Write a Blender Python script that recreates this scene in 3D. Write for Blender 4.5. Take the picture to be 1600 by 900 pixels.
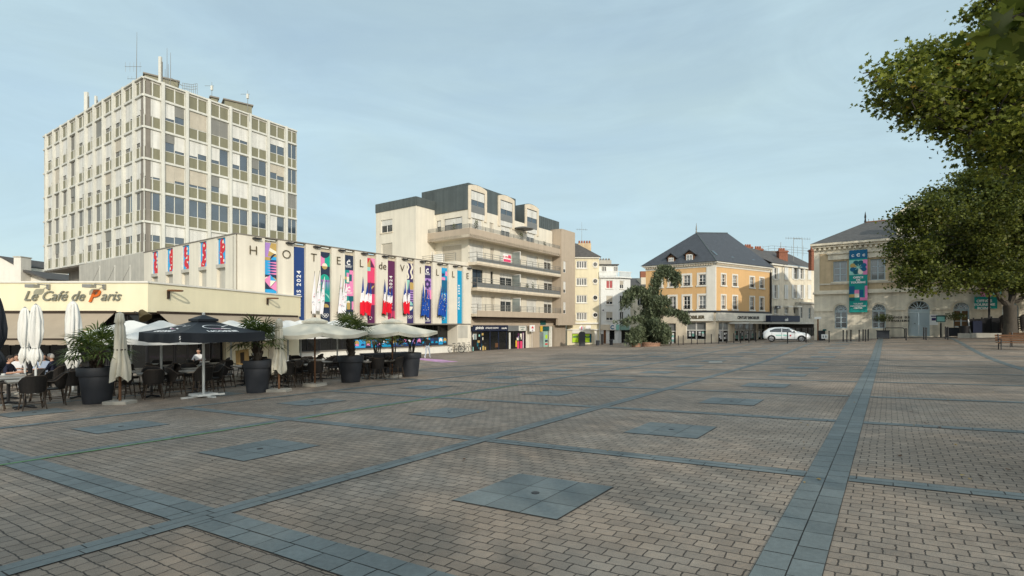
import bpy, bmesh, math, random
import numpy as np
from mathutils import Vector, Matrix
random.seed(7)
SC = bpy.context.scene
for _o in list(bpy.data.objects): bpy.data.objects.remove(_o)
R = math.radians
# ------------------------------------------------------------------ camera, sky, sun, exposure
CAMZ = 1.7
cam = bpy.data.cameras.new('camera'); cam.sensor_width = 36; cam.lens = 18.0
cam.shift_y = 0.0363; cam.clip_end = 5000; cam.clip_start = .05
camo = bpy.data.objects.new('camera', cam); SC.collection.objects.link(camo)
camo.location = (0, 0, CAMZ); camo.rotation_euler = (R(90), 0, 0); SC.camera = camo
SUN_EL, SUN_AZ = 22.0, 160.0          # azimuth clockwise from +Y (towards the photograph), so the sun stands behind the right shoulder
W = bpy.data.worlds.new('World'); SC.world = W; W.use_nodes = True
nt = W.node_tree; nt.nodes.clear()
def N(t, **k):
    n = nt.nodes.new(t)
    for a, b in k.items(): setattr(n, a, b)
    return n
sky = N('ShaderNodeTexSky', sky_type='NISHITA', sun_disc=False, sun_elevation=R(SUN_EL), sun_rotation=R(SUN_AZ), air_density=1.0, dust_density=1.6, ozone_density=1.0)
bg = N('ShaderNodeBackground'); bg.inputs[1].default_value = .15
out = N('ShaderNodeOutputWorld')
tc = N('ShaderNodeTexCoord'); mp = N('ShaderNodeMapping'); mp.inputs['Scale'].default_value = (1.0, 1.0, 3.2)
mp.inputs['Rotation'].default_value = (0, .12, 0)
nz = N('ShaderNodeTexNoise'); nz.inputs['Scale'].default_value = 1.5; nz.inputs['Detail'].default_value = 7; nz.inputs['Roughness'].default_value = .58; nz.inputs['Distortion'].default_value = .5
rp = N('ShaderNodeValToRGB'); rp.color_ramp.elements[0].position = .36; rp.color_ramp.elements[0].color = (.62, .62, .62, 1)
rp.color_ramp.elements[1].position = .78; rp.color_ramp.elements[1].color = (1., 1., 1., 1)
mx = N('ShaderNodeMixRGB'); mx.inputs[2].default_value = (3.0, 4.02, 4.55, 1)
L = nt.links.new
L(tc.outputs['Generated'], mp.inputs[0]); L(mp.outputs[0], nz.inputs['Vector']); L(nz.outputs['Fac'], rp.inputs[0])
# thin high cloud; extra brightness added on its unseen sun side lifts shaded facades
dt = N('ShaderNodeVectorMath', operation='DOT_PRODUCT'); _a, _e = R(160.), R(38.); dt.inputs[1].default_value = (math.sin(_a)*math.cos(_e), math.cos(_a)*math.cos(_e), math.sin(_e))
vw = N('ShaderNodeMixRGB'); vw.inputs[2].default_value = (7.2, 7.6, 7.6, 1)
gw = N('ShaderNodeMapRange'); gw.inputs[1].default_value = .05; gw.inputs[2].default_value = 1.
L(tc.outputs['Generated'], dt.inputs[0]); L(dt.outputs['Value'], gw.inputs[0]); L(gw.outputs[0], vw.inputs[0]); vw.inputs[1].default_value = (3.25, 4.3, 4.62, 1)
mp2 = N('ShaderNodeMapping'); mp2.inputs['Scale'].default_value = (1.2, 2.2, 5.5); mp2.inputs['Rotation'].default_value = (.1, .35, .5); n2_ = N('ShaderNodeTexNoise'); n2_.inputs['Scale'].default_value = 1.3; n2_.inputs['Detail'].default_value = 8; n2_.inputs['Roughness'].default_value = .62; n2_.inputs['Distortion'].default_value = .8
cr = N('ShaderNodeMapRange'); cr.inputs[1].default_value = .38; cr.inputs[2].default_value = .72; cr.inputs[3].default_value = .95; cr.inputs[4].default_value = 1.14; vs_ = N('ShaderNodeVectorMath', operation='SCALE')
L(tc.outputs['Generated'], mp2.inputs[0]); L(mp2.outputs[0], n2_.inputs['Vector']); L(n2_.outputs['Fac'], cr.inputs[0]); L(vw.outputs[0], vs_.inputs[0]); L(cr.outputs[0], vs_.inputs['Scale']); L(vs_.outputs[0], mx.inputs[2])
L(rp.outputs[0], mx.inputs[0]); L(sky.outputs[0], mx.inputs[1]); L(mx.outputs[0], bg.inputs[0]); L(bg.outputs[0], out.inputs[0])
sun = bpy.data.lights.new('sun', 'SUN'); sun.energy = 2.55; sun.angle = R(.6); sun.color = (1.0, .92, .79)
suno = bpy.data.objects.new('sun', sun); SC.collection.objects.link(suno)
_ce = math.cos(R(SUN_EL))
SUND = Vector((-math.sin(R(SUN_AZ))*_ce, -math.cos(R(SUN_AZ))*_ce, -math.sin(R(SUN_EL))))
suno.rotation_euler = SUND.to_track_quat('-Z', 'Y').to_euler(); suno.location = (20, -40, 40)
vs = SC.view_settings; vs.view_transform = 'Standard'; vs.look = 'None'; vs.exposure = 0.17; vs.gamma = 1; vs.use_curve_mapping = False

# ------------------------------------------------------------------ measuring helpers
def gz(X, Y):                        # height of the square: falls gently to the café and the town hall, flattens to the right
    Xc = max(-60., min(60., X)); Yc = max(-60., min(85., Y))
    t = max(0., min(1., (Yc-22)/20.)); t = t*t*(3-2*t)
    return .0191*Xc-.019*Yc+.024*max(0., Xc-6)*t
def gp(x, y):                        # ground point seen at a pixel of the 1600 px photograph
    a = (x-800)/800.; b = (508-y)/800.
    Y = 1.0
    while Y < 120 and CAMZ+b*Y > gz(a*Y, Y): Y += .05
    return Vector((a*Y, Y, gz(a*Y, Y)))
class Fr:                            # a vertical facade plane: s runs left to right, z up, out towards the square
    def __init__(f, o, d):
        f.o = Vector((o[0], o[1])); f.d = Vector((d[0], d[1])).normalized(); f.n = Vector((f.d.y, -f.d.x))
    def s(f, x):
        a = (x-800)/800.; return (a*f.o.y-f.o.x)/(f.d.x-a*f.d.y)
    def z(f, y, s): return CAMZ+(508-y)/800.*(f.o.y+f.d.y*s)
    def P(f, s, z, out=0.): q = f.o+f.d*s+f.n*out; return Vector((q.x, q.y, z))
    def g(f, s, out=0.): q = f.o+f.d*s+f.n*out; return gz(q.x, q.y)
    def moved(f, s=0., out=0.): q = f.o+f.d*s+f.n*out; return Fr((q.x, q.y), f.d)
    def side_r(f, s, out=0.): q = f.o+f.d*s+f.n*out; return Fr((q.x, q.y), -f.n)      # wall turning away from the right end
    def side_l(f, s, depth, out=0.): q = f.o+f.d*s+f.n*(out-depth); return Fr((q.x, q.y), f.n)  # wall running to the left end

# ------------------------------------------------------------------ materials
MATS = {}
def lin(c):
    if isinstance(c, str):
        c = [int(c[i:i+2], 16)/255. for i in (0, 2, 4)]
        c = [v/12.92 if v <= .04045 else ((v+.055)/1.055)**2.4 for v in c]
    return (c[0], c[1], c[2], 1)
def M(name, col=None, rough=.75, var=.14, scale=1.5, bump=0., bscale=60., metal=0., streak=0., spec=.4, fine=0., trans=0.):
    if name in MATS: return MATS[name]
    m = bpy.data.materials.new(name); m.use_nodes = True; MATS[name] = m
    t = m.node_tree; b = t.nodes['Principled BSDF']; lk = t.links.new
    c = lin(col); b.inputs['Roughness'].default_value = rough; b.inputs['Metallic'].default_value = metal
    b.inputs['Specular IOR Level'].default_value = spec
    co = t.nodes.new('ShaderNodeTexCoord')
    def mul(src, fac_socket, lo, hi):
        mr = t.nodes.new('ShaderNodeMapRange'); mr.inputs[1].default_value = .28; mr.inputs[2].default_value = .72
        mr.inputs[3].default_value = lo; mr.inputs[4].default_value = hi; lk(fac_socket, mr.inputs[0])
        v = t.nodes.new('ShaderNodeVectorMath'); v.operation = 'SCALE'
        if src is None: v.inputs[0].default_value = c[:3]
        else: lk(src, v.inputs[0])
        lk(mr.outputs[0], v.inputs['Scale']); return v.outputs[0]
    n1 = t.nodes.new('ShaderNodeTexNoise'); n1.inputs['Scale'].default_value = scale; n1.inputs['Detail'].default_value = 6; n1.inputs['Roughness'].default_value = .6
    lk(co.outputs['Object'], n1.inputs['Vector'])
    o = mul(None, n1.outputs['Fac'], 1-var, 1+var*.7)
    if streak:
        mp = t.nodes.new('ShaderNodeMapping'); mp.inputs['Scale'].default_value = (2.4, 2.4, .12); lk(co.outputs['Object'], mp.inputs[0])
        n2 = t.nodes.new('ShaderNodeTexNoise'); n2.inputs['Scale'].default_value = 1.1; n2.inputs['Detail'].default_value = 5; lk(mp.outputs[0], n2.inputs['Vector'])
        o = mul(o, n2.outputs['Fac'], 1-streak, 1+streak*.35)
    if fine:
        n3 = t.nodes.new('ShaderNodeTexNoise'); n3.inputs['Scale'].default_value = 22; n3.inputs['Detail'].default_value = 3; lk(co.outputs['Object'], n3.inputs['Vector'])
        o = mul(o, n3.outputs['Fac'], 1-fine, 1+fine)
    lk(o, b.inputs['Base Color'])
    if bump:
        n4 = t.nodes.new('ShaderNodeTexNoise'); n4.inputs['Scale'].default_value = bscale; n4.inputs['Detail'].default_value = 4; lk(co.outputs['Object'], n4.inputs['Vector'])
        bp = t.nodes.new('ShaderNodeBump'); bp.inputs['Strength'].default_value = bump; bp.inputs['Distance'].default_value = .02
        lk(n4.outputs['Fac'], bp.inputs['Height']); lk(bp.outputs[0], b.inputs['Normal'])
    if trans:
        tr = t.nodes.new('ShaderNodeBsdfTranslucent'); lk(o, tr.inputs[0])
        ms = t.nodes.new('ShaderNodeMixShader'); ms.inputs[0].default_value = trans
        lk(b.outputs[0], ms.inputs[1]); lk(tr.outputs[0], ms.inputs[2]); lk(ms.outputs[0], t.nodes['Material Output'].inputs[0])
    return m
def glass(name, col, rough=.06, spec=.9, wob=.06):
    m = M(name, col, rough=rough, var=.35, scale=.7, spec=spec)
    t = m.node_tree; b = t.nodes['Principled BSDF']; b.inputs['IOR'].default_value = 1.7
    co = t.nodes.new('ShaderNodeTexCoord'); n = t.nodes.new('ShaderNodeTexNoise'); n.inputs['Scale'].default_value = .9; n.inputs['Detail'].default_value = 1
    bp = t.nodes.new('ShaderNodeBump'); bp.inputs['Strength'].default_value = wob; bp.inputs['Distance'].default_value = .15
    t.links.new(co.outputs['Object'], n.inputs['Vector']); t.links.new(n.outputs['Fac'], bp.inputs['Height']); t.links.new(bp.outputs[0], b.inputs['Normal'])
    return m
def leafmat(name, dark, light, yellow=None, trans=.3, rough=.5):
    m = bpy.data.materials.new(name); m.use_nodes = True; MATS[name] = m
    t = m.node_tree; b = t.nodes['Principled BSDF']; lk = t.links.new
    b.inputs['Roughness'].default_value = rough; b.inputs['Specular IOR Level'].default_value = .3
    g = t.nodes.new('ShaderNodeNewGeometry'); r = t.nodes.new('ShaderNodeValToRGB'); e = r.color_ramp.elements
    e[0].position = 0; e[0].color = lin(dark); e[1].position = .8; e[1].color = lin(light)
    if yellow: x = r.color_ramp.elements.new(.985); x.color = lin(light); x = r.color_ramp.elements.new(1.); x.color = lin(yellow)
    lk(g.outputs['Random Per Island'], r.inputs[0]); lk(r.outputs[0], b.inputs['Base Color'])
    if trans:
        tr = t.nodes.new('ShaderNodeBsdfTranslucent'); lk(r.outputs[0], tr.inputs[0]); ms = t.nodes.new('ShaderNodeMixShader'); ms.inputs[0].default_value = trans
        lk(b.outputs[0], ms.inputs[1]); lk(tr.outputs[0], ms.inputs[2]); lk(ms.outputs[0], t.nodes['Material Output'].inputs[0])
    return m

# ------------------------------------------------------------------ mesh builder
def tags(o, label=None, cat=None, group=None, kind=None):
    if label: o['label'] = label
    if cat: o['category'] = cat
    if group: o['group'] = group
    if kind: o['kind'] = kind
    return o
def thing(name, loc, label=None, cat=None, group=None, rz=0., kind=None):
    o = bpy.data.objects.new(name, None); o.empty_display_size = .3; SC.collection.objects.link(o)
    o.location = loc; o.rotation_euler = (0, 0, rz); return tags(o, label, cat, group, kind)
def off(p): # world offset of a translated (unrotated) chain of parents
    v = Vector((0, 0, 0))
    while p is not None: v += Vector(p.location); p = p.parent
    return v
class MB:
    def __init__(s): s.v = []; s.f = []; s.mi = []; s.mats = []
    def slot(s, m):
        m = MATS[m] if isinstance(m, str) else m
        if m not in s.mats: s.mats.append(m)
        return s.mats.index(m)
    def face(s, pts, m):
        i = len(s.v); s.v += [tuple(p) for p in pts]; s.f.append(tuple(range(i, i+len(pts)))); s.mi.append(s.slot(m)); return s
    def raw(s, v, f, m):
        i = len(s.v); s.v += [tuple(p) for p in v]; k = s.slot(m)
        for q in f: s.f.append(tuple(a+i for a in q)); s.mi.append(k)
        return s
    def hexa(s, p, m):              # p: 4 lower then 4 upper corners, both going round
        return s.raw(p, [(3, 2, 1, 0), (4, 5, 6, 7), (0, 1, 5, 4), (1, 2, 6, 5), (2, 3, 7, 6), (3, 0, 4, 7)], m)
    def fbox(s, F, s0, s1, z0, z1, o0, o1, m):
        return s.hexa([F.P(s0, z0, o1), F.P(s1, z0, o1), F.P(s1, z0, o0), F.P(s0, z0, o0), F.P(s0, z1, o1), F.P(s1, z1, o1), F.P(s1, z1, o0), F.P(s0, z1, o0)], m)
    def box(s, x0, x1, y0, y1, z0, z1, m, X=None):
        p = [Vector(q) for q in ((x0, y0, z0), (x1, y0, z0), (x1, y1, z0), (x0, y1, z0), (x0, y0, z1), (x1, y0, z1), (x1, y1, z1), (x0, y1, z1))]
        return s.hexa([X @ q for q in p] if X else p, m)
    def fpoly(s, F, pts, out, m): return s.face([F.P(a, b, out) for a, b in pts], m)
    def fprism(s, F, pts, o0, o1, m):   # flat outline (counter-clockwise seen from the square) given thickness
        n = len(pts); a = [F.P(q[0], q[1], o1) for q in pts]; b = [F.P(q[0], q[1], o0) for q in pts]
        return s.raw(a+b, [tuple(range(n)), tuple(range(2*n-1, n-1, -1))]+[(i, i+n, (i+1) % n+n, (i+1) % n) for i in range(n)], m)
    def tube(s, pts, rad, m, n=8, cap=True):
        pts = [Vector(p) for p in pts]; k = len(pts)
        if not hasattr(rad, '__len__'): rad = [rad]*k
        i0 = len(s.v); mi = s.slot(m); ref = None
        for j, p in enumerate(pts):
            t = (pts[min(j+1, k-1)]-pts[max(j-1, 0)]).normalized()
            if ref is None: ref = Vector((0, 0, 1)) if abs(t.z) < .9 else Vector((1, 0, 0))
            a = t.cross(ref).normalized(); b = t.cross(a); ref = ref if abs(t.dot(ref)) < .95 else a
            for q in range(n):
                an = 2*math.pi*q/n; s.v.append(tuple(p+(a*math.cos(an)+b*math.sin(an))*rad[j]))
        for j in range(k-1):
            for q in range(n):
                r = (q+1) % n; s.f.append((i0+j*n+q, i0+j*n+r, i0+(j+1)*n+r, i0+(j+1)*n+q)); s.mi.append(mi)
        if cap: s.f.append(tuple(i0+q for q in range(n))[::-1]); s.mi.append(mi); s.f.append(tuple(i0+(k-1)*n+q for q in range(n))); s.mi.append(mi)
        return s
    def lathe(s, prof, c, m, n=24, sq=None):   # prof [(r,z)]
        i0 = len(s.v); mi = s.slot(m); c = Vector(c)
        for r, z in prof:
            for q in range(n):
                an = 2*math.pi*q/n; s.v.append((c.x+r*math.cos(an), c.y+r*math.sin(an), c.z+z))
        for j in range(len(prof)-1):
            for q in range(n):
                r = (q+1) % n; s.f.append((i0+j*n+q, i0+j*n+r, i0+(j+1)*n+r, i0+(j+1)*n+q)); s.mi.append(mi)
        s.f.append(tuple(i0+q for q in range(n))[::-1]); s.mi.append(mi); s.f.append(tuple(i0+(len(prof)-1)*n+q for q in range(n))); s.mi.append(mi)
        return s
    def text(s, key, B, size, m, align=.5, depth=0.):     # B(u,v,w) -> world
        v, f, w = TEXTS[key]; ox = -align*w
        P = lambda d: [B((a+ox)*size, b*size, d) for a, b in v]
        s.raw(P(depth), f, m)
        if depth:
            ed = {}
            for q in f:
                for i in range(len(q)): e = (q[i], q[(i+1) % len(q)]); ed[e] = 1
            s.raw(P(depth)+P(0.), [(e[0], e[1], e[1]+len(v), e[0]+len(v)) for e in ed if (e[1], e[0]) not in ed], m)
        return s
    def build(s, name, parent=None, smooth=False, label=None, cat=None, group=None, kind=None, ang=40):
        me = bpy.data.meshes.new(name)
        v = np.array(s.v, dtype=float).reshape(-1, 3)
        if parent is not None: loc = None; v = v-np.array(off(parent))
        else:
            lo, hi = v.min(0), v.max(0); loc = ((lo[0]+hi[0])/2, (lo[1]+hi[1])/2, lo[2]); v = v-np.array(loc)
        me.from_pydata([tuple(p) for p in v], [], s.f); 
        for m in s.mats: me.materials.append(m)
        me.polygons.foreach_set('material_index', s.mi)
        if smooth:
            me.polygons.foreach_set('use_smooth', [True]*len(s.f)); me.set_sharp_from_angle(angle=R(ang))
        me.update(); o = bpy.data.objects.new(name, me); SC.collection.objects.link(o)
        if parent is not None: o.parent = parent
        else: o.location = loc
        return tags(o, label, cat, group, kind)
def FB(F, s, z, out): return lambda u, v, w: F.P(s+u, z+v, out+w)
def FBv(F, s, z, out): return lambda u, v, w: F.P(s-v, z+u, out+w)   # writing that climbs
def copy_tree(o, parent=None):
    c = o.copy(); SC.collection.objects.link(c); c.parent = parent
    for ch in list(o.children): copy_tree(ch, c)
    return c
def weld(o, d=.0005):
    bm = bmesh.new(); bm.from_mesh(o.data); bmesh.ops.remove_doubles(bm, verts=bm.verts, dist=d); bm.to_mesh(o.data); bm.free(); return o

# wall with rectangular openings; reveals go inwards
def wall(mb, F, s0, s1, z0, z1, holes, m, rev=.18, out=0., mrev=None):
    S = sorted({s0, s1, *[h[0] for h in holes], *[h[1] for h in holes]}); Z = sorted({z0, z1, *[h[2] for h in holes], *[h[3] for h in holes]})
    S = [q for q in S if s0-1e-6 <= q <= s1+1e-6]; Z = [q for q in Z if z0-1e-6 <= q <= z1+1e-6]
    for j in range(len(Z)-1):
        run = None
        for i in range(len(S)-1):
            a, b = (S[i]+S[i+1])/2, (Z[j]+Z[j+1])/2
            solid = not any(h[0] < a < h[1] and h[2] < b < h[3] for h in holes)
            if solid:
                if run is None: run = S[i]
            if run is not None and (not solid or i == len(S)-2):
                e = S[i+1] if solid else S[i]
                mb.fpoly(F, [(run, Z[j]), (e, Z[j]), (e, Z[j+1]), (run, Z[j+1])], out, m); run = None
    mr = mrev or m
    for a, b, c, d in holes:
        for p, q in (((a, c), (b, c)), ((b, c), (b, d)), ((b, d), (a, d)), ((a, d), (a, c))):
            mb.face([F.P(p[0], p[1], out), F.P(p[0], p[1], out-rev), F.P(q[0], q[1], out-rev), F.P(q[0], q[1], out)], mr)
# one window: frame (part) with panes and, where the photo shows it, a blind, as sub-parts
def window(F, s0, s1, z0, z1, out, parent, fm='white_frame', gm='pane_dark', nx=2, ny=1, fw=.06, blind=0., bm='blind', sill=None, surround=None, sur=.14, name='window', cols=None, lintel=None, rail=None):
    mb = MB(); o0, o1 = out, out+.06
    mb.fbox(F, s0, s0+fw, z0, z1, o0, o1, fm); mb.fbox(F, s1-fw, s1, z0, z1, o0, o1, fm)
    mb.fbox(F, s0+fw, s1-fw, z0, z0+fw, o0, o1, fm); mb.fbox(F, s0+fw, s1-fw, z1-fw, z1, o0, o1, fm)
    ia, ib, ja, jb = s0+fw, s1-fw, z0+fw, z1-fw
    for i in range(1, nx):
        c = ia+(ib-ia)*i/nx; mb.fbox(F, c-fw*.55, c+fw*.55, ja, jb, o0, o1-.004, fm)
    for j in range(1, ny):
        c = ja+(jb-ja)*j/ny; mb.fbox(F, ia, ib, c-fw*.3, c+fw*.3, o0, o1-.012, fm)
    if surround:
        w = sur; q = .03-out
        mb.fbox(F, s0-w, s0, z0-w*.3, z1+w, .0, out+q, surround); mb.fbox(F, s1, s1+w, z0-w*.3, z1+w, .0, out+q, surround)
        mb.fbox(F, s0, s1, z1, z1+w, .0, out+q-.003, surround)
    if sill: mb.fbox(F, s0-.08-(sur if surround else 0), s1+.08+(sur if surround else 0), z0-.12-(.04 if surround else 0), z0-.002, -.02, .09, sill)
    if rail:
        mb.fbox(F, s0, s1, z0+.32, z0+.36, -.06, -.02, rail); mb.fbox(F, s0, s1, z0+.06, z0+.1, -.06, -.02, rail)
        k = max(3, int((s1-s0)/.14))
        for i in range(k+1): c = s0+.01+(s1-s0-.02)*i/k; mb.fbox(F, c-.01, c+.01, z0+.1, z0+.32, -.05, -.03, rail)
    w = mb.build(name, parent)
    mb = MB(); mb.fpoly(F, [(ia, ja), (ib, ja), (ib, jb), (ia, jb)], out+.02, gm); mb.build('pane', w)
    bl = blind if isinstance(blind, (list, tuple)) else [blind]*nx
    if any(x > 0 for x in bl):
        mb = MB()
        for i, x in enumerate(bl):
            if x <= 0: continue
            a = ia+(ib-ia)*i/len(bl)+.01; b = ia+(ib-ia)*(i+1)/len(bl)-.01
            zt = jb; zb = jb-(jb-ja)*min(1., x); k = max(1, int((zt-zb)/.1))
            col = cols[i] if cols else bm
            if len(bl) > 4: k = 1
            for j in range(k):
                h = (zt-zb)/k; mb.fbox(F, a, b, zb+h*j+.004, zb+h*(j+1), o1+.003, o1+.016, col)
        mb.build('blind', w)
    return w
def disc(c, r, n=24, a0=0., a1=2*math.pi): return [(c[0]+r*math.cos(a0+(a1-a0)*i/n), c[1]+r*math.sin(a0+(a1-a0)*i/n)) for i in range(n if abs(a1-a0-2*math.pi) < 1e-6 else n+1)]
def annulus(mb, F, c, r, t, out, m, n=24, a0=0., a1=2*math.pi):
    for i in range(n):
        p, q = a0+(a1-a0)*i/n, a0+(a1-a0)*(i+1)/n
        mb.fpoly(F, [(c[0]+k*math.cos(w), c[1]+k*math.sin(w)) for k, w in ((r-t, p), (r, p), (r, q), (r-t, q))], out, m)

# ------------------------------------------------------------------ lettering, turned into flat meshes once
TEXTS = {}
def make_texts(items):
    objs = []
    for key, body, bold, shear in items:
        cu = bpy.data.curves.new('lettering', 'FONT'); cu.body = body; cu.offset = bold; cu.shear = shear; cu.resolution_u = 3; cu.space_character = 1.3 if '2024' in body else 1.; cu.fill_mode = 'FRONT'
        o = bpy.data.objects.new('lettering', cu); SC.collection.objects.link(o); objs.append((key, o))
    dg = bpy.context.evaluated_depsgraph_get()
    for key, o in objs:
        e = o.evaluated_get(dg); me = e.to_mesh()
        v = [(p.co.x, p.co.y) for p in me.vertices]; f = [tuple(p.vertices) for p in me.polygons]
        x0 = min(a for a, b in v); w = max(a for a, b in v)-x0
        TEXTS[key] = ([(a-x0, b) for a, b in v], f, w); e.to_mesh_clear()
    for key, o in objs: bpy.data.objects.remove(o)
make_texts([(c, c, -.018, 0) for c in 'HOTELVI']+[('de', 'de', -.015, 0), ('2024', 'PARIS 2024', .02, 0), ('S2024', 'S 2024', .02, 0),
  ('cafe1', 'Le Café de ', .004, .42), ('cafeP', 'P', .025, .42), ('cafe2', 'aris', .004, .42), ('lic', 'LICORNE', .05, 0), ('five', '5', .02, 0),
  ('off', 'OFFICE', .05, 0), ('de2', 'DE', .05, 0), ('tour', 'TOURISME', .05, 0), ('offde', 'O F F I C E   D E', .045, 0), ('tour2', 'T O U R I S M E', .045, 0),
  ('tinf', 'TOURIST', .04, 0), ('info', 'INFORMATION', .04, 0), ('cent', 'CENTER', .04, 0), ('dest', 'DESTOCKAGE', .05, 0), ('immo', 'IMMOBILIER', .06, .1),
  ('inno', 'CENTURY IMMOBILIER', .06, .1), ('opt', 'générale', .03, .15), ('sub', 'OPTIQUE ET AUDITION', .03, 0), ('chx', 'CHATEAUROUX', .03, 0),
  ('met', 'METROPOLE', .03, 0), ('sold', 'A VENDRE', .04, 0), ('ecv', 'DECOUVRIR', .04, 0), ('point', 'POINT', .04, 0), ('C', 'C', .05, 0), ('mutu', 'mutuelle', .03, 0), ('cafeb', 'café', .03, .2), ('berry', 'BERRY', .03, 0), ('mono', 'SOLDES', .04, 0)])
# ------------------------------------------------------------------ shared materials
M('cream', (.70, .655, .55), var=.06, streak=.10, scale=.6, bump=.12)
M('cream_dirty', (.66, .59, .45), var=.10, streak=.18, scale=.8, bump=.15)
M('cream_cafe', (.80, .735, .52), var=.05, streak=.05, scale=.5, rough=.55)
M('trim_white', (.72, .70, .63), var=.06, streak=.06)
M('white_frame', (.74, .73, .69), var=.05, rough=.5)
M('white_paint', (.76, .77, .74), var=.06, streak=.08, bump=.08)
M('pale_wall', (.72, .65, .46), var=.07, streak=.12, scale=.8, bump=.12)
M('grey_wall', (.42, .40, .35), var=.08, streak=.15)
M('tan', (.44, .365, .28), var=.06, streak=.08, bump=.12)
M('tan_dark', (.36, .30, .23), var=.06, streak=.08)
M('slab_cream', (.68, .60, .47), var=.07, streak=.14)
M('zinc', (.105, .125, .125), var=.10, streak=.22, scale=1.2, rough=.5, metal=.25)
M('slate', (.055, .063, .075), var=.22, scale=3, fine=.25, rough=.6)
M('slate_old', (.085, .08, .075), var=.3, scale=2.5, fine=.3, rough=.7)
M('orange_wall', (.66, .42, .195), var=.06, streak=.07, scale=.7, bump=.1)
M('limestone', (.74, .67, .53), var=.16, streak=.22, scale=1.1, bump=.3, bscale=18, fine=.06)
M('limestone_dirty', (.71, .64, .51), var=.25, streak=.3, scale=1.3, bump=.35, bscale=18, fine=.08)
M('ochre_stone', (.56, .43, .265), var=.14, streak=.2, scale=1.5, bump=.25)
M('curtain_red', (.42, .10, .10), var=.1)
M('brick_red', (.24, .09, .05), var=.25, scale=6, bump=.3)
M('terracotta', (.30, .11, .06), var=.2, scale=5)
M('wood_brown', (.13, .06, .025), var=.2, scale=6, rough=.6)
M('wood_pale', (.40, .26, .10), var=.2, scale=5)
M('rust', (.17, .075, .03), var=.25, scale=4, rough=.8)
M('steel_grey', (.33, .33, .31), var=.1, metal=.6, rough=.45)
M('rail_grey', (.24, .235, .21), var=.1, metal=.3, rough=.5)
M('panel_grey', (.17, .18, .18), var=.1, rough=.5)
M('black_metal', (.018, .018, .02), var=.2, rough=.45)
M('black_plastic', (.014, .014, .016), var=.2, rough=.5)
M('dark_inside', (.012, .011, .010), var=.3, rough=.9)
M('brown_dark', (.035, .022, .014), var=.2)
M('blind', (.68, .675, .63), var=.06, streak=.22, rough=.55)
M('blind_beige', (.50, .455, .37), var=.07, streak=.1, rough=.55)
M('blind_grey', (.22, .22, .20), var=.08, streak=.1, rough=.55)
M('curtain', (.50, .48, .44), var=.15, scale=5)
M('spandrel', (.205, .198, .130), var=.07, streak=.14, scale=.7, rough=.5)
M('concrete_light', (.62, .62, .565), var=.07, streak=.14, bump=.12)
M('concrete_grey', (.48, .46, .40), var=.10, streak=.15, bump=.2)
M('concrete_dark', (.22, .20, .17), var=.12, streak=.2)
M('anthracite', (.030, .034, .042), var=.14, rough=.55)
M('navy', (.012, .018, .045), var=.1, rough=.5)
M('teal_sign', (.01, .09, .085), var=.08, rough=.45)
M('mint', (.30, .47, .40), var=.06, rough=.4)
M('pale_blue_door', (.42, .50, .53), var=.06, rough=.5, streak=.06)
M('brown_window', (.14, .075, .03), var=.15, rough=.5)
M('shutter_grey', (.72, .73, .70), var=.07, streak=.1)
M('soil', (.05, .035, .022), var=.3, scale=12)
M('bark', (.058, .048, .036), var=.4, scale=4, bump=.6, bscale=14)
M('letter_brown', (.10, .075, .035), var=.1, metal=.4, rough=.45)
M('letter_grey', (.27, .27, .22), var=.1, metal=.5, rough=.4)
M('letter_orange', (.60, .13, .015), var=.06, rough=.4)
M('letter_black', (.02, .02, .02), var=.1)
M('ink_white', (.80, .80, .78), var=.03)
M('awning', (.36, .30, .225), var=.05, streak=.05, rough=.85)
M('parasol_white', (.78, .78, .74), var=.05, rough=.85, trans=.10, streak=.06)
M('parasol_cream', (.70, .66, .54), var=.06, rough=.85, trans=.08, streak=.06)
M('parasol_black', (.016, .019, .025), var=.12, rough=.6)
M('pole_white', (.60, .62, .60), var=.06, rough=.4)
M('wicker', (.016, .013, .011), var=.3, scale=30, rough=.6, bump=.5, bscale=90)
M('cane', (.06, .042, .028), var=.3, scale=14, rough=.5)
M('table_top', (.26, .245, .22), var=.15, scale=4, rough=.35)
M('base_stone', (.40, .38, .33), var=.14, scale=5, bump=.3)
M('skin', (.50, .29, .20), var=.08, rough=.5)
M('hair_dark', (.02, .013, .009), var=.2)
M('hair_grey', (.36, .34, .31), var=.2)
M('cloth_navy', (.014, .018, .04), var=.15, rough=.9)
M('cloth_black', (.016, .015, .017), var=.15, rough=.9)
M('cloth_white', (.66, .67, .68), var=.08, rough=.9)
M('cloth_blue', (.36, .44, .58), var=.08, rough=.9)
M('cloth_jean', (.40, .45, .50), var=.12, rough=.9)
M('cloth_orange', (.45, .16, .05), var=.12, rough=.9)
M('shoe_white', (.70, .70, .70), var=.05)
M('car_white', (.74, .76, .77), var=.02, rough=.22, spec=.6)
M('car_black', (.012, .012, .014), var=.1, rough=.35)
M('rubber', (.012, .012, .012), var=.2, rough=.85)
M('alloy', (.36, .36, .37), var=.1, metal=.7, rough=.35)
M('lamp_red', (.35, .015, .012), var=.05, rough=.2)
M('lamp_clear', (.45, .47, .48), var=.05, rough=.12)
M('paint_green', (.13, .36, .09), var=.35, scale=8, rough=.8)
M('paint_pink', (.55, .30, .50), var=.3, scale=3, rough=.8)
M('lime', (.42, .66, .012), var=.03, rough=.5)
M('yellow_plastic', (.65, .42, .04), var=.1)
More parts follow.
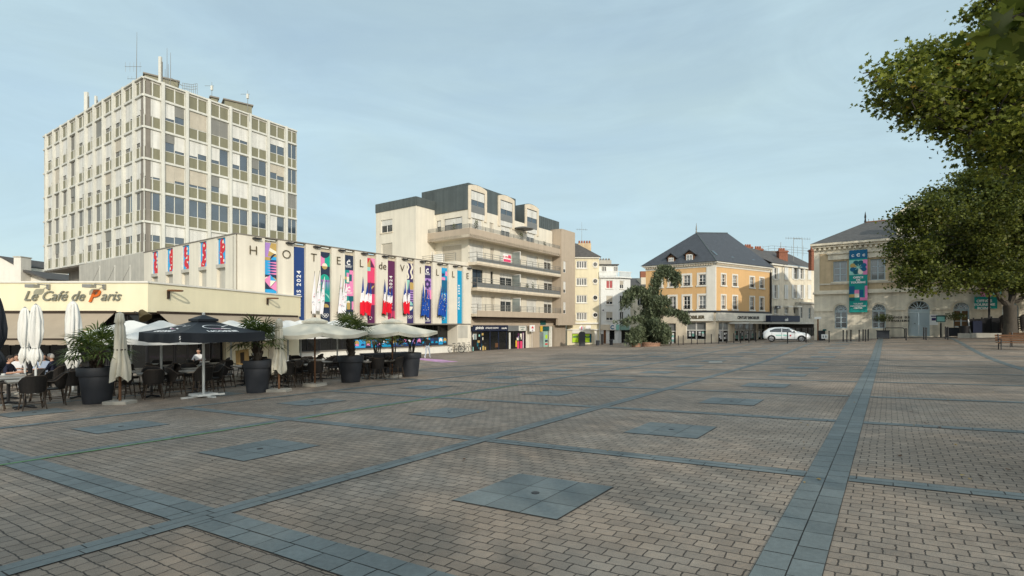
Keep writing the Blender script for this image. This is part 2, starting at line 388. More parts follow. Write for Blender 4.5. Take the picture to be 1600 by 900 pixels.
# colours of the printed banners
for _n, _c in dict(bk_navy='25324a', bk_blue='1f3f78', bk_purple='3a3060', bk_plum='5b2450', bk_aqua='0b93bf', bk_sky='2f9fd8', bk_teal='158f87', bk_pink='df86b4', bk_rose='d9446e', bk_gold='b59a5c', bk_cream='e6dfcc', bk_green='12a08a', bk_red='cc2f38', bk_lilac='a884c8', bk_mint='8fc7bd', bk_deep='0f5f86', bk_tealdark='0b5a68', fl_blue='1b3f94', fl_white='e6e6ea', fl_red='d8102c', eu_blue='0c4aa6', eu_star='f2e08a', ol_red='d0304c', ol_green='2b8f4a').items():
    M(_n, _c, rough=.75, var=.06, scale=1.2)
glass('pane_dark', (.028, .034, .040), spec=.8)
glass('pane_sky', (.045, .065, .085), spec=1.0)
glass('pane_curtain', (.20, .21, .21), spec=.6)
glass('pane_shop', (.014, .015, .015), spec=.28, wob=.03)
glass('glass_balcony', (.25, .29, .28), spec=.8)
glass('pane_car', (.015, .02, .024), spec=.8, wob=0)

# ------------------------------------------------------------------ the square
UG = Vector((.5923, .8057)); VG = Vector((-.8586, .5126))       # directions of the slab bands
_det = UG.x*VG.y-UG.y*VG.x
def guv(u, v): return UG*u+VG*v
def paving_material():
    m = bpy.data.materials.new('sett_paving'); m.use_nodes = True; t = m.node_tree; b = t.nodes['Principled BSDF']; lk = t.links.new
    MATS['sett_paving'] = m
    def n(k, **a):
        q = t.nodes.new(k)
        for x, y in a.items(): setattr(q, x, y)
        return q
    g = n('ShaderNodeNewGeometry'); sep = n('ShaderNodeSeparateXYZ'); lk(g.outputs['Position'], sep.inputs[0])
    def dot(a, c, off):
        x = n('ShaderNodeMath', operation='MULTIPLY'); x.inputs[1].default_value = a; lk(sep.outputs[0], x.inputs[0])
        y = n('ShaderNodeMath', operation='MULTIPLY_ADD'); y.inputs[1].default_value = c; lk(sep.outputs[1], y.inputs[0]); lk(x.outputs[0], y.inputs[2])
        z = n('ShaderNodeMath', operation='ADD'); z.inputs[1].default_value = off; lk(y.outputs[0], z.inputs[0]); return z.outputs[0]
    U = dot(VG.y/_det, -VG.x/_det, 300.); V = dot(-UG.y/_det, UG.x/_det, 300.)
    cmb = n('ShaderNodeCombineXYZ'); lk(V, cmb.inputs[0]); lk(U, cmb.inputs[1])
    wob = n('ShaderNodeTexNoise'); wob.inputs['Scale'].default_value = 3.1; wob.inputs['Detail'].default_value = 2; lk(cmb.outputs[0], wob.inputs['Vector'])
    wsub = n('ShaderNodeVectorMath', operation='SUBTRACT'); wsub.inputs[1].default_value = (.5, .5, .5); lk(wob.outputs['Color'], wsub.inputs[0])
    wsc = n('ShaderNodeVectorMath', operation='SCALE'); wsc.inputs['Scale'].default_value = .045; lk(wsub.outputs[0], wsc.inputs[0])
    wob2 = n('ShaderNodeTexNoise'); wob2.inputs['Scale'].default_value = 26; wob2.inputs['Detail'].default_value = 1; lk(cmb.outputs[0], wob2.inputs['Vector'])
    ws2 = n('ShaderNodeVectorMath', operation='SUBTRACT'); ws2.inputs[1].default_value = (.5, .5, .5); lk(wob2.outputs['Color'], ws2.inputs[0])
    wsc2 = n('ShaderNodeVectorMath', operation='SCALE'); wsc2.inputs['Scale'].default_value = .02; lk(ws2.outputs[0], wsc2.inputs[0])
    ad = n('ShaderNodeVectorMath', operation='ADD'); lk(cmb.outputs[0], ad.inputs[0]); lk(wsc.outputs[0], ad.inputs[1])
    ad2 = n('ShaderNodeVectorMath', operation='ADD'); lk(ad.outputs[0], ad2.inputs[0]); lk(wsc2.outputs[0], ad2.inputs[1])
    br = n('ShaderNodeTexBrick'); br.offset = .5; lk(ad2.outputs[0], br.inputs['Vector'])
    br.inputs['Color1'].default_value = (.240, .207, .172, 1); br.inputs['Color2'].default_value = (.312, .266, .218, 1); br.inputs['Mortar'].default_value = (.058, .050, .042, 1)
    br.inputs['Scale'].default_value = 1; br.inputs['Mortar Size'].default_value = .0066; br.inputs['Mortar Smooth'].default_value = .5; br.inputs['Bias'].default_value = -.1
    br.inputs['Brick Width'].default_value = .175; br.inputs['Row Height'].default_value = .125
    # weathering: broad paler and browner areas, blotches, granite speckle
    def noise(sc, det, r=.6):
        q = n('ShaderNodeTexNoise'); q.inputs['Scale'].default_value = sc; q.inputs['Detail'].default_value = det; q.inputs['Roughness'].default_value = r; lk(cmb.outputs[0], q.inputs['Vector']); return q.outputs['Fac']
    def mr(s, a, c):
        q = n('ShaderNodeMapRange'); q.inputs[1].default_value = .3; q.inputs[2].default_value = .7; q.inputs[3].default_value = a; q.inputs[4].default_value = c; lk(s, q.inputs[0]); return q.outputs[0]
    def scale(c, f):
        q = n('ShaderNodeVectorMath', operation='SCALE'); lk(c, q.inputs[0]); lk(f, q.inputs['Scale']); return q.outputs[0]
    c = scale(br.outputs['Color'], mr(noise(.22, 6), .74, 1.20)); c = scale(c, mr(noise(1.6, 6, .7), .78, 1.16)); c = scale(c, mr(noise(120, 4, .85), .58, 1.48))
    v2 = n('ShaderNodeTexVoronoi'); v2.inputs['Scale'].default_value = .55; lk(ad.outputs[0], v2.inputs['Vector']); s2 = n('ShaderNodeSeparateColor'); lk(v2.outputs['Color'], s2.inputs[0])
    m2 = n('ShaderNodeMapRange'); m2.inputs[3].default_value = .90; m2.inputs[4].default_value = 1.09; lk(s2.outputs[0], m2.inputs[0]); c = scale(c, m2.outputs[0])
    # dark spots of gum and oil
    vo = n('ShaderNodeTexVoronoi'); vo.inputs['Scale'].default_value = 1.3; lk(ad2.outputs[0], vo.inputs['Vector'])
    sp = n('ShaderNodeMapRange'); sp.inputs[1].default_value = .025; sp.inputs[2].default_value = .05; sp.inputs[3].default_value = .55; sp.inputs[4].default_value = 1.; lk(vo.outputs['Distance'], sp.inputs[0]); c = scale(c, sp.outputs[0])
    warm = n('ShaderNodeMixRGB', blend_type='MULTIPLY'); warm.inputs[2].default_value = (1.09, .99, .90, 1); lk(mr(noise(.5, 4), 0., 1.), warm.inputs[0]); lk(c, warm.inputs[1])
    lk(warm.outputs[0], b.inputs['Base Color']); b.inputs['Roughness'].default_value = .72; b.inputs['Specular IOR Level'].default_value = .35
    inv = n('ShaderNodeMath', operation='SUBTRACT'); inv.inputs[0].default_value = 1.; lk(br.outputs['Fac'], inv.inputs[1])
    nn = n('ShaderNodeMath', operation='MULTIPLY_ADD'); nn.inputs[1].default_value = .22; lk(noise(95, 3), nn.inputs[0]); lk(inv.outputs[0], nn.inputs[2])
    nm = n('ShaderNodeMath', operation='MULTIPLY_ADD'); nm.inputs[1].default_value = 1.5; lk(noise(11, 2), nm.inputs[0]); lk(nn.outputs[0], nm.inputs[2])
    bp = n('ShaderNodeBump'); bp.inputs['Strength'].default_value = .9; bp.inputs['Distance'].default_value = .010; lk(nm.outputs[0], bp.inputs['Height']); lk(bp.outputs[0], b.inputs['Normal'])
    return m
paving_material()
def slab_material():
    m = M('slab_blue', (.150, .176, .176), rough=.62, var=.22, scale=1.1, bump=.25, bscale=120, fine=.10); t = m.node_tree; b = t.nodes['Principled BSDF']
    src = b.inputs['Base Color'].links[0].from_socket; g = t.nodes.new('ShaderNodeNewGeometry'); r = t.nodes.new('ShaderNodeMapRange'); r.inputs[3].default_value = .90; r.inputs[4].default_value = 1.10
    v = t.nodes.new('ShaderNodeVectorMath'); v.operation = 'SCALE'; t.links.new(g.outputs['Random Per Island'], r.inputs[0]); t.links.new(src, v.inputs[0]); t.links.new(r.outputs[0], v.inputs['Scale']); t.links.new(v.outputs[0], b.inputs['Base Color'])
slab_material(); M('joint_dirt', (.055, .052, .046), var=.3, scale=4)
def axis(lo, hi, step, far): return [-far, -far/3, -far/8]+[lo+step*i for i in range(int((hi-lo)/step)+1)]+[far/8, far/3, far]
xs = axis(-72, 72, 2., 2400.); ys = axis(-72, 98, 2., 2400.)
mb = MB()
mb.v = [(x, y, gz(x, y)) for y in ys for x in xs]; nx_ = len(xs)
mb.f = [(j*nx_+i, j*nx_+i+1, (j+1)*nx_+i+1, (j+1)*nx_+i) for j in range(len(ys)-1) for i in range(nx_-1)]; k_ = mb.slot('sett_paving'); mb.mi = [k_]*len(mb.f)
mb.build('ground', smooth=True, kind='structure')

rs = random.Random(3)
def lift(p, h): return Vector((p.x, p.y, gz(p.x, p.y)+h))
def band(along, c, w, a0, a1, rows, length, skip=()):
    # along='u' : band runs in UG at v=c ; a0..a1 extent, w width
    P = (lambda a, q: guv(a, c+q)) if along == 'u' else (lambda a, q: guv(c+q, a))
    mb = MB(); a = a0
    while a < a1:
        e = min(a1, a+1.5); mb.face([lift(P(a, -w/2), .003), lift(P(a, w/2), .003), lift(P(e, w/2), .003), lift(P(e, -w/2), .003)][::(1 if along == 'v' else -1)], 'joint_dirt'); a = e
    gap = .005
    for r in range(rows):
        q0 = -w/2+w*r/rows+gap; q1 = -w/2+w*(r+1)/rows-gap; a = a0+rs.random()*length*.6-length
        while a < a1:
            l = length*(.8+.4*rs.random()); b0, b1 = max(a+gap, a0), min(a+l-gap, a1); a += l
            if b1-b0 < .03 or any(s0 < (b0+b1)/2 < s1 for s0, s1 in skip): continue
            h = .0075+.0015*rs.random(); j = lambda: (rs.random()-.5)*.004
            pts = [lift(P(b0+j(), q0+j()), h), lift(P(b0+j(), q1+j()), h), lift(P(b1+j(), q1+j()), h), lift(P(b1+j(), q0+j()), h)]
            mb.face(pts[::(1 if along == 'v' else -1)], 'slab_blue')
    mb.build('paving_band', kind='structure')
UL = [-9.0, -4.2, .575, 5.36, 10.27, 14.6, 19.4, 24.2]; VL = [-5.8, -1.53, 2.72, 6.96, 11.2, 15.45, 19.7, 23.95, 28.2, 32.4, 36.7, 40.9, 45.2, 49.4, 53.6, 57.9]
wide_u = {.575: .42}; wide_v = {2.72: .40}
for v in UL: band('u', v, wide_u.get(v, .28), (3. if v == 14.6 else -6.), (62 if v < 1 else 52 if v < 11 else 40 if v < 16 else 28), 2, .30 if v in wide_u else .55)
for u in VL:
    lo, hi = (-12, 14.6) if u < 13 else (-12, 20)
    w = wide_v.get(u, .27); a = lo                                  # cross bands stop at each long band
    for v in sorted(UL):
        h = wide_u.get(v, .28)/2+.004
        if v-h > a+.2 and v-h <= hi: band('v', u, w, a, v-h, 2, .34 if u in wide_v else .55)
        a = max(a, v+h)
    if a < hi: band('v', u, w, a, hi, 2, .5)
# square insets of nine slabs in the middle of each bay, with a small steel socket cover
mb = MB(); mc = MB()
for i in range(len(VL)-1):
    for j in range(2, len(UL)-2):
        u0, v0 = (VL[i]+VL[i+1])/2, (UL[j]+UL[j+1])/2+.08
        if v0 > 12.7 and u0 > 13: continue
        for a in range(3):
            for b in range(3):
                h = .0075+.002*rs.random(); q = .598
                x0, y0 = u0-q+a*2*q/3+.004, v0-q+b*2*q/3+.004
                pts = [guv(x0, y0), guv(x0, y0+2*q/3-.008), guv(x0+2*q/3-.008, y0+2*q/3-.008), guv(x0+2*q/3-.008, y0)]
                mb.face([lift(p, h) for p in pts][::-1], 'slab_blue')
        pts = [guv(u0-.605, v0-.605), guv(u0-.605, v0+.605), guv(u0+.605, v0+.605), guv(u0+.605, v0-.605)]
        mb.face([lift(p, .003) for p in pts][::-1], 'joint_dirt')
        c = guv(u0, v0); mc.lathe([(.045, 0), (.045, .006), (.03, .008)], lift(c, .008), 'black_metal', n=10)
mb.build('paving_inset', kind='structure'); mc.build('socket_covers', kind='structure')
# green line chalked along the third band, pink patch by the town hall
mb = MB(); a = -2.
while a < 15:
    w = .034+.016*rs.random()
    if rs.random() > .12: mb.face([lift(guv(a, 10.12), .0125), lift(guv(a+.5, 10.12), .0125), lift(guv(a+.5, 10.12-w), .0125), lift(guv(a, 10.12-w), .0125)][::-1], 'paint_green')
    a += .5
mb.build('green_line', kind='structure')
mb = MB(); P4 = [gp(x, y) for x, y in ((650, 561.5), (690, 566.5), (716, 565.2), (690, 562), (655, 559.6))]
mb.face([Vector((p.x, p.y, gz(p.x, p.y)+.006)) for p in P4], 'paint_pink'); mb.build('pink_patch', kind='structure')
def rp(x, y, Y): return Vector(((x-800)/800.*Y, Y, CAMZ+(508-y)/800.*Y))   # a measured point at distance Y
# ================================================================== office tower
TC = Vector((-36.4, 50.6))
FR = Fr(TC, (.5406, .8413)); FL = Fr(TC+29.5*Vector((-.8356, .5493)), (.8356, -.5493))
LR = FR.s(463.6); LLn = 29.5
ZT = 26.28; BZ = [24.5-3.13*k for k in range(6)]; ZB = BZ[5]
tower = thing('office_tower', (TC.x, TC.y, gz(TC.x, TC.y)), 'tall pale gridded office tower with olive panels, aerials on its flat roof', 'office tower')
mb = MB()
for F, l in ((FR, LR), (FL, LLn)): mb.fbox(F, .0, l, ZB-.05, ZT-.05, -.6, -.16, 'concrete_dark')
pA, pB, pC = FL.P(0, 0), FR.P(0, 0), FR.P(LR, 0); pD = pA+(pC-pB)
mb.hexa([Vector((p.x, p.y, ZB-.25)) for p in (pA, pB, pC, pD)]+[Vector((p.x, p.y, ZB-.04)) for p in (pA, pB, pC, pD)], 'concrete_dark')
mb.hexa([Vector((p.x, p.y, ZT-.35)) for p in (pA, pB, pC, pD)]+[Vector((p.x, p.y, ZT-.1)) for p in (pA, pB, pC, pD)], 'concrete_grey')
for a, b in ((pC, pD), (pD, pA)): mb.face([Vector((a.x, a.y, ZB)), Vector((b.x, b.y, ZB)), Vector((b.x, b.y, ZT-.2)), Vector((a.x, a.y, ZT-.2))], 'concrete_grey')
mb.build('wall', tower)
mb = MB(); c = (pA+pB+pC+pD)/4                                       # recessed storey under the overhang
q = [Vector(c+(p-c)*k) for p, k in ((pA, .80), (pB, .9), (pC, .9), (pD, .8))]
mb.hexa([Vector((p.x, p.y, -1.5)) for p in q]+[Vector((p.x, p.y, ZB-.2)) for p in q], 'concrete_dark'); mb.build('base_storey', tower)
pilR = [FR.s(x) for x in (253.8, 291.4, 326, 359.3, 389.6, 418.5, 446.5)]
pilL = [FL.s(x) for x in (73.9, 85.3, 97, 109.2, 121.9, 135.2, 148.7, 163.3, 178.7, 194.2, 211.2)]
rt = random.Random(11)
blR = [[(1, 1), (.86, .62), (1, 1), (1, 1), (.8, .82), (1, 1), (.42, .42), (0, 0)], [(1, 1), (.48, .86), (.9, .68), (.8, 0), (.74, 0), (.66, 0), (.58, .72), (0, 0)],
       [(.92, .9), (1, .86), (.86, .86), (.66, 1), (1, 1), (.75, .55), (1, 1), (1, 1)], [(0, 0)]*6+[(1, 0), (0, 0)], [(.64, .64), (.64, .6), (1, 1), (1, .9), (.7, .8), (1, 1), (.5, 1), (0, 0)]]
greyR = {(0, 1): (0, 1), (0, 3): (1, 1), (1, 1): (1, 0), (2, 3): (1, 0), (2, 7): (1, 1), (1, 5): (1, 0)}; beigeR = {(0, 2), (2, 2), (1, 6), (2, 1)}
for F, pil, l, right in ((FR, pilR, LR, True), (FL, pilL, LLn, False)):
    edges = [0.]+pil+[l]
    for p in pil:
        mb = MB(); mb.fbox(F, p-.155, p+.155, ZB-.12, ZT+.05, -.12, .22, 'concrete_light'); mb.fbox(F, p-.05, p+.05, ZB-.1, ZT, .22, .25, 'concrete_light'); mb.build('pilaster', tower)
    mb = MB(); mb.fbox(F, 0, l, ZT-.14, ZT+.02, -.3, .16, 'concrete_light'); mb.build('roof_coping', tower)
    for k in range(6):
        z1 = BZ[k]; mb = MB()
        for i in range(len(edges)-1):
            a = edges[i]+(.155 if i else .03); b = edges[i+1]-(.155 if i < len(edges)-2 else .03)
            mb.fbox(F, a, b, z1-.10, z1+.10, -.12, .13 if k < 5 else .1, 'concrete_light')
        mb.build('floor_band', tower)
        mb = MB(); mf = MB()
        for i in range(len(edges)-1):
            a = edges[i]+(.155 if i else .03); b = edges[i+1]-(.155 if i < len(edges)-2 else .03); m = (a+b)/2
            lo, hi = (z1+.10, z1+1.18) if k else (z1+.10, ZT-.14)
            mb.fbox(F, a, b, lo, hi, -.14, -.05, 'spandrel')
            if b-a > 1.2: mf.fbox(F, m-.05, m+.05, lo, hi, -.05, .02, 'concrete_light')
            mf.fbox(F, a, a+.06, lo, hi, -.05, 0, 'concrete_light'); mf.fbox(F, b-.06, b, lo, hi, -.05, .0, 'concrete_light')
        mb.v, n0 = mb.v, len(mb.v); kk = mb.slot('concrete_light'); mb.f += [tuple(i+n0 for i in q) for q in mf.f]; mb.mi += [kk]*len(mf.f); mb.v += mf.v
        mb.build('spandrel_panels', tower)
        if k == 5: continue
        for i in range(len(edges)-1):
            a = edges[i]+(.155 if i else .03); b = edges[i+1]-(.155 if i < len(edges)-2 else .03)
            if right:
                bl = blR[k][i]; g = greyR.get((k, i), (0, 0)); be = (k, i) in beigeR
                cols = ['blind_grey' if g[j] else ('blind_beige' if be else 'blind') for j in (0, 1)]
            else:
                bl = tuple(rt.choice([1, .95, .9, .8, .75, .62, .7, 1]) for _ in (0, 1))
                if k == 3: bl = (0, 0) if i > 3 else tuple(rt.choice([0, .7, 1, .6]) for _ in (0, 1))
                if k == 4 and i > 5: bl = (.6, .58)
                if rt.random() < .10: bl = (0, 0)
                cols = [rt.choice(['blind']*6+['blind_beige', 'blind_grey']) if i < 10 else 'blind']*2
            if b-a < 1.3: bl = (bl[0],); cols = cols[:1]
            window(F, a, b, z1-1.93, z1-.10, -.10, tower, fm='concrete_light', gm='pane_sky' if k == 3 or right else 'pane_dark', nx=len(bl), fw=.06, blind=bl, cols=cols)
# things on the roof (fixed to it)
def mast(name, pts, r, m='rail_grey', extra=()):
    mb = MB(); mb.tube(pts, r, m, n=5)
    for a, b, w in extra: mb.tube([a, b], w, m, n=4)
    return mb.build(name, tower)
Y0 = 54.
b0 = rp(213, 128, Y0); b0.z = ZT-.2
mast('television_aerial', [b0, rp(214, 50, Y0)], [.05, .012], extra=[(rp(195, 104, Y0), rp(221, 104, Y0), .02), (rp(199, 123, Y0), rp(214, 123, Y0), .02)]+[(rp(x, 97, Y0), rp(x, 112, Y0), .012) for x in (196, 203, 209, 219)]+[(rp(x, 119, Y0), rp(x, 124, Y0), .012) for x in (200, 206)])
for px, yt, w in ((250.5, 89, .26), (135, 144, .40), (150, 150, .2)):
    Yq = 53.5 if px > 200 else 60.5; p = rp(px, 400, Yq); mb = MB(); zt = rp(px, yt, Yq).z
    mb.box(p.x-w/2, p.x+w/2, p.y-.12, p.y+.12, ZT+.1, zt, 'concrete_light'); mb.box(p.x+w/2+.02, p.x+w/2+.1, p.y-.05, p.y+.05, ZT-.3, zt-.5, 'rail_grey'); mb.build('panel_antenna', tower)
for px, yt in ((258, 108), (261, 75), (266.5, 82), (263, 100), (331, 128), (387, 141)):
    Yq = 54. if px < 300 else 58.; p = rp(px, 400, Yq); mb = MB(); mb.tube([Vector((p.x, p.y, ZT-.3)), Vector((p.x, p.y, rp(px, yt, Yq).z))], [.04, .015], 'rail_grey', n=5)
    if px > 300:
        z = rp(px, yt+6, Yq).z; mb.tube([Vector((p.x-.8, p.y, z)), Vector((p.x+.25, p.y, z))], .02, 'rail_grey', n=4); mb.box(p.x-.1, p.x+.1, p.y-.1, p.y+.1, z-.5, z, 'concrete_light')
    mb.build('whip_aerial', tower)
for xa, xb, yt, Yq, d in ((226, 266, 113.5, 56, 3.), (330, 338, 150, 57.5, 1.2), (351, 386, 154, 60, 2.6)):
    a = rp(xa, yt, Yq); b = rp(xb, yt, Yq); mb = MB(); F = Fr((a.x, a.y), (b.x-a.x, .75*(b.x-a.x))); l = (b.x-a.x)*1.1
    mb.fbox(F, 0, l, ZT-.3, a.z-.15, -d, 0, 'spandrel'); mb.fbox(F, -.15, l+.15, a.z-.15, a.z, -d-.15, .15, 'concrete_dark'); mb.build('roof_hut', tower)
mb = MB()                                                            # ladder cage and handrail
p = [rp(x, y, 57) for x, y in ((268, 122), (285, 134), (292, 130), (306, 130))]
mb.tube([p[0], p[1]], .03, 'rail_grey', n=4)
for i in range(9):
    x = 285+i*2.9; a = rp(x, 132-.5*abs(i-5), 57); mb.tube([Vector((a.x, a.y, ZT-.3)), a], .022, 'rail_grey', n=4)
for dy in (0, 4, 8): mb.tube([rp(285+i*2.9, 132-.5*abs(i-5)+dy, 57) for i in range(9)], .02, 'rail_grey', n=4)
mb.build('ladder_cage', tower)

# ================================================================== town hall
UV = Vector((.5807, .8141)); VV = Vector((.8141, -.5807))
HC = Vector((-4.4, 55.))-24.75*UV
HR = Fr(HC, UV); HL = Fr(HC-33.3*VV, VV)
ZH = 7.92; ZU = 1.86; LH = HR.s(736)
hall = thing('town_hall', (HC.x, HC.y, gz(HC.x, HC.y)), 'long cream town hall spelling HOTEL de VILLE, banners and flags across its front', 'town hall')
pan = [(371, 414), (434.5, 459), (478, 501), (518, 539), (554.5, 574), (588, 606), (619.5, 636), (648, 664), (676, 690), (701, 714.5), (724, 736)]
pan = [(HR.s(a), HR.s(b)) for a, b in pan]
mb = MB()
for a, b in pan: mb.fbox(HR, a, b, ZU, ZH, -.35, 0, 'cream')
mb.fbox(HR, 0, LH, ZU, ZH-.1, -.5, -.35, 'cream_dirty')
mb.fbox(HR, 0.2, LH, ZU-.12, ZU-.003, -.5, -.02, 'concrete_dark')
# left flank: cream pillars with grey lower panels, then the plain grey part towards the tower
hw = [(HL.s(a), HL.s(b)) for a, b in ((237, 246.5), (259.6, 270), (284, 295.5), (311, 322.5), (338.5, 352))]
sC = HL.s(225); sE = HL.P(33.3, 0); LHL = 33.3
wall(mb, HL, sC, LHL-.003, -1.2, ZH, [(a, b, 2.2, ZH-.06) for a, b in hw], 'cream', rev=.3)
mb.fbox(HL, 0, sC-.003, -1.2, ZH+.12, -.5, -.05, 'concrete_grey')
back = [HL.P(0, 0, -.32), HL.P(LHL-.36, 0, -.32), HR.P(LH, 0, -.36)]; back.append(back[0]+(back[2]-back[1]))
mb.hexa([Vector((p.x, p.y, ZU-.1)) for p in back]+[Vector((p.x, p.y, ZH-.12)) for p in back], 'concrete_grey')
mb.build('wall', hall)
mb = MB(); mb.fbox(HR, -.05, LH+.05, ZH+.002, ZH+.07, -.5, .05, 'concrete_dark'); mb.fbox(HL, sC, LHL-.06, ZH+.002, ZH+.07, -.5, .05, 'concrete_dark'); mb.build('roof_coping', hall)
mb = MB()
for a, b in hw: mb.fbox(HL, a, b, 2.2, 5.75, -.28, -.2, 'concrete_grey'); mb.fbox(HL, a-.02, b+.02, 5.75, 6.0, -.28, .05, 'concrete_grey')
mb.build('flank_panels', hall)
mb = MB()                                                           # rods on the annex roof edge
for px in (168, 192, 216): s = HL.s(px); z = HL.z(422, s); mb.tube([HL.P(s, 3., .6), HL.P(s, z+.4, .6)], .03, 'concrete_light', n=5); mb.tube([HL.P(s, z+.3, .6), HL.P(s-2.2, z-1.2, .6)], .015, 'rail_grey', n=4)
mb.build('guy_rods', hall)
# rooftop step behind the facade
mb = MB(); a = HR.s(533); b = HR.s(590); mb.fbox(HR, a, b, ZH-.2, ZH+.42, -5., -2.2, 'trim_white'); mb.build('roof_upstand', hall)
# ground floor under the overhang
g0 = HR.g(LH)
mb = MB(); s1 = HR.s(715.5); mb.fbox(HR, s1, LH, -1.6, ZU-.13, -2.5, -.06, 'cream'); mb.fbox(HR, s1+.1, LH-.5, .35, ZU-.2, -.06, -.04, 'concrete_grey'); mb.build('end_wall', hall)
mb = MB(); mb.fbox(HR, 2, s1, -1.7, -.42, -2.4, -.75, 'trim_white'); mb.fbox(HR, 2, s1+.2, -.42, -.36, -2.4, -.65, 'concrete_dark'); mb.build('plinth', hall)
mb = MB(); mb.fbox(HR, 2, s1, -.9, ZU-.1, -6.2, -6., 'dark_inside'); mb.fbox(HR, 2, s1, -.95, -.9, -6., -1.5, 'concrete_dark'); mb.build('lobby', hall)
n = 9; w = (s1-3)/n
for i in range(n):
    a = 3+w*i; window(HR, a+.02, a+w-.02, -.36, ZU-.14, -1.5, hall, fm='black_metal', gm='pane_shop', nx=2, fw=.06, name='lobby_window')
mb = MB(); rb = random.Random(5)                                    # printed film along the foot of the glazing
cols = ['bk_navy', 'bk_blue', 'bk_sky', 'bk_pink', 'fl_white', 'bk_aqua', 'bk_purple', 'bk_gold', 'bk_lilac']
a = HR.s(560)
while a < s1-.3:
    b = min(a+.62, s1-.1); mb.fpoly(HR, [(a, -.3), (b, -.3), (b, .42), (a, .42)], -1.41, rb.choice(['bk_sky', 'bk_blue', 'bk_navy', 'bk_aqua']))
    mb.fpoly(HR, disc(((a+b)/2, .12), .24, 16), -1.407, rb.choice(cols)); mb.fpoly(HR, disc(((a+b)/2, -.12), .2, 12, 0, math.pi), -1.404, rb.choice(cols)); a = b
mb.build('window_film', hall)
# letters and the small spotlight above each
for (a, b), ch in zip(pan, ['H', 'O', 'T', 'E', 'L', 'de', 'V', 'I', 'L', 'L', 'E']):
    m = (a+b)/2; m = HR.s(395) if ch == 'H' else m
    mb = MB(); mb.text(ch, FB(HR, m, 6.62, .05), .92, 'letter_brown', depth=.05); mb.build('letter', hall)
    mb = MB(); mb.fbox(HR, m-.05, m+.5, ZH-.2, ZH-.1, .02, .3, 'black_metal'); mb.tube([HR.P(m+.2, ZH+.02, -.1), HR.P(m+.2, ZH-.12, .1)], .03, 'rail_grey', n=5); mb.build('spotlight', hall)

# ---- banners: cloth hung in the recesses between the letters
class BN:
    def __init__(s, F, a, b, z0, z1, bg, out=-.20):
        s.F, s.a, s.w, s.z0, s.h, s.o = F, a, b-a, z0, z1-z0, out; s.mb = MB(); s.k = 1
        s.mb.fbox(F, a, b, z0, z1, out-.02, out, bg)
    def L(s): s.k += 1; return s.o+.0015*s.k
    def q(s, u, v): return (s.a+u*s.w, s.z0+v*s.h)
    def poly(s, pts, m): s.mb.fpoly(s.F, [s.q(*p) for p in pts], s.L(), m); return s
    def rect(s, u0, v0, u1, v1, m): return s.poly([(u0, v0), (u1, v0), (u1, v1), (u0, v1)], m)
    def circ(s, u, v, r, m, a0=0, a1=360, n=20):
        c = s.q(u, v); s.mb.fpoly(s.F, disc(c, r*s.w, n, R(a0), R(a1)), s.L(), m); return s
    def ring(s, u, v, r, t, m, a0=0, a1=360): annulus(s.mb, s.F, s.q(u, v), r*s.w, t*s.w, s.L(), m, 20, R(a0), R(a1)); return s
    def txt(s, key, u, v, size, m='ink_white', up=False, align=.5):
        c = s.q(u, v); s.mb.text(key, (FBv if up else FB)(s.F, c[0], c[1], s.L()), size*s.w, m, align); return s
    def rings(s, v):
        for i in range(3): s.ring(.25+.25*i, v+.012, .125, .028, 'ink_white')
        for i in range(2): s.ring(.375+.25*i, v-.006, .125, .028, 'ink_white')
        return s
    def logo(s, v):                  # a C under a flame, with two lines of writing
        s.txt('C', .5, v, .52); s.poly([(.44, v+.052), (.52, v+.052), (.62, v+.072), (.50, v+.085), (.55, v+.068)], 'ink_white'); s.poly([(.55, v+.055), (.64, v+.06), (.68, v+.08)], 'ink_white')
        return s.txt('chx', .5, v-.022, .105).txt('met', .5, v-.04, .105)
    def agitos(s, v):
        for a in (100, 220, 340): s.ring(.5, v, .17, .05, 'ink_white', a, a+75)
        return s
    def done(s, label): return s.mb.build('banner', label=label, cat='banner', group='printed banners on the town hall')
rec = [(pan[i][1]+.02, pan[i+1][0]-.02) for i in range(10)]
zb0, zb1 = ZU+.02, ZH-.42
def nb(i, bg, z1=None): return BN(HR, rec[i][0], rec[i][1], zb0, z1 or zb1, bg)
b = nb(0, 'bk_sky', ZH-.28); b.rect(0, .80, .5, 1, 'bk_lilac').poly([(.3, .83), (1, .83), (1, 1), (.55, 1)], 'bk_gold').poly([(.4, .9), (1, .86), (1, .9), (.48, .94)], 'bk_cream').rect(.0, .78, .6, .82, 'bk_gold').circ(1, .79, .5, 'bk_navy', 90, 180).rect(.5, .60, 1, .79, 'bk_blue')
for j in range(5): b.poly([(.25, .615+.035*j), (1, .605+.035*j), (1, .628+.035*j)], 'bk_pink')
b.rect(0, .42, 1, .6, 'bk_navy').circ(.27, .53, .27, 'bk_cream', 0, 180).circ(.75, .53, .25, 'bk_gold', 0, 180).poly([(0, .53), (.5, .44), (.5, .6)], 'bk_pink').poly([(.5, .6), (.5, .53), (1, .53)], 'bk_sky').poly([(.5, .53), (.95, .53), (.5, .45)], 'bk_cream').poly([(1, .53), (1, .40), (.5, .44)], 'bk_pink').done('banner of hearts and blue stripes between the H and the O')
nb(1, 'bk_blue', ZH-.3).txt('2024', .70, .435, .50, up=True).done('deep blue PARIS 2024 banner between O and T')
b = nb(2, 'bk_navy'); b.rect(0, .80, .5, 1, 'bk_pink').rect(.5, .80, 1, 1, 'bk_green').circ(.5, 1, .5, 'bk_navy', 180, 360).circ(.5, .80, .26, 'bk_cream', 0, 180).circ(.5, .80, .26, 'bk_gold', 180, 360).rect(0, .30, 1, .58, 'bk_teal').circ(.5, .61, .46, 'bk_green', 0, 180)
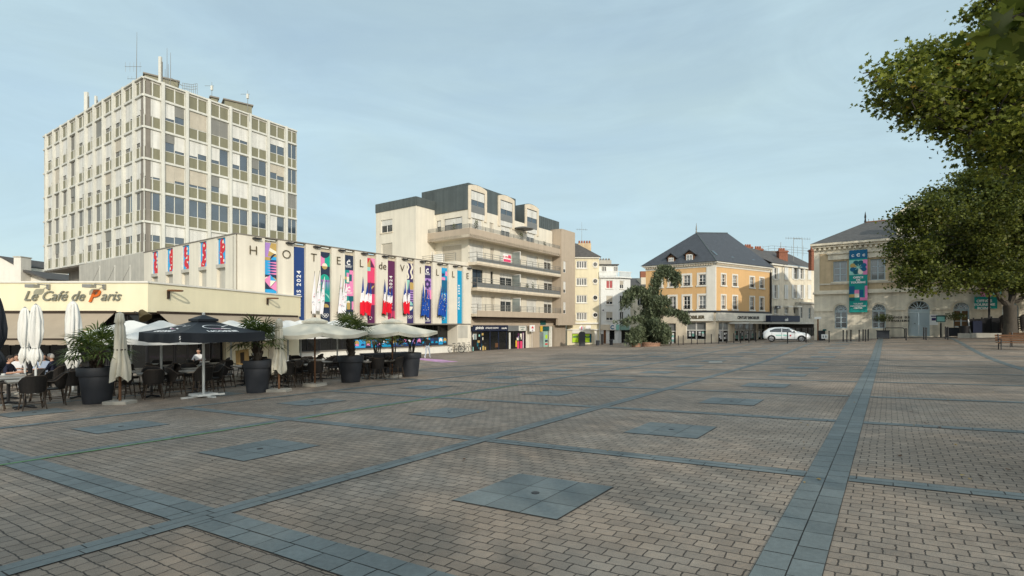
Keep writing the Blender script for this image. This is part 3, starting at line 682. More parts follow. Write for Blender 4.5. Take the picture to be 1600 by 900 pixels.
for j in range(6): b.poly([(.05+.16*j, .61), (.15+.16*j, .61), (.10+.16*j, .45)], 'bk_lilac')
b.circ(.5, .34, .45, 'bk_mint', 0, 90).rect(0, .2, 1, .3, 'bk_navy').circ(.6, .22, .3, 'bk_gold', 0, 180).rect(0, .0, 1, .19, 'bk_navy').rings(.10).done('banner with a green dome above white rings between T and E')
b = nb(3, 'bk_navy'); b.logo(.86).rect(0, .0, 1, .0, 'bk_navy').rect(0, .58, 1, .78, 'bk_teal').rect(.6, .58, 1, .78, 'bk_pink').rect(.3, .62, .85, .72, 'bk_tealdark').rect(.3, .68, .55, .74, 'bk_pink').rect(.3, .60, .55, .68, 'bk_cream').rect(0, .64, .3, .68, 'bk_gold').rect(0, .4, 1, .58, 'bk_pink').logo(.47).rect(0, .2, 1, .4, 'bk_teal').rect(.5, .2, 1, .4, 'bk_tealdark').rect(.3, .2, .65, .3, 'bk_gold').circ(.475, .3, .175, 'bk_cream', 0, 180).rect(.82, .2, 1, .32, 'bk_pink').logo(.07).done('navy and pink banner with three C emblems between E and L')
b = nb(4, 'bk_rose'); b.poly([(0, .86), (.5, .98), (0, 1)], 'bk_red').poly([(0, .86), (.5, .86), (.5, 1)], 'bk_gold').poly([(.5, 1), (1, .88), (1, 1)], 'bk_pink').poly([(.5, .86), (1, .86), (.5, .98)], 'bk_plum').rect(0, .8, .5, .86, 'bk_mint').rect(0, .45, 1, .62, 'bk_plum').circ(1, .5, .5, 'bk_gold', 90, 180).rect(0, .0, 1, .28, 'bk_plum').rect(.4, .28, 1, .4, 'bk_rose').agitos(.08).done('red and plum banner with triangles at its top between L and de')
b = nb(5, 'bk_plum'); b.rect(0, 0, 1, .20, 'bk_rose')
for j in range(5): b.rect(.04+.2*j, 0, .12+.2*j, .24, 'bk_plum')
b.txt('2024', .68, .50, .50, up=True).done('plum PARIS 2024 banner with red stripes at its foot, between de and V')
b = nb(6, 'bk_purple')
for u in (.28, .78):
    for j in range(8): b.poly([(u-.12+.1*math.sin(j*1.3), .74+.032*j), (u+.1+.1*math.sin(j*1.3), .74+.032*j), (u+.1+.1*math.sin((j+1)*1.3), .772+.032*j), (u-.12+.1*math.sin((j+1)*1.3), .772+.032*j)], 'bk_cream')
b.circ(.75, .62, .4, 'bk_gold', 0, 360).rect(0, .56, .5, .72, 'bk_mint').rect(0, .36, 1, .56, 'bk_lilac')
for j in range(5): b.rect(.2, .37+.04*j, 1, .388+.04*j, 'bk_purple')
b.rect(0, .2, 1, .36, 'bk_blue').circ(.5, .28, .42, 'bk_cream', 180, 360).circ(.5, .3, .42, 'bk_mint', 0, 180).rect(0, 0, 1, .19, 'bk_purple').rings(.10).done('purple banner with white waves at its top between V and I')
b = nb(7, 'bk_purple'); b.logo(.88).rect(0, .58, 1, .78, 'bk_lilac')
for a in range(0, 360, 60): c, s = math.cos(R(a+30)), math.sin(R(a+30)); b.circ(.5+.30*c, .68+.30*s*b.w/b.h, .17, 'bk_purple', n=10)
b.rect(.5, .42, 1, .58, 'bk_pink').logo(.07).done('purple banner with a flower of petals between I and L')
b = nb(8, 'bk_aqua'); b.circ(.35, .9, .32, 'bk_blue', 180, 360).circ(.4, 1, .4, 'bk_sky', 180, 360).rect(.75, .86, 1, .94, 'bk_pink').rect(0, .78, .7, .83, 'bk_pink').rect(0, .55, 1, .78, 'bk_deep').rect(0, .3, 1, .55, 'bk_sky').ring(.5, .48, .3, .08, 'bk_cream').rect(0, .2, .5, .3, 'bk_deep').agitos(.09).done('turquoise banner with dark blue half disc between the first pair of Ls in VILLE')
nb(9, 'bk_aqua', ZH-.5).txt('2024', .66, .5, .46, up=True).done('plain turquoise PARIS 2024 banner before the last E')
lab = ['nearest to the grey annex', 'second from the grey annex', 'in the middle of the five', 'second from the corner', 'nearest to the corner']
for i, (a, b_) in enumerate(hw):
    b = BN(HL, a+.02, b_-.02, 6.0, ZH-.08, 'bk_sky', out=-.12); rb = random.Random(40+i)
    for j in range(5): b.circ(.3+.4*rb.random(), .1+.18*j, .2+.12*rb.random(), 'bk_red', n=12).circ(.3+.4*rb.random(), .14+.18*j, .10, 'bk_cream', n=8)
    b.mb.build('banner', label='blue banner with red shapes on the side wall, '+lab[i], cat='banner', group='blue banners on the town hall flank')

# ---- flags in their wall brackets
def flag(base, tip, kind, label, sd):
    rf = random.Random(sd); s0 = HR.s(base[0]); F2 = HR.moved(out=.75); s1 = F2.s(tip[0]); z0 = HR.z(base[1], s0); z1 = F2.z(tip[1], s1)
    A, B = HR.P(s0, z0, .06), HR.P(s1, z1, .75); t = thing('flag', A, label, 'flag', {'f': 'French flags on the town hall', 'e': 'European flags on the town hall', 'w': 'white games flags on the town hall'}[kind])
    mb = MB(); mb.tube([A, B], [.022, .014], 'letter_brown', n=6); mb.tube([B, B+(B-A).normalized()*.09], [.022, .004], 'letter_brown', n=6); mb.build('pole', t)
    mb = MB(); mb.fbox(HR, s0-.06, s0+.06, z0-.14, z0+.05, 0, .09, 'letter_brown'); mb.build('bracket', t)
    nr, nc = 15, 9; hgt = (z1-z0)*(.93+.1*rf.random()); ph = rf.random()*6; pts = []
    for j in range(nr+1):
        v = j/nr; ax = A+(B-A)*(1-.55*v*.7); wd = .03+(.33 if kind == 'w' else .44)*min(1, v*1.6)*(.8+.2*math.sin(v*5+ph)); row = []
        for i in range(nc+1):
            u = i/nc-.5; fold = .075*min(1, v*2.2)*math.sin(u*13+ph+v*1.5)
            zz = z1-.06-hgt*v-(.14*u*v if kind == 'f' else .2*abs(u)*v)+.05*v*math.sin(u*9+ph)
            row.append(ax+(HR.P(u*wd, 0, fold+.05)-HR.P(0, 0, 0))+Vector((0, 0, zz-ax.z)))
        pts.append(row)
    for j in range(nr):
        for i in range(nc):
            v = (j+.5)/nr+.045*math.sin(i*.8+ph); m = 'eu_blue'
            if kind == 'f': m = 'fl_blue' if v < .36 else ('fl_white' if v < .62 else 'fl_red')
            if kind == 'w': m = 'fl_white'
            FLG.face([pts[j][i], pts[j+1][i], pts[j+1][i+1], pts[j][i+1]], m)
    if kind != 'f':
        for k in range(9 if kind == 'e' else 6):
            j, i = rf.randint(5, nr-3), rf.randint(1, nc-2); c = pts[j][i]+HR.P(0, 0, .035)-HR.P(0, 0, 0); Fl = Fr((c.x, c.y), HR.d)
            if kind == 'e': FLG.fpoly(Fl, [(r*math.sin(a), c.z+r*math.cos(a)) for r, a in ((.05 if q % 2 == 0 else .022, -q*math.pi/5) for q in range(10))], .0, 'eu_star')
            else: annulus(FLG, Fl, (0, c.z), .075, .022, .0, rf.choice(['ol_red', 'ol_red', 'bk_blue', 'ol_green', 'letter_black']), 10, 0, 3.6)
groups = [((487, 487), [(491.5, 425), (499.5, 424), (506.5, 431)], 'w', 'below the T'), ((527, 488), [(532.5, 431), (537.5, 437), (541, 441)], 'w', 'below the E of HOTEL'),
          ((564, 490), [(567, 434), (574.5, 441), (579, 441)], 'f', 'below the L of HOTEL'), ((597, 490), [(601, 438), (607, 446), (612, 447)], 'f', 'below the word de'),
          ((630, 490), [(633, 441), (639, 441)], 'f', 'below the V'), ((657, 492), [(661, 444), (666, 451), (670, 451)], 'e', 'below the I of VILLE'), ((684, 492), [(689, 447), (693, 449), (697, 452)], 'e', 'below the first L of VILLE')]
kn = {'w': 'limp white flag with coloured rings', 'f': 'limp blue white red flag', 'e': 'limp blue flag with gold stars'}
for gi, (ba, tips, kind, where) in enumerate(groups):
    od = ['left one', 'middle one', 'right one'] if len(tips) == 3 else ['left one', 'right one']
    for i, tp in enumerate(tips):
        FLG = MB(); before = set(bpy.data.objects)
        flag((ba[0]+i*2.2, ba[1]), tp, kind, '%s, %s of the bracket %s' % (kn[kind], od[i].replace(' one', ''), where.replace('the first L of VILLE', 'first L of VILLE')), gi*10+i)
        t = [o for o in bpy.data.objects if o not in before and o.type == 'EMPTY'][0]
        FLG.build('cloth', t, smooth=True, ang=80)
# ================================================================== café pavilion
CK = Vector((-18.28, 25.7)); CFr = Fr((-45., 25.7), (1, 0)); CR = Fr(CK, (.172, .985)); SK = 26.72; LCR = 13.25
ZC1, ZC0 = 3.82, 2.36
cafe = thing('cafe', (CK.x, CK.y, gz(CK.x, CK.y)), 'low cream café pavilion with slanted Le Café de Paris lettering over beige awnings', 'café')
mb = MB()
mb.fbox(CFr, 0, SK, ZC0, ZC1, -.5, 0, 'cream_cafe'); mb.fbox(CR, .003, LCR, ZC0, ZC1, -.5, 0, 'cream_cafe'); mb.build('fascia', cafe)
mb = MB(); mb.fbox(CFr, 0, SK+.06, ZC1+.003, ZC1+.09, -.6, .07, 'trim_white'); mb.fbox(CR, .07, LCR+.06, ZC1+.003, ZC1+.09, -.6, .07, 'trim_white')
rf_ = [CFr.P(0, 0, -.4), CFr.P(SK, 0, -.4), CR.P(LCR, 0, -.4), Vector((-45, 40, 0))]
mb.face([Vector((p.x, p.y, ZC1-.12)) for p in rf_], 'concrete_grey'); mb.build('roof', cafe)
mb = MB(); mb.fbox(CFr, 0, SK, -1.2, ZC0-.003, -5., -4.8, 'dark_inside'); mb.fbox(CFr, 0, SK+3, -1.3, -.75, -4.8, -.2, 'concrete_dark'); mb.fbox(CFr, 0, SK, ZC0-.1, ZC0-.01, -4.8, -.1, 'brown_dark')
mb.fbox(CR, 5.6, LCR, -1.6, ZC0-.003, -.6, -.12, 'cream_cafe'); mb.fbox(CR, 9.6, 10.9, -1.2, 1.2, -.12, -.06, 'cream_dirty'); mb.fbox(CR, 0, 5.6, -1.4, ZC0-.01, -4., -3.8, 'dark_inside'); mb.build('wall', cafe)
for F, a, b, n in ((CFr, 14.5, SK-.25, 6), (CR, .25, 5.5, 3)):
    w = (b-a)/n
    for i in range(n): window(F, a+w*i+.02, a+w*(i+1)-.02, -.95, ZC0-.1, -.35, cafe, fm='black_metal', gm='pane_shop', nx=2, fw=.05, name='cafe_window')
# a bright counter seen through the glass at the corner
mb = MB(); mb.fbox(CR, 1.2, 5.0, -.9, .1, -3.4, -2.8, 'lime' if False else 'mint'); mb.fbox(CR, .8, 5.2, .1, .16, -3.5, -2.7, 'concrete_light'); mb.build('counter', cafe)
def awning(F, a, b, z1, dz, dep):
    mb = MB(); mb.fbox(F, a-.02, b+.02, z1, z1+.13, .0, .16, 'brown_dark')
    n = int((b-a)/.6)
    for i in range(n):
        p, q = a+(b-a)*i/n, a+(b-a)*(i+1)/n; sg = lambda v: .05*math.sin(v*3.1)
        rows = [(.1, z1+.02), (dep*.5, z1-dz*.5-.04), (dep, z1-dz)]
        for j in (0, 1): mb.face([F.P(p, rows[j][1], rows[j][0]), F.P(p, rows[j+1][1], rows[j+1][0]), F.P(q, rows[j+1][1], rows[j+1][0]), F.P(q, rows[j][1], rows[j][0])], 'awning')
    mb.fbox(F, a, b, z1-dz-.05, z1-dz+.02, dep-.02, dep+.06, 'brown_dark')
    n = int((b-a)/.28)
    for i in range(n): p, q = a+(b-a)*i/n, a+(b-a)*(i+1)/n; mb.fbox(F, p, q, z1-dz-.27-.02*(i % 2), z1-dz-.052, dep+.0, dep+.03, 'awning')
    return mb.build('awning', cafe)
awning(CFr, 15.8, SK-1.6, 2.29, 1.22, 2.0); awning(CR, .55, LCR-.6, 2.29, 1.2, 1.9)
mb = MB(); kx = CK.x; mb.tube([Vector((kx-.05, 25.3, 2.4)), Vector((kx+.25, 25.2, 2.05))], [.12, .3], 'letter_brown', n=8); mb.tube([Vector((kx-.35, 25.3, 2.35)), Vector((kx+.05, 24.9, 2.3))], .05, 'black_metal'); mb.build('corner_lamp', cafe)
k = (190-40)/800.*25.7; tw = sum(TEXTS[q][2] for q in ('cafe1', 'cafeP', 'cafe2')); sz = k/(tw+.35)
x0 = (40-800)/800.*25.7+45; zt = 2.94
# the stroke of each word is built as raised metal letters
for key, mat_, gap in (('cafe1', 'letter_grey', .26), ('cafeP', 'letter_orange', .02), ('cafe2', 'letter_grey', 0)):
    mb = MB(); mb.text(key, FB(CFr, x0, zt-(.06 if key == 'cafeP' else 0), .05), sz*(1.22 if key == 'cafeP' else 1), mat_, align=0, depth=.05); mb.build('lettering', cafe)
    x0 += TEXTS[key][2]*sz*(1.2 if key == 'cafeP' else 1)+gap*sz
for px in (70, 157):
    s = (px-800)/800.*25.7+45; mb = MB(); mb.fbox(CFr, s+.18, s+.3, 3.5, 3.75, 0, .12, 'steel_grey'); mb.tube([CFr.P(s+.24, 3.7, .08), CFr.P(s+.1, 3.72, .5)], .025, 'steel_grey'); mb.fbox(CFr, s-.3, s+.12, 3.54, 3.7, .4, .75, 'steel_grey'); mb.build('sign_floodlight', cafe)
for px, z in ((262, 3.5), (417, 3.52)):
    s = CR.s(px); mb = MB(); mb.fbox(CR, s-.05, s+.05, z-.42, z+.02, 0, .1, 'brown_dark')
    r = [CR.P(s, z-.05, .08)+Vector((.33+.33*math.cos(a), .33*math.sin(a), .06)) for a in [math.pi+2*math.pi*i/14 for i in range(15)]]
    mb.tube(r, .045, 'rust', n=6, cap=False); mb.build('ring_lamp', cafe)

# ================================================================== the terrace: a frame running along the planters
TP = gp(152, 630); TE = gp(641, 588); TF = Fr((TP.x, TP.y), (TE.x-TP.x, TE.y-TP.y))
def tp(s, out): p = TF.P(s, 0, out); p.z = gz(p.x, p.y); return p
def toTF(p): q = Vector((p.x, p.y))-TF.o; return q.dot(TF.d), q.dot(TF.n)
# ---- chair, built once
def make_chair():
    t = thing('bistro_chair', (0, 0, 0))
    mb = MB(); mb.lathe([(.20, .44), (.235, .45), (.235, .475), (.19, .485)], (0, 0, 0), 'wicker', n=14); mb.build('seat', t, smooth=True)
    mb = MB(); n = 14                                               # curved back that sinks into arms
    def prof(a): h = .74+.12*math.cos(a)**3 if math.cos(a) > 0 else .70-.06*abs(math.cos(a)); return h
    ang = [(-125+250*i/n) for i in range(n+1)]
    for i in range(n):
        P = []
        for a in (ang[i], ang[i+1]):
            c, s = math.cos(R(a)), math.sin(R(a)); h = .88 if abs(a) < 45 else .88-.2*min(1, (abs(a)-45)/45)
            lo = .47 if abs(a) < 80 else .62
            P.append([Vector((s*.25, c*.235, lo)), Vector((s*.285, c*.30, h)), Vector((s*.265, c*.28, h)), Vector((s*.232, c*.218, lo))])
        a, b = P
        for q in range(4): mb.face([a[q], b[q], b[(q+1) % 4], a[(q+1) % 4]], 'wicker')
    top = []
    for i in range(n+1):
        a = ang[i]; c, s = math.cos(R(a)), math.sin(R(a)); h = .885 if abs(a) < 45 else .885-.2*min(1, (abs(a)-45)/45); top.append(Vector((s*.277, c*.292, h)))
    mb.tube(top, .014, 'cane', n=5); mb.build('backrest', t, smooth=True)
    for sx in (-1, 1):
        for sy in (-1, 1):
            mb = MB(); mb.tube([Vector((sx*.17, sy*.16, .46)), Vector((sx*.235, sy*.23, .0))], [.017, .014], 'cane', n=6)
            if sy < 0: mb.tube([Vector((sx*.20, sy*.19, .30)), Vector((sx*.235, sy*.16, .66))], .013, 'cane', n=5)
            mb.build('leg', t)
    mb = MB()
    for sy in (-1, 1): mb.tube([Vector((-.21, sy*.205, .17)), Vector((.21, sy*.205, .17))], .011, 'cane', n=5)
    for sx in (-1, 1): mb.tube([Vector((sx*.205, -.21, .21)), Vector((sx*.205, .21, .21))], .011, 'cane', n=5)
    mb.build('stretcher', t); return t
def make_table():
    t = thing('cafe_table', (0, 0, 0))
    mb = MB(); mb.box(-.36, .36, -.36, .36, .715, .745, 'table_top'); mb.box(-.35, .35, -.35, .35, .70, .714, 'steel_grey'); mb.build('tabletop', t)
    mb = MB(); mb.tube([Vector((0, 0, .03)), Vector((0, 0, .70))], .035, 'black_metal', n=8); mb.build('column', t)
    mb = MB()
    for a in range(4): c, s = math.cos(R(45+90*a)), math.sin(R(45+90*a)); mb.tube([Vector((0, 0, .06)), Vector((c*.3, s*.3, .015))], [.03, .018], 'black_metal', n=6)
    mb.build('foot', t); return t
def make_ashtray():
    mb = MB(); mb.lathe([(.05, 0), (.055, .05), (.048, .05), (.044, .012)], (0, 0, 0), 'pole_white', n=10); return mb.build('ashtray')
CH0, TB0, AS0 = make_chair(), make_table(), make_ashtray(); used = [0, 0, 0]
def place(i, p, rz, label, cat, group):
    src = (CH0, TB0, AS0)[i]
    if used[i]: o = copy_tree(src) if i < 2 else src.copy()
    else: o = src
    if used[i] and i == 2: SC.collection.objects.link(o)
    used[i] += 1; o.location = p; o.rotation_euler = (0, 0, rz); return tags(o, label, cat, group)
rt = random.Random(21)
ORD = ['first', 'second', 'third', 'fourth', 'fifth', 'sixth', 'seventh', 'eighth', 'ninth', 'tenth', 'eleventh', 'twelfth']
base_rot = math.atan2(TF.d.y, TF.d.x)
rows = [('front row', -.35, [-5.6, -4.3, -2.95, -1.55, 1.25, 2.6, 5.15, 6.35, 8.75, 9.65]), ('second row', -2.1, [-6.2, -4.7, -3.2, -1.7, -.1, 1.5, 3.0, 4.6, 6.1, 7.6, 9.1]),
        ('third row', -3.9, [-6.4, -4.9, -3.3, -1.7, 1.9, 3.6, 5.2, 6.8, 8.4, 9.9]), ('fourth row', -5.7, [-7.5, -5.9, -4.2, 1.4, 3.1, 4.8, 6.5, 8.3, 10.0]), ('back row', -7.8, [-8.5, -6.7, 1.2, 3.2, 5.0, 7.0, 9.4])]
TABLES = {}
for ri, (rn, out, ss) in enumerate(rows):
    for i, s in enumerate(ss):
        s += rt.uniform(-.1, .1); o = out+rt.uniform(-.12, .12); p = tp(s, o); rz = base_rot+rt.uniform(-.12, .12); TABLES[(ri, i)] = (p, rz)
        nm = '%s table in the %s' % (ORD[i], rn)
        place(1, p, rz, 'square grey café table, %s from the left in the %s' % (ORD[i], rn), 'table', 'café tables on the terrace')
        sides = [(-1, 0, 'left'), (1, 0, 'right'), (0, -1, 'open'), (0, 1, 'café')]
        if ri == 0: sel = [sides[0], sides[1], sides[2]] if i % 3 != 1 else [sides[0], sides[2], sides[3]]
        elif ri < 3: sel = [sides[0], sides[1]] if i % 2 else [sides[1], sides[2], sides[3]][:2+(ri == 1)]
        else: sel = [sides[2], sides[3]] if i % 2 else [sides[0], sides[1]]
        for dx, dy, side in sel:
            d = .56+rt.uniform(-.04, .12); a = rz+math.atan2(dy, dx)+rt.uniform(-.15, .15)
            q = Vector((p.x+d*math.cos(a), p.y+d*math.sin(a), 0)); q.z = gz(q.x, q.y)
            place(0, q, a-math.pi/2+rt.uniform(-.25, .25), 'black wicker armchair, %s side of %s table from left, %s' % (side, ORD[i], rn), 'chair', 'wicker chairs on the terrace')
        if rt.random() < (.75 if ri < 3 else .4): place(2, p+Vector((rt.uniform(-.2, .2), rt.uniform(-.2, .2), .745)), 0, 'small pale ashtray on the %s from left' % nm, 'ashtray', 'ashtrays on the café tables')

# ---- planters and palms
def pot(p, r, h, label):
    t = thing('planter', p, label, 'planter', 'big tapered planters along the terrace')
    mb = MB(); mb.lathe([(r*.70, 0), (r*.72, .02), (r*.90, h*.74), (r*.905, h*.76), (r*.99, h*.765), (r*1.02, h*.78), (r*1.04, h*.985), (r*1.02, h), (r*.94, h), (r*.92, h*.9)], p, 'anthracite', n=40); mb.build('pot', t, smooth=True)
    mb = MB(); mb.lathe([(r*.92, h*.88), (r*.5, h*.9), (.01, h*.92)], p, 'soil', n=20); mb.build('soil_surface', t); return t
leafmat('palm_leaf', (.028, .052, .012), (.12, .16, .04), trans=.25)
def palm(p, th, ch, label, nl=30, sd=0):
    rp_ = random.Random(sd); t = thing('fan_palm', p, label, 'palm', 'fan palms in the planters')
    mb = MB(); pts = [p+Vector((.03*math.sin(i), .02*math.cos(i*2), th*i/6)) for i in range(7)]; mb.tube(pts, [.10, .12, .13, .13, .12, .11, .08], 'bark', n=10)
    for i in range(90): a = rp_.random()*6.28; z = th*(.08+.9*rp_.random()); b = p+Vector((.12*math.cos(a), .12*math.sin(a), z)); mb.tube([b, b+Vector((.06*math.cos(a), .06*math.sin(a), .12))], [.02, .006], 'brown_dark', n=3)
    mb.build('trunk', t)
    mb = MB(); top = p+Vector((0, 0, th))
    for i in range(nl):
        a = i*2.399+rp_.uniform(-.2, .2); el = R(72-84*(i/nl)**.75+rp_.uniform(-8, 8)); L_ = ch*(.62+.25*rp_.random())
        d = Vector((math.cos(a)*math.cos(el), math.sin(a)*math.cos(el), math.sin(el))); e = top+d*L_*.55+Vector((0, 0, -.06*(1-math.sin(el))))
        mb.tube([top, (top+e)/2+Vector((0, 0, .03)), e], [.014, .011, .008], 'palm_leaf', n=4)
        sd_ = d.cross(Vector((0, 0, 1))).normalized() if abs(d.z) < .98 else Vector((1, 0, 0)); n = 17
        for j in range(n):
            f = R(-125+250*j/(n-1)); w = d*math.cos(f)+sd_*math.sin(f); nn = d.cross(sd_)
            w = (w+nn*rp_.uniform(-.12, .12)).normalized(); l = ch*.42*(.75+.25*math.cos(f*.7)); tip = e+w*l+Vector((0, 0, -.10*l*(1.5+rp_.random()*2))); mid = e+w*l*.55
            q = w.cross(nn).normalized()*.017*ch
            mb.face([e-q*.3, mid-q, tip, mid+q, e+q*.3], 'palm_leaf')
    mb.build('crown', t); return t
PL = [(152, 630, .455, 1.02, .45, 1.3, 'nearest dark tapered planter, at the left end of the terrace', 'spreading fan palm in the planter nearest the café sign'), (402, 613, .435, 1.05, .75, 1.25, 'second dark tapered planter from the left, beside the black parasol', 'fan palm in the second planter, behind the wooden board'),
      (548, 597, .475, 1.02, 1.0, 1.25, 'third dark tapered planter from the left, between the two cream parasols', 'tall fan palm rising between the two open cream parasols')]
for i, (x, y, r, h, th, ch, la, lb) in enumerate(PL):
    p = gp(x, y); pot(p, r, h, la); palm(p+Vector((0, 0, h*.9)), th, ch, lb, sd=i)
p4 = gp(641, 588); pot(p4, .46, 1.02, 'last dark tapered planter, at the right end of the terrace under the parasol')
leafmat('shrub_leaf', (.028, .045, .012), (.11, .13, .03), trans=.25)
def leafy(mb, c, rad, n, size, m, rg):
    for _ in range(n):
        v = Vector((rg.gauss(0, 1), rg.gauss(0, 1), rg.gauss(0, 1))).normalized()*(rg.random()**.5); p = c+Vector((v.x*rad[0], v.y*rad[1], v.z*rad[2]))
        a = Vector((rg.gauss(0, 1), rg.gauss(0, 1), rg.gauss(0, .6))).normalized(); b = a.cross(Vector((rg.gauss(0, 1), rg.gauss(0, 1), rg.gauss(0, 1)))).normalized(); l = size*(.6+.8*rg.random())
        mb.face([p-a*l, p+b*l*.45, p+a*l, p-b*l*.45], m)
rg = random.Random(8)
def shrub(base, stems, top, rad, label, group=None, n=420, size=.06, name='shrub', cat='shrub', leaf='shrub_leaf'):
    t = thing(name, base, label, cat, group); mb = MB()
    for i in range(stems):
        a = rg.random()*6.28; mb.tube([base+Vector((.12*math.cos(a), .12*math.sin(a), 0)), base+Vector((.2*math.cos(a+.3), .2*math.sin(a+.3), top*.6)), base+Vector((.3*math.cos(a), .3*math.sin(a), top))], [.035, .03, .015], 'bark', n=6)
    mb.build('stems', t); mb = MB(); leafy(mb, base+Vector((0, 0, top)), rad, n, size, leaf, rg); mb.build('foliage', t); return t
shrub(p4+Vector((0, 0, .92)), 4, .75, (.75, .75, .35), 'leafy shrub on bare stems in the last planter on the right')
for i, (x, y) in enumerate(((590, 583), (618, 581))):
    p = gp(x, y); t = thing('trough_planter', p, '%s long black trough planter at the back of the terrace' % ['left', 'right'][i], 'planter', 'black troughs at the back of the terrace')
    F = Fr((p.x, p.y), TF.d); mb = MB(); mb.fbox(F, -.75, .75, p.z, p.z+.9, -.28, .28, 'black_plastic'); mb.fbox(F, -.78, .78, p.z+.9, p.z+.96, -.31, .31, 'anthracite'); mb.build('trough', t)
    shrub(p+Vector((0, 0, .9)), 5, .7, (.8, .5, .35), 'arching green shrub in the %s black trough' % ['left', 'right'][i], n=380)
p = gp(402, 613); F = Fr((p.x-.30, p.y-.32), (1, .25)); mb = MB()
T_ = thing('wooden_board', F.P(0, p.z+.96), 'yellowish wooden board with a dark stain standing in the second planter', 'board')
mb.hexa([F.P(-.19, p.z+.93, .02), F.P(.19, p.z+.90, .02), F.P(.19, p.z+.90, -.02), F.P(-.19, p.z+.93, -.02), F.P(-.23, p.z+1.36, -.06), F.P(.15, p.z+1.42, -.06), F.P(.15, p.z+1.42, -.10), F.P(-.23, p.z+1.36, -.10)], 'wood_pale'); mb.build('panel', T_)
mb = MB(); mb.hexa([F.P(-.06, p.z+.96, .024), F.P(.05, p.z+.96, .024), F.P(.05, p.z+.96, .01), F.P(-.06, p.z+.96, .01), F.P(-.09, p.z+1.3, -.045), F.P(.03, p.z+1.32, -.045), F.P(.03, p.z+1.32, -.06), F.P(-.09, p.z+1.3, -.06)], 'brown_dark'); mb.build('dark_panel', T_)

# ---- parasols
def open_parasol(p, half, z_edge, z_top, rot, mat_, label, polem, basem, group, val=.22, vent=True, art=None, sag=.10, cross=False):
    t = thing('open_parasol', p, label, 'parasol', group); a = Vector((math.cos(rot), math.sin(rot), 0)); b = Vector((-math.sin(rot), math.cos(rot), 0))
    mb = MB(); mb.tube([p+Vector((0, 0, .05)), p+Vector((0, 0, z_top-.03))], .032 if 'wood' in polem else .038, polem, n=10); mb.build('pole', t, smooth=True)
    mb = MB()
    if cross:
        for d in (a, b): q = d.cross(Vector((0, 0, 1))); mb.hexa([p+d*.62+q*.05, p-d*.62+q*.05, p-d*.62-q*.05, p+d*.62-q*.05]+[v+Vector((0, 0, .05)) for v in (p+d*.62+q*.05, p-d*.62+q*.05, p-d*.62-q*.05, p+d*.62-q*.05)], basem)
    mb.hexa([p+(a*i+b*j)*.3+Vector((0, 0, .052 if cross else .0)) for i, j in ((1, 1), (-1, 1), (-1, -1), (1, -1))]+[p+(a*i+b*j)*.28+Vector((0, 0, .11)) for i, j in ((1, 1), (-1, 1), (-1, -1), (1, -1))], basem); mb.build('base', t)
    top = p+Vector((0, 0, z_top)); K = [(1, -1), (1, 1), (-1, 1), (-1, -1)]; mb = MB(); n, m = 6, 8
    cor = [p+(a*i+b*j)*half+Vector((0, 0, z_edge)) for i, j in K]
    def pt(c0, c1, r, w):
        e = c0+(c1-c0)*w; q = top+(e-top)*r; return q+Vector((0, 0, -sag*math.sin(math.pi*w)*r*r-.05*math.sin(math.pi*r)))
    for k in range(4):
        c0, c1 = cor[k], cor[(k+1) % 4]
        for i in range(n):
            for j in range(m):
                r0, r1 = .04+.96*i/n, .04+.96*(i+1)/n; w0, w1 = j/m, (j+1)/m
                mb.face([pt(c0, c1, r0, w0), pt(c0, c1, r1, w0), pt(c0, c1, r1, w1), pt(c0, c1, r0, w1)], mat_)
        od = ((c0+c1)/2-p); od.z = 0; od = od.normalized()
        for j in range(m):
            w0, w1 = j/m, (j+1)/m; u0, u1 = pt(c0, c1, 1, w0), pt(c0, c1, 1, w1); dr = Vector((0, 0, -val))
            wv = lambda w: od*(.02*math.sin(w*19+k))+Vector((0, 0, -.02*math.sin(w*math.pi*6)**2))
            mb.face([u0, u0+dr+wv(w0), u1+dr+wv(w1), u1], mat_)
    cn = mb.build('canopy', t, smooth=True, ang=25)
    if vent:
        mb = MB(); c2 = [top+(c-top)*.24+Vector((0, 0, .06)) for c in cor]; tt = top+Vector((0, 0, .10))
        for k in range(4): mb.face([tt, c2[k], c2[(k+1) % 4]], mat_); mb.face([c2[k], c2[k]-Vector((0, 0, .07)), c2[(k+1) % 4]-Vector((0, 0, .07)), c2[(k+1) % 4]], mat_)
        mb.lathe([(.04, 0), (.04, .07), (.02, .09)], tt-Vector((0, 0, .03)), polem, n=8); mb.build('vent', cn)
    mb = MB(); hub = p+Vector((0, 0, z_edge-.1))
    for k in range(4):
        for w in (0, .5):
            e = pt(cor[k], cor[(k+1) % 4], .97, w)-Vector((0, 0, .03)); mb.tube([top-Vector((0, 0, .1)), e], .013, polem, n=4)
            mb.tube([hub, pt(cor[k], cor[(k+1) % 4], .5, w)-Vector((0, 0, .03))], .011, polem, n=4)
    mb.build('ribs', t)
    if art: art(cn, cor, top, pt)
    return t
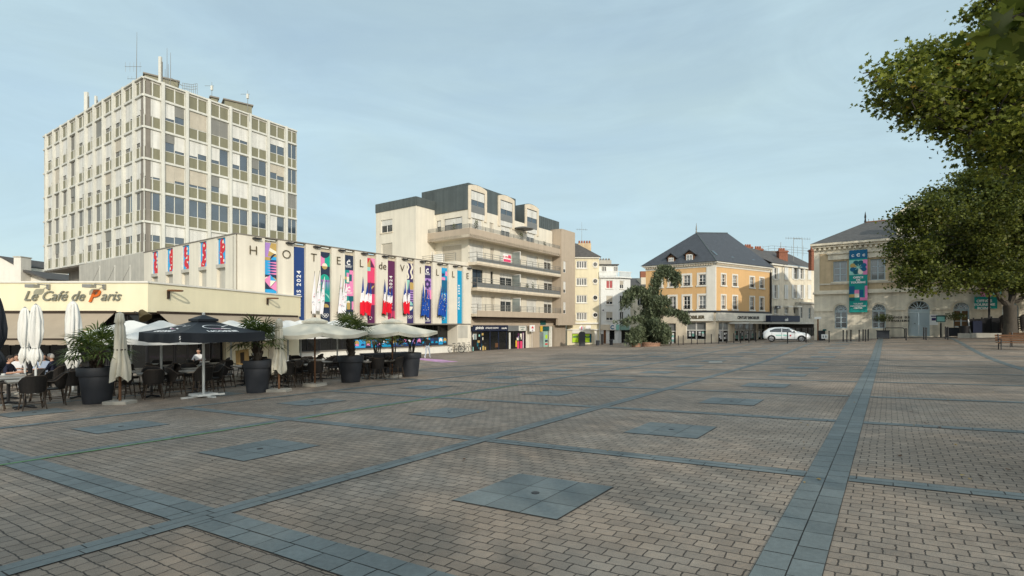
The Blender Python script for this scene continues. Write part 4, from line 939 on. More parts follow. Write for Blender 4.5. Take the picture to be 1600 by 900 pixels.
def lic_art(cn, cor, top, pt):                                      # white swirl, lettering and number on the black cloth
    def B(k, w0, r0, wid):                                          # writing laid on the slope of side k
        def f(u, v, q):
            c0, c1 = cor[k], cor[(k+1) % 4]; r = r0-v/((cor[k]-top).length*.75); w = w0+u/((c1-c0).length*max(.2, r)); x = pt(c0, c1, r, w); return x+Vector((0, 0, .02))+((c0+c1)/2-Vector((top.x, top.y, (c0+c1).z/2))).normalized()*.012
        return f
    for k in (kF, kL):
        mb = MB(); f = B(k, .5, .93, 1); mb.text('lic', f, .21 if k == kF else .24, 'ink_white')
        for i in range(26):                                         # the swirl: a tapering crescent
            a0, a1 = R(25+i*11), R(25+(i+1)*11); w0, w1 = .035*math.sin(math.pi*i/26)+.006, .035*math.sin(math.pi*(i+1)/26)+.006
            e = lambda a, r: (-.10+(.30+r)*math.cos(a)*1.15+.16*(a-.4)/4, .46+(.17+r*.6)*math.sin(a)+.02)
            pts = [e(a0, 0), e(a0, w0), e(a1, w1), e(a1, 0)]; mb.face([f(x, y, 0) for x, y in pts], 'ink_white')
        for pts in ([(.1, .36), (.34, .28), (.36, .31), (.1, .41)], [(.2, .5), (.42, .62), (.42, .64), (.16, .53)], [(-.3, .42), (-.05, .34), (.2, .30), (-.05, .31)]): mb.face([f(x, y, 0) for x, y in pts], 'ink_white' if pts[0][0] > 0 else 'bk_pink')
        mb.build('emblem', cn)
    c = cor[kC]; mb = MB(); d = Vector((c.x, c.y, 0))-Vector((top.x, top.y, 0)); d.normalize(); sdv = Vector((-d.y, d.x, 0))*1
    mb.text('five', lambda u, v, w: c+d*.03+sdv*(u*.7)+Vector((0, 0, -.19+v)), .14, 'ink_white'); mb.build('number', cn)
pb = gp(318, 620); rotB = math.atan2(UV.y, UV.x)+.06; kF, kL, kC = 3, 2, 3
def sideidx():
    pass
# canopy sides: 0 = +a edge, 1 = +b, 2 = -a, 3 = -b ; corner 3 = (-1,-1)
open_parasol(pb, 1.22, 1.97, 2.40, rotB, 'parasol_black', 'black square parasol with white swirl emblem and LICORNE lettering', 'pole_white', 'pole_white', None, val=.26, art=lic_art, cross=True, sag=.03)
gC = 'open cream parasols at the terrace edge'
for x, y, hf, ze, zt_, la in ((492, 603, 1.32, 1.95, 2.38, 'open cream parasol on a brown pole, left of the tall palm'), (613, 590, 1.36, 1.95, 2.40, 'open cream parasol on a brown pole, at the right end of the terrace')):
    _q = gp(x, y); x_c, y_c = _q.x, _q.y
    open_parasol(gp(x, y), hf, ze, zt_, math.atan2(-y_c, -x_c)+math.pi/4+.12, 'parasol_cream', la, 'wood_brown', 'base_stone', gC, val=.12, sag=.12)
gW = 'open white parasols over the terrace'
for x, Y, hf, la in ((205, 20.5, 1.85, 'large open white parasol behind the nearest palm'), (252, 18.2, 1.5, 'open white parasol half hidden by the left of the black parasol'), (361, 21.5, 1.6, 'open white parasol just right of the black parasol peak'), (396, 24., 1.7, 'open white parasol above the second palm'),
                     (450, 23.5, 1.8, 'open white parasol left of the first cream parasol'), (470, 27., 1.6, 'small looking white parasol peak far back by the café wall'), (527, 26.5, 2.1, 'open white parasol behind the tall palm')):
    X = (x-800)/800.*Y; p = Vector((X, Y, gz(X, Y))); zt_ = 1.7+8.5/800*Y-p.z
    open_parasol(p, hf, zt_-.62, zt_, math.atan2(TF.d.y, TF.d.x), 'parasol_white', la, 'pole_white', 'base_stone', gW, val=.16, vent=False, sag=.07, cross=True)
def closed_parasol(p, z_top, z_bot, r, mat_, label, polem, group, skirt=True, sd=0):
    t = thing('closed_parasol', p, label, 'parasol', group); rg_ = random.Random(sd)
    mb = MB(); mb.tube([p+Vector((0, 0, .05)), p+Vector((0, 0, z_top-.1))], .034, polem, n=8); mb.build('pole', t, smooth=True)
    mb = MB(); mb.box(p.x-.32, p.x+.32, p.y-.22, p.y+.22, p.z, p.z+.09, 'base_stone'); o = mb.build('base', t)
    n, m = 64, 16; mb = MB(); H = z_top-z_bot; ph = rg_.random()*6
    if skirt: prof = [(.0, .06), (.02, .34), (.06, .52), (.14, .66), (.28, .82), (.45, .90), (.58, .84), (.69, .60), (.735, .46), (.78, .62), (.86, .88), (.93, .86), (1., .55)]
    else: prof = [(0, .10), (.02, .42), (.15, .5), (.17, .36), (.22, .48), (.40, .55), (.55, .60), (.57, .58), (.75, .85), (.9, 1.0), (1., 1.0)]
    i0 = len(mb.v); k = mb.slot(mat_)
    for j, (v, rr) in enumerate(prof):
        for i in range(n):
            a = 2*math.pi*i/n; f = 1+(.26 if .02 < v else .05)*(2*abs(math.sin(a*3.5+ph+v*1.1+.3*math.sin(a*2+ph)+.25*math.sin(v*17+a*2)))-1)+.10*math.sin(a*3+ph*2+v*5)+.05*math.sin(a*11+v*9); zz = p.z+z_top-H*v-(.09*math.sin(a*3+ph) if v > .93 else 0)
            mb.v.append((p.x+r*rr*f*math.cos(a), p.y+r*rr*f*math.sin(a), zz))
    for j in range(len(prof)-1):
        for i in range(n): q = (i+1) % n; mb.f.append((i0+j*n+i, i0+j*n+q, i0+(j+1)*n+q, i0+(j+1)*n+i)); mb.mi.append(k)
    mb.f.append(tuple(i0+i for i in range(n))); mb.mi.append(k); mb.build('folded_canopy', t, smooth=True, ang=60)
    v = .745 if skirt else .56; rr = r*(.50 if skirt else .60); mb = MB(); zz = p.z+z_top-H*v
    mb.tube([Vector((p.x+rr*math.cos(a), p.y+rr*math.sin(a), zz)) for a in [2*math.pi*i/14 for i in range(15)]], .018, 'steel_grey' if skirt else 'brown_dark', n=5, cap=False); mb.build('strap', t)
    mb = MB(); mb.lathe([(.03, 0), (.04, .03), (.01, .06)], p+Vector((0, 0, z_top-.04)), 'steel_grey', n=8); mb.build('finial', t)
gX = 'tied white parasols by the café'
def cp(x, Y, ytop, ybot, wpx, *a, **k):
    X = (x-800)/800.*Y; p = Vector((X, Y, gz(X, Y))); wpx = wpx*.84; closed_parasol(p, CAMZ+(508-ytop)/800*Y-p.z, CAMZ+(508-ybot)/800*Y-p.z, wpx/2/800*Y, *a, **k)
cp(39, 17.2, 480, 565, 18.5, 'parasol_white', 'tied white parasol on a white pole, leftmost of the pair', 'pole_white', gX, sd=1)
cp(56, 16.6, 475, 568, 20, 'parasol_white', 'tied white parasol on a white pole, right one of the pair', 'pole_white', gX, sd=2)
cp(114, 17., 470, 572, 23, 'parasol_white', 'tied white parasol standing alone behind the nearest palm', 'pole_white', gX, sd=3)
gY = 'tied cream parasols on brown poles'
cp(187.5, 14.15, 488, 592, 27, 'parasol_cream', 'tied cream parasol on a brown pole in front of the nearest planter', 'wood_brown', gY, skirt=False, sd=4)
cp(436, 16.65, 498, 581, 23, 'parasol_cream', 'tied cream parasol on a brown pole, right of the second planter', 'wood_brown', gY, skirt=False, sd=5)
cp(-12, 13.6, 458, 580, 34, 'parasol_black', 'tied black parasol cut off by the left edge', 'pole_white', None, sd=6)
# ================================================================== apartment block with balconies
_Y = 56.2; AC = Vector(((732-800)/800.*_Y, _Y)); AR = Fr(AC, UV)
BL0 = Fr(AC-14*VV, VV)
apt = thing('apartment_block', (AC.x, AC.y, gz(AC.x, AC.y)), 'cream apartment block with long balconies, zinc penthouse and shops below', 'apartment block')
sQ = BL0.s(680); Q = BL0.P(sQ, 0); QF = Fr((Q.x, Q.y), UV); tA = QF.s(650); A1 = QF.P(tA, 0); AA = Fr((A1.x, A1.y), UV); lAA = -tA
ALf = Fr(Vector((A1.x, A1.y))-16*VV, VV); sA0 = ALf.s(587.5)
sEnd = AR.s(857); LV = [11.45, 8.6, 5.8, 2.95]; Z0 = -1.3; ZE = 14.65
bd = 1.25                                                            # balcony depth
mb = MB()
hl = [(ALf.s(595), ALf.s(613), ALf.z(363, ALf.s(604)), ALf.z(343, ALf.s(604)))]; hl.append((ALf.s(596), ALf.s(613), hl[0][2]-3.2, hl[0][3]-2.75))
zA = ALf.z(333, ALf.s(588)); zAt = ALf.z(319.5, ALf.s(588))
wall(mb, ALf, sA0, 16, Z0, zA, hl, 'cream', rev=.2)
wall(mb, AA, 0, lAA, Z0, zA, [], 'cream')
# left face of the main block
sB = [(BL0.s(664), BL0.s(669), 11.5, 13.7), (BL0.s(694), BL0.s(722), 11.5, 13.75), (BL0.s(690), BL0.s(721), 8.65, 10.75)]
sB[0] = (sQ+.25, sQ+.9, 11.5, 13.7)
wall(mb, BL0, sQ, 14, Z0, ZE, sB, 'cream', rev=.2)
wr = []                                                              # openings of the long face: (px0, px1, level, kind)
for lv, lst in ((0, [(738, 754, 'shut'), (765, 771, 'narrow'), (783, 798, 'win'), (823, 836, 'win'), (861, 868, 'door')]),
                (1, [(734, 756, 'shut'), (766, 772, 'narrow'), (781, 801, 'shut'), (809, 814, 'narrow'), (823, 840, 'shut'), (850, 862, 'win')]),
                (2, [(738, 754.5, 'dark'), (766.5, 770.5, 'ndark'), (781, 801, 'win'), (810, 813.5, 'ndark'), (823, 840, 'shut'), (850, 864, 'win')]),
                (3, [(737, 754, 'shut'), (767, 773, 'narrow'), (782, 800, 'win'), (810, 815, 'narrow'), (823, 839, 'shut'), (850, 863, 'win')])):
    for a, b, k in lst: wr.append((AR.s(a), AR.s(b), LV[lv]+.06, LV[lv]+2.15, k, lv))
wr = [w for w in wr if w[1] < sEnd+1.2]
shop = [(AR.s(735.5), AR.s(790), -1.05, 2.35), (AR.s(790.6), AR.s(820), -1.05, 2.35)]
wall(mb, AR, 0, sEnd+1., Z0, ZE, [w[:4] for w in wr], 'cream', rev=.2)
mb.build('wall', apt)
for a, b, c, d in hl: window(ALf, a, b, c, d, -.18, apt, fm='white_frame', gm='pane_dark', nx=2, fw=.06, blind=.45 if c > 10 else .9, bm='blind_beige' if c < 10 else 'blind', sill='slab_cream')
window(BL0, sB[0][0], sB[0][1], sB[0][2], sB[0][3], -.18, apt, fm='black_metal', nx=1, blind=.3); window(BL0, sB[1][0], sB[1][1], sB[1][2], sB[1][3], -.18, apt, fm='black_metal', nx=3, gm='pane_sky', blind=.3)
window(BL0, sB[2][0], sB[2][1], sB[2][2], sB[2][3], -.18, apt, fm='white_frame', nx=2, blind=1., bm='blind_beige')
for a, b, c, d, k, lv in wr:
    bl = {'shut': 1., 'narrow': 1., 'win': .25, 'door': 0, 'dark': 0, 'ndark': 0}[k]
    window(AR, a, b, c, d, -.18, apt, fm='black_metal' if k in ('dark', 'ndark', 'door') else 'white_frame', gm='pane_sky' if k == 'dark' else 'pane_dark', nx=1 if b-a < 1 else 2, fw=.05, blind=bl, bm='blind_beige' if k == 'narrow' else 'blind')
# penthouse: zinc boxes, barrel-topped bays
ZP = 17.35
mb = MB(); sP = BL0.s(669)
mb.fbox(BL0, sQ-2.2, 14, ZE+.003, ZP, -9, .0, 'zinc'); mb.fbox(AR, 0.01, AR.s(757), ZP-.5, ZP-.02, -7, -.01, 'zinc')
for i in range(int((14-sQ)/.55)): s = sQ+.4+.55*i; mb.fbox(BL0, s, s+.04, ZE, ZP, 0, .03, 'zinc')
mb.fbox(ALf, sA0-.05, 16, zA+.003, zAt, -6, .06, 'zinc'); mb.fbox(AA, 0.06, lAA+.5, zA+.003, zAt, -6, .06, 'zinc')
for i in range(int((16-sA0)/.55)): s = sA0+.3+.55*i; mb.fbox(ALf, s, s+.04, zA, zAt, .06, .09, 'zinc')
mb.fbox(AR, 0, AR.s(876), ZE-.1, 15.9, -9, -2.0, 'zinc'); mb.fbox(AR, AR.s(841), AR.s(877), ZE-.1, AR.z(340, AR.s(858)), -6, -.35, 'zinc')
for i in range(12): s = AR.s(841)+.4+.5*i; mb.fbox(AR, s, s+.04, ZE-.1, AR.z(340, AR.s(858))-.02, -.35, -.32, 'zinc')
mb.build('zinc_roof', apt)
for a, b in ((731, 760), (777.5, 803), (819.5, 841)):
    s0, s1 = AR.s(a)+.005, AR.s(b); mb = MB(); n = 8; m = (s0+s1)/2; zt = ZP-.25
    arch = [(s0+(s1-s0)*i/n, zt+.28*(1-((2*i/n)-1)**2)) for i in range(n+1)]
    mb.fprism(AR, [(s0, zt-.05), (s1, zt-.05)]+[(x, z+.0) for x, z in arch[::-1]], -6, .06, 'zinc'); mb.fbox(AR, s0, s1, ZE-.2, zt-.06, -6, -.02, 'zinc')
    w = .42
    mb2 = MB(); mb2.fprism(AR, [(s0+.02, zt-.45), (s1-.02, zt-.45)]+[(x*.98+m*.02, z-.06) for x, z in arch[::-1]], .0, .12, 'slab_cream'); mb2.fbox(AR, s0+.02, s0+w, LV[0]+2.0, zt-.455, 0, .12, 'slab_cream'); mb2.fbox(AR, s1-w, s1-.02, LV[0]+2.0, zt-.455, 0, .12, 'slab_cream')
    mb2.fbox(AR, s0+w, s1-w, LV[0]+2.16, LV[0]+2.75, 0, .06, 'blind'); o = mb.build('roof_bay', apt); mb2.build('bay_frame', o)
    window(AR, s0+w, s1-w, LV[0]+3.5, zt-.5, .0, apt, fm='panel_grey', gm='pane_sky', nx=2, fw=.07, blind=.62)
    mb = MB(); mb.fbox(AR, s0+w, s1-w, LV[0]+2.76, LV[0]+3.49, 0, .09, 'panel_grey'); mb.build('bay_panel', apt)
# balconies
def railing(F, a, b, z, out, panel=0., h=1.0, ends=()):
    mb = MB(); n = max(2, int((b-a)/1.35))
    for i in range(n+1): s = a+(b-a)*i/n; mb.fbox(F, s-.025, s+.025, z, z+h, out-.05, out, 'rail_grey')
    for k in (.25, .5, .75, 1.): mb.fbox(F, a, b, z+h*k-.025, z+h*k+.02, out-.04, out-.01, 'rail_grey')
    if panel: mb.fbox(F, a, b, z+.02, z+panel, out-.09, out-.06, 'panel_grey')
    for s in ends: 
        for k in (.5, 1.): mb.fbox(F, s-.02, s+.02, z+h*k-.025, z+h*k+.02, 0, out, 'rail_grey')
    return mb
sBe = AR.s(876)
xL = BL0.s(661)
mb = MB()                                                            # top slab wraps the corner
mb.fbox(AR, -bd, sEnd+1.2, 11.15, 11.42, 0, bd, 'slab_cream'); mb.fbox(AR, -bd, sEnd+1.2, 11.42, 12.1, bd-.15, bd+.003, 'tan'); mb.fbox(AR, -bd, sEnd+1.2, 11.1, 11.42, bd-.15, bd, 'tan')
mb.fbox(BL0, xL, 14, 11.15, 11.42, 0, bd, 'slab_cream'); mb.fbox(BL0, xL, 14+bd-.15, 11.1, 12.1, bd-.15, bd, 'tan'); mb.fbox(BL0, xL, xL+.15, 11.1, 12.1, .0, bd-.15, 'tan'); mb.build('balcony', apt)
mb = railing(AR, -bd+.1, sEnd+1., 12.1, bd-.05, h=.42); mb.build('railing', apt); mb = railing(BL0, xL+.05, 14+bd-.1, 12.1, bd-.05, h=.42); mb.build('railing', apt)
for lv, pn in ((1, .42), (2, .5)):
    z = LV[lv]; mb = MB(); mb.fprism(AR, [(-.05, z-.32), (sEnd+1.2, z-.32), (sEnd+1.2, z), (-.05, z)], 0, bd, 'slab_cream'); mb.fbox(AR, -.06, sEnd+1.2, z-.2, z+.05, bd, bd+.05, 'slab_cream'); mb.build('balcony', apt)
    railing(AR, 0, sEnd+1.1, z+.05, bd, panel=pn, ends=(0,)).build('railing', apt)
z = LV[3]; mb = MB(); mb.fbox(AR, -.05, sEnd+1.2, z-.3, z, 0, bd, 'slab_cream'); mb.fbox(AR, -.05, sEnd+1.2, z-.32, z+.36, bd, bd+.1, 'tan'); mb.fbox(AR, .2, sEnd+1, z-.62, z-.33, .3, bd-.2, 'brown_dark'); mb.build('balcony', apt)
railing(AR, 0, sEnd+1.1, z+.36, bd+.08, h=.68, ends=(0,)).build('railing', apt)
for lv in (1, 2, 3):                                                 # glazed screens between neighbours
    for px in (783, 800.5, 851, 868):
        s = AR.s(px); z = LV[lv]+.06
        if px in (783, 851): continue
        mb = MB(); mb.fbox(AR, s-.02, s+.02, z, z+1.95, .0, bd-.1, 'glass_balcony'); g_ = mb.build('screen', apt)
        mb = MB(); mb.fbox(AR, s-.04, s+.04, z+1.95, z+2.02, 0, bd-.05, 'white_frame'); mb.fbox(AR, s-.04, s+.04, z, z+1.95, bd-.1, bd-.04, 'white_frame'); mb.build('screen_frame', g_)
# terrace block behind the town hall roof
mb = MB(); mb.fbox(BL0, sQ-.3, 14+.02, Z0, LV[1]-.05, 0.003, bd+.9, 'cream'); mb.build('terrace_block', apt); railing(BL0, sQ-.25, 14, LV[1]-.05, bd+.85, h=.85).build('railing', apt)
mb = MB(); s = sQ+.6; mb.fbox(BL0, s, s+1.3, LV[1]-.05, LV[1]+1.1, .5, .9, 'white_frame'); mb.fbox(BL0, s-.6, s-.55, LV[1], LV[1]+1.5, .6, .65, 'white_frame'); mb.fbox(BL0, s-.35, s-.3, LV[1], LV[1]+1.5, .6, .65, 'white_frame'); mb.build('terrace_clutter', apt)
# stair tower in tan render
TF_ = AR.moved(out=bd+.1); t0, t1 = TF_.s(877), TF_.s(898.5); ZTt = TF_.z(357, t0)
mb = MB(); hs = [(TF_.s(880.3), TF_.s(884.3), LV[l]+.35, LV[l]+1.95) for l in (1, 2, 3)]
wall(mb, TF_, t0, t1, 1.72, ZTt, hs, 'tan', rev=.15); mb.fbox(TF_, t0+.02, t1-.02, 1.72, ZTt, -7, -.16, 'tan'); mb.fbox(TF_, t0-.9, t1+.03, 1.7, LV[3]+.2, -.3, .05, 'tan'); sd = TF_.side_l(t0, bd+.1); wall(mb, sd, -.3, bd+.1, 1.72, ZTt-.3, [], 'tan')
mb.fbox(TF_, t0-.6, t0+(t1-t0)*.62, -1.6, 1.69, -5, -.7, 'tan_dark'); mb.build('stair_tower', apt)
for h in hs: window(TF_, *h, -.13, apt, fm='white_frame', nx=1, fw=.05, blind=.72)
# aerial on the left block and plants on the top balcony are things of their own
# ---- ground floor shops
mb = MB(); mb.fbox(AR, 0, sEnd+2.2, 1.55, 2.62, .0, .32, 'tan'); mb.fbox(AR, AR.s(829), AR.s(840), Z0-.4, 1.55, 0, .3, 'tan'); mb.fbox(AR, AR.s(867), AR.s(872), Z0-.5, 1.55, 0, .3, 'tan'); mb.build('shop_fascia', apt)
def shopfront(F, a, b, z0, z1, out, n, fm, gm='pane_shop', name='shop_window', parent=None):
    w = (b-a)/n
    for i in range(n): window(F, a+w*i+.01, a+w*(i+1)-.01, z0, z1, out, parent, fm=fm, gm=gm, nx=1, fw=.06, name=name)
sA, sB_, sC_ = AR.s(735.8), AR.s(790), AR.s(820)
shopfront(AR, sA, sB_, Z0-.25, 1.02, .10, 4, 'navy', parent=apt); shopfront(AR, sB_+.05, sC_, Z0-.3, .98, .10, 3, 'black_metal', parent=apt)
mb = MB(); mb.fbox(AR, sA-.1, sB_+.02, 1.03, 1.70, .08, .36, 'navy'); mb.text('opt', FB(AR, AR.s(745.5), 1.28, .365), .42, 'ink_white'); mb.text('sub', FB(AR, AR.s(765), 1.30, .365), .23, 'ink_white'); mb.text('mutu', FB(AR, AR.s(784), 1.26, .365), .30, 'ink_white'); mb.build('shop_sign', apt)
mb = MB(); mb.fbox(AR, sB_+.025, sC_+.02, .99, 1.66, .08, .34, 'teal_sign' if False else 'panel_grey'); mb.fbox(AR, AR.s(807), AR.s(818.5), 1.0, 1.62, .34, .37, 'concrete_light'); mb.text('ecv', FB(AR, AR.s(812.7), 1.37, .375), .17, 'teal_sign'); mb.text('berry', FB(AR, AR.s(812.7), 1.1, .375), .2, 'teal_sign'); mb.build('shop_sign', apt)
mb = MB(); a, b = AR.s(821), AR.s(828.5); mb.fbox(AR, (a+b)/2-.07, (a+b)/2-.01, Z0-.6, .9, .62, .68, 'trim_white'); mb.build('sign_post', apt)
mb = MB(); mb.fbox(AR, a, b, .9, 1.72, .6, .72, 'ink_white'); m = (a+b)/2; mb.fpoly(AR, [(m-.26, 1.36), (m, 1.6), (m+.26, 1.36), (m+.26, 1.28), (m-.26, 1.28)], .725, 'bk_red'); mb.fbox(AR, m-.2, m+.2, 1.02, 1.1, .72, .725, 'bk_plum'); mb.build('projecting_sign', apt)
# window dressing: posters and coloured panels standing behind the glass line, printed on the panes
mb = MB(); rb = random.Random(9)
def dress(F, a, b, z0, z1, out, cols, n):
    for i in range(n):
        c = a+(b-a)*rb.random(); w = .12+.3*rb.random(); h = .15+.6*rb.random(); z = z0+(z1-z0-h)*rb.random(); mb.fbox(F, c-w/2, c+w/2, z, z+h, out+.001*i, out+.001*i+.004, rb.choice(cols))
dress(AR, sA+.2, sA+2.6, -1.2, .9, .125, ['bk_mint', 'bk_cream', 'concrete_light', 'black_metal', 'bk_tealdark', 'bk_gold'], 16)
for c, w, z, h, m in ((6.3, .34, -1.3, 1.9, 'bk_cream'), (7.25, .9, -.2, 1.0, 'yellow_plastic'), (7.9, .5, -1.3, 1.9, 'bk_mint'), (4.6, .7, -.9, .5, 'wood_brown')): 
    if sA+c < sB_-.3: mb.fbox(AR, sA+c-w/2, sA+c+w/2, z, z+h, .125, .13, m)
a = sB_; mb.fbox(AR, a+.5, a+.85, -1.5, .8, .125, .13, 'concrete_light'); mb.fbox(AR, sC_-1.9, sC_-.5, -1.45, -.3, .125, .13, 'bk_rose'); mb.fbox(AR, sC_-.75, sC_-.35, -1.4, .8, .131, .136, 'bk_plum'); mb.fbox(AR, sC_-.62, sC_-.5, -1.2, .7, .137, .14, 'ink_white'); dress(AR, sC_-2.0, sC_-.8, -.2, .8, .125, ['bk_plum', 'bk_cream', 'panel_grey', 'bk_lilac'], 9); mb.fbox(AR, a+1.9, a+2.2, -1., -.2, .13, .135, 'yellow_plastic')
mb.build('window_display', apt)
a, b, c, d = AR.s(841), AR.s(855), AR.s(858), AR.s(867.5)
mb = MB(); mb.fbox(AR, a, b, Z0-.6, .95, .05, .1, 'mint'); mb.fbox(AR, a+.02, (a+b)/2, Z0-.4, .75, .1, .115, 'glass_balcony'); mb.fbox(AR, (a+b)/2+.5, b-.15, -.1, .4, .1, .12, 'lime'); mb.fbox(AR, (a+b)/2+.4, b-.1, -.55, -.3, .1, .12, 'bk_navy'); mb.fbox(AR, (a+b)/2+.4, b-.1, -.95, -.75, .1, .12, 'bk_red'); mb.build('pharmacy_door', apt)
mb = MB(); mb.fbox(AR, a-.1, d, .98, 1.5, .1, .3, 'teal_sign'); mb.fbox(AR, a+.0, a+.55, .85, 1.6, .3, .34, 'yellow_plastic'); mb.fbox(AR, AR.s(841), AR.s(849), 1.75, 2.4, .32, .4, 'teal_sign'); mb.build('shop_sign', apt)
mb = MB(); mb.fbox(AR, b+.05, c-.05, Z0-.7, 1.54, .2, .5, 'trim_white'); mb.build('column', apt); shopfront(AR, c, d, Z0-.6, .95, .05, 2, 'tan_dark', parent=apt)
# for-sale board, balcony plants and furniture
mb = MB(); s = AR.s(778.5); mb.fbox(AR, s-.75, s+.75, LV[1]+.45, LV[1]+1.35, bd+.03, bd+.06, 'bk_pink' if False else 'ink_white'); mb.fbox(AR, s-.72, s+.72, LV[1]+.48, LV[1]+.8, bd+.06, bd+.063, 'bk_rose'); mb.text('sold', FB(AR, s, LV[1]+.92, bd+.064), .34, 'bk_red'); mb.fbox(AR, s+.2, s+.72, LV[1]+1.0, LV[1]+1.32, bd+.06, bd+.062, 'bk_rose')
mb.build('sale_board', label='pink and white for sale board hung on the balcony rail', cat='board')
def bplant(F, s, z, out, h, label, n=120, leaf='shrub_leaf'):
    p = F.P(s, z, out); t = thing('potted_plant', p, label, 'plant', 'plants on the balconies'); mb = MB(); mb.lathe([(.13, 0), (.18, .3), (.16, .3)], p, 'terracotta', n=10); mb.build('pot', t); mb = MB(); leafy(mb, p+Vector((0, 0, .3+h/2)), (.28, .28, h/2), n, .07, leaf, rg); mb.build('foliage', t)
bplant(AR, .35, 12.1-.66, bd-.45, 1.6, 'tall dense shrub in a pot at the corner of the top balcony', 260); bplant(BL0, 12.6, 12.1-.66, bd-.45, 1.25, 'shrub beside the tallest one at the corner of the top balcony', 200); bplant(BL0, sQ+1.6, 11.44, bd-.45, 1.0, 'pale small plant at the left end of the top balcony')
bplant(AR, AR.s(806), 11.44, bd-.45, 1.5, 'shrub halfway along the top balcony beneath the awning parasol', 200); bplant(AR, AR.s(843), 11.44, bd-.45, 1.2, 'plant near the right end of the top balcony'); bplant(AR, AR.s(815), LV[2], bd-.4, .9, 'plant in the middle of the second balcony from the top of the three'); bplant(AR, AR.s(824), LV[2], bd-.4, 1.1, 'reddish plant right of the middle on the third balcony down', leaf='palm_leaf'); bplant(AR, AR.s(803), LV[2], .5, 1.5, 'thin palm-like plant beside the glazed screen, third balcony down', 90)
p = AR.P(AR.s(811), 11.44, .65); t = thing('balcony_parasol', p, 'small dark parasol open on the top balcony', 'parasol'); mb = MB(); mb.tube([p, p+Vector((0, 0, 2.5))], .03, 'rail_grey'); mb.build('pole', t); mb = MB(); mb.lathe([(1.35, 2.2), (1.36, 2.26), (.7, 2.45), (.02, 2.55)], p, 'panel_grey', n=8); mb.build('canopy', t)
# ================================================================== narrow cream house and white house
def zy(y, Y): return CAMZ+(508-y)/800.*Y
W1 = Fr(((886-800)/800.*74, 74.), (1, .02))
h1 = thing('cream_house', W1.P(2, W1.g(2)), 'narrow cream house with portholes and a lime shop window', 'house')
e1 = W1.s(936); zt1 = W1.z(401.5, 2); zs1 = W1.z(505, 2); gb = W1.g(2)
wins = [(W1.s(900.5), W1.s(917), W1.z(b, 1), W1.z(t, 1)) for t, b in ((407.5, 419), (434, 446), (461, 473), (488, 500))]
shopw = (W1.s(893.8), W1.s(924.5), W1.z(535.5, 1), W1.z(521.5, 1)); door = (W1.s(929), W1.s(934), gb, W1.z(514, 1))
mb = MB(); wall(mb, W1, 0, e1, gb-.8, zt1, wins+[shopw, door], 'pale_wall', rev=.16); mb.fbox(W1, .01, e1-.01, gb-.8, zt1, -9, -.3, 'pale_wall'); mb.build('wall', h1)
for i, w in enumerate(wins): window(W1, *w, -.14, h1, nx=4 if i == 0 else 4, fw=.09, gm='pane_dark' if i == 0 else 'pane_curtain', sill='trim_white')
mb = MB(); mb.fbox(W1, .3, e1, zs1-.12, zs1+.12, 0, .22, 'trim_white'); mb.build('shop_cornice', h1); mb = MB(); mb.fbox(W1, -.2, e1, zs1-1.0, zs1-.85, 0, .14, 'trim_white'); mb.build('shop_moulding', h1); mb = MB(); mb.fbox(W1, .5, e1+.1, zt1-.2, zt1, 0, .22, 'trim_white'); mb.build('cornice', h1)
for y in (413, 439, 465, 492):
    s, z = W1.s(930), W1.z(y, 1); mb = MB(); annulus(mb, W1, (s, z), .42, .13, .05, 'trim_white', 16); mb.fpoly(W1, disc((s, z), .30, 14), .02, 'pane_dark'); mb.fbox(W1, s-.03, s+.03, z-.3, z+.3, .02, .05, 'concrete_dark'); mb.fbox(W1, s-.3, s+.3, z-.5, z-.42, 0, .1, 'trim_white'); mb.build('porthole', h1)
window(W1, *shopw, -.14, h1, fm='black_metal', gm='lime', nx=3, fw=.06, name='shop_window')
mb = MB(); mb.text('dest', FB(W1, (shopw[0]+shopw[1])/2-.1, shopw[2]+.72, -.115), .42, 'teal_sign'); mb.fbox(W1, shopw[1]-.28, shopw[1]-.05, shopw[2]+.05, shopw[3]-.05, -.118, -.112, 'bk_tealdark'); mb.build('window_lettering', h1)
mb = MB(); mb.fbox(W1, shopw[0], shopw[1]-.2, shopw[3]+.1, shopw[3]+.5, 0, .08, 'trim_white'); mb.fbox(W1, W1.s(915), W1.s(923), zs1-.8, zs1-.3, 0.002, .06, 'ink_white'); mb.build('shop_sign', h1)
mb = MB(); mb.fbox(W1, *door, -.14, -.1, 'trim_white'); mb.build('door', h1)
mb = MB(); r0, r1 = W1.P(.4, zt1, .35), W1.P(e1+.3, zt1, .35); zr = zy(380, 76)
a, b_ = W1.P(.4, zr, -2), W1.P(1.6, zr, -2); k = Vector((0, 9, 0))
mb.raw([r0, r1, r1+k, r0+k, a, b_, b_+k, a+k], [(0, 1, 5, 4), (1, 2, 6, 5), (2, 3, 7, 6), (3, 0, 4, 7), (4, 5, 6, 7)], 'slate_old'); rf1 = mb.build('roof', h1)
mb = MB(); p = rp(913, 390, 76.5); mb.box(p.x-1.0, p.x+.95, p.y-.4, p.y+.4, zt1+.6, zy(380.5, 76.5), 'ochre_stone')
for i in range(5): mb.lathe([(.13, 0), (.15, .2), (.11, .42)], Vector((p.x-.75+.38*i, p.y, zy(380.5, 76.5))), 'terracotta', n=8)
mb.build('chimney', rf1); mb = MB(); q = rp(909, 380, 76.5); mb.tube([q, q+Vector((0, 0, 3.2))], [.03, .012], 'rail_grey', n=5); mb.tube([rp(900, 358, 76.5), rp(918, 359, 76.5)], .02, 'rail_grey', n=4)
for x in (902, 906, 911, 915): mb.tube([rp(x, 357, 76.5), rp(x, 360, 76.5)], .015, 'rail_grey', n=4)
mb.build('aerial', rf1)

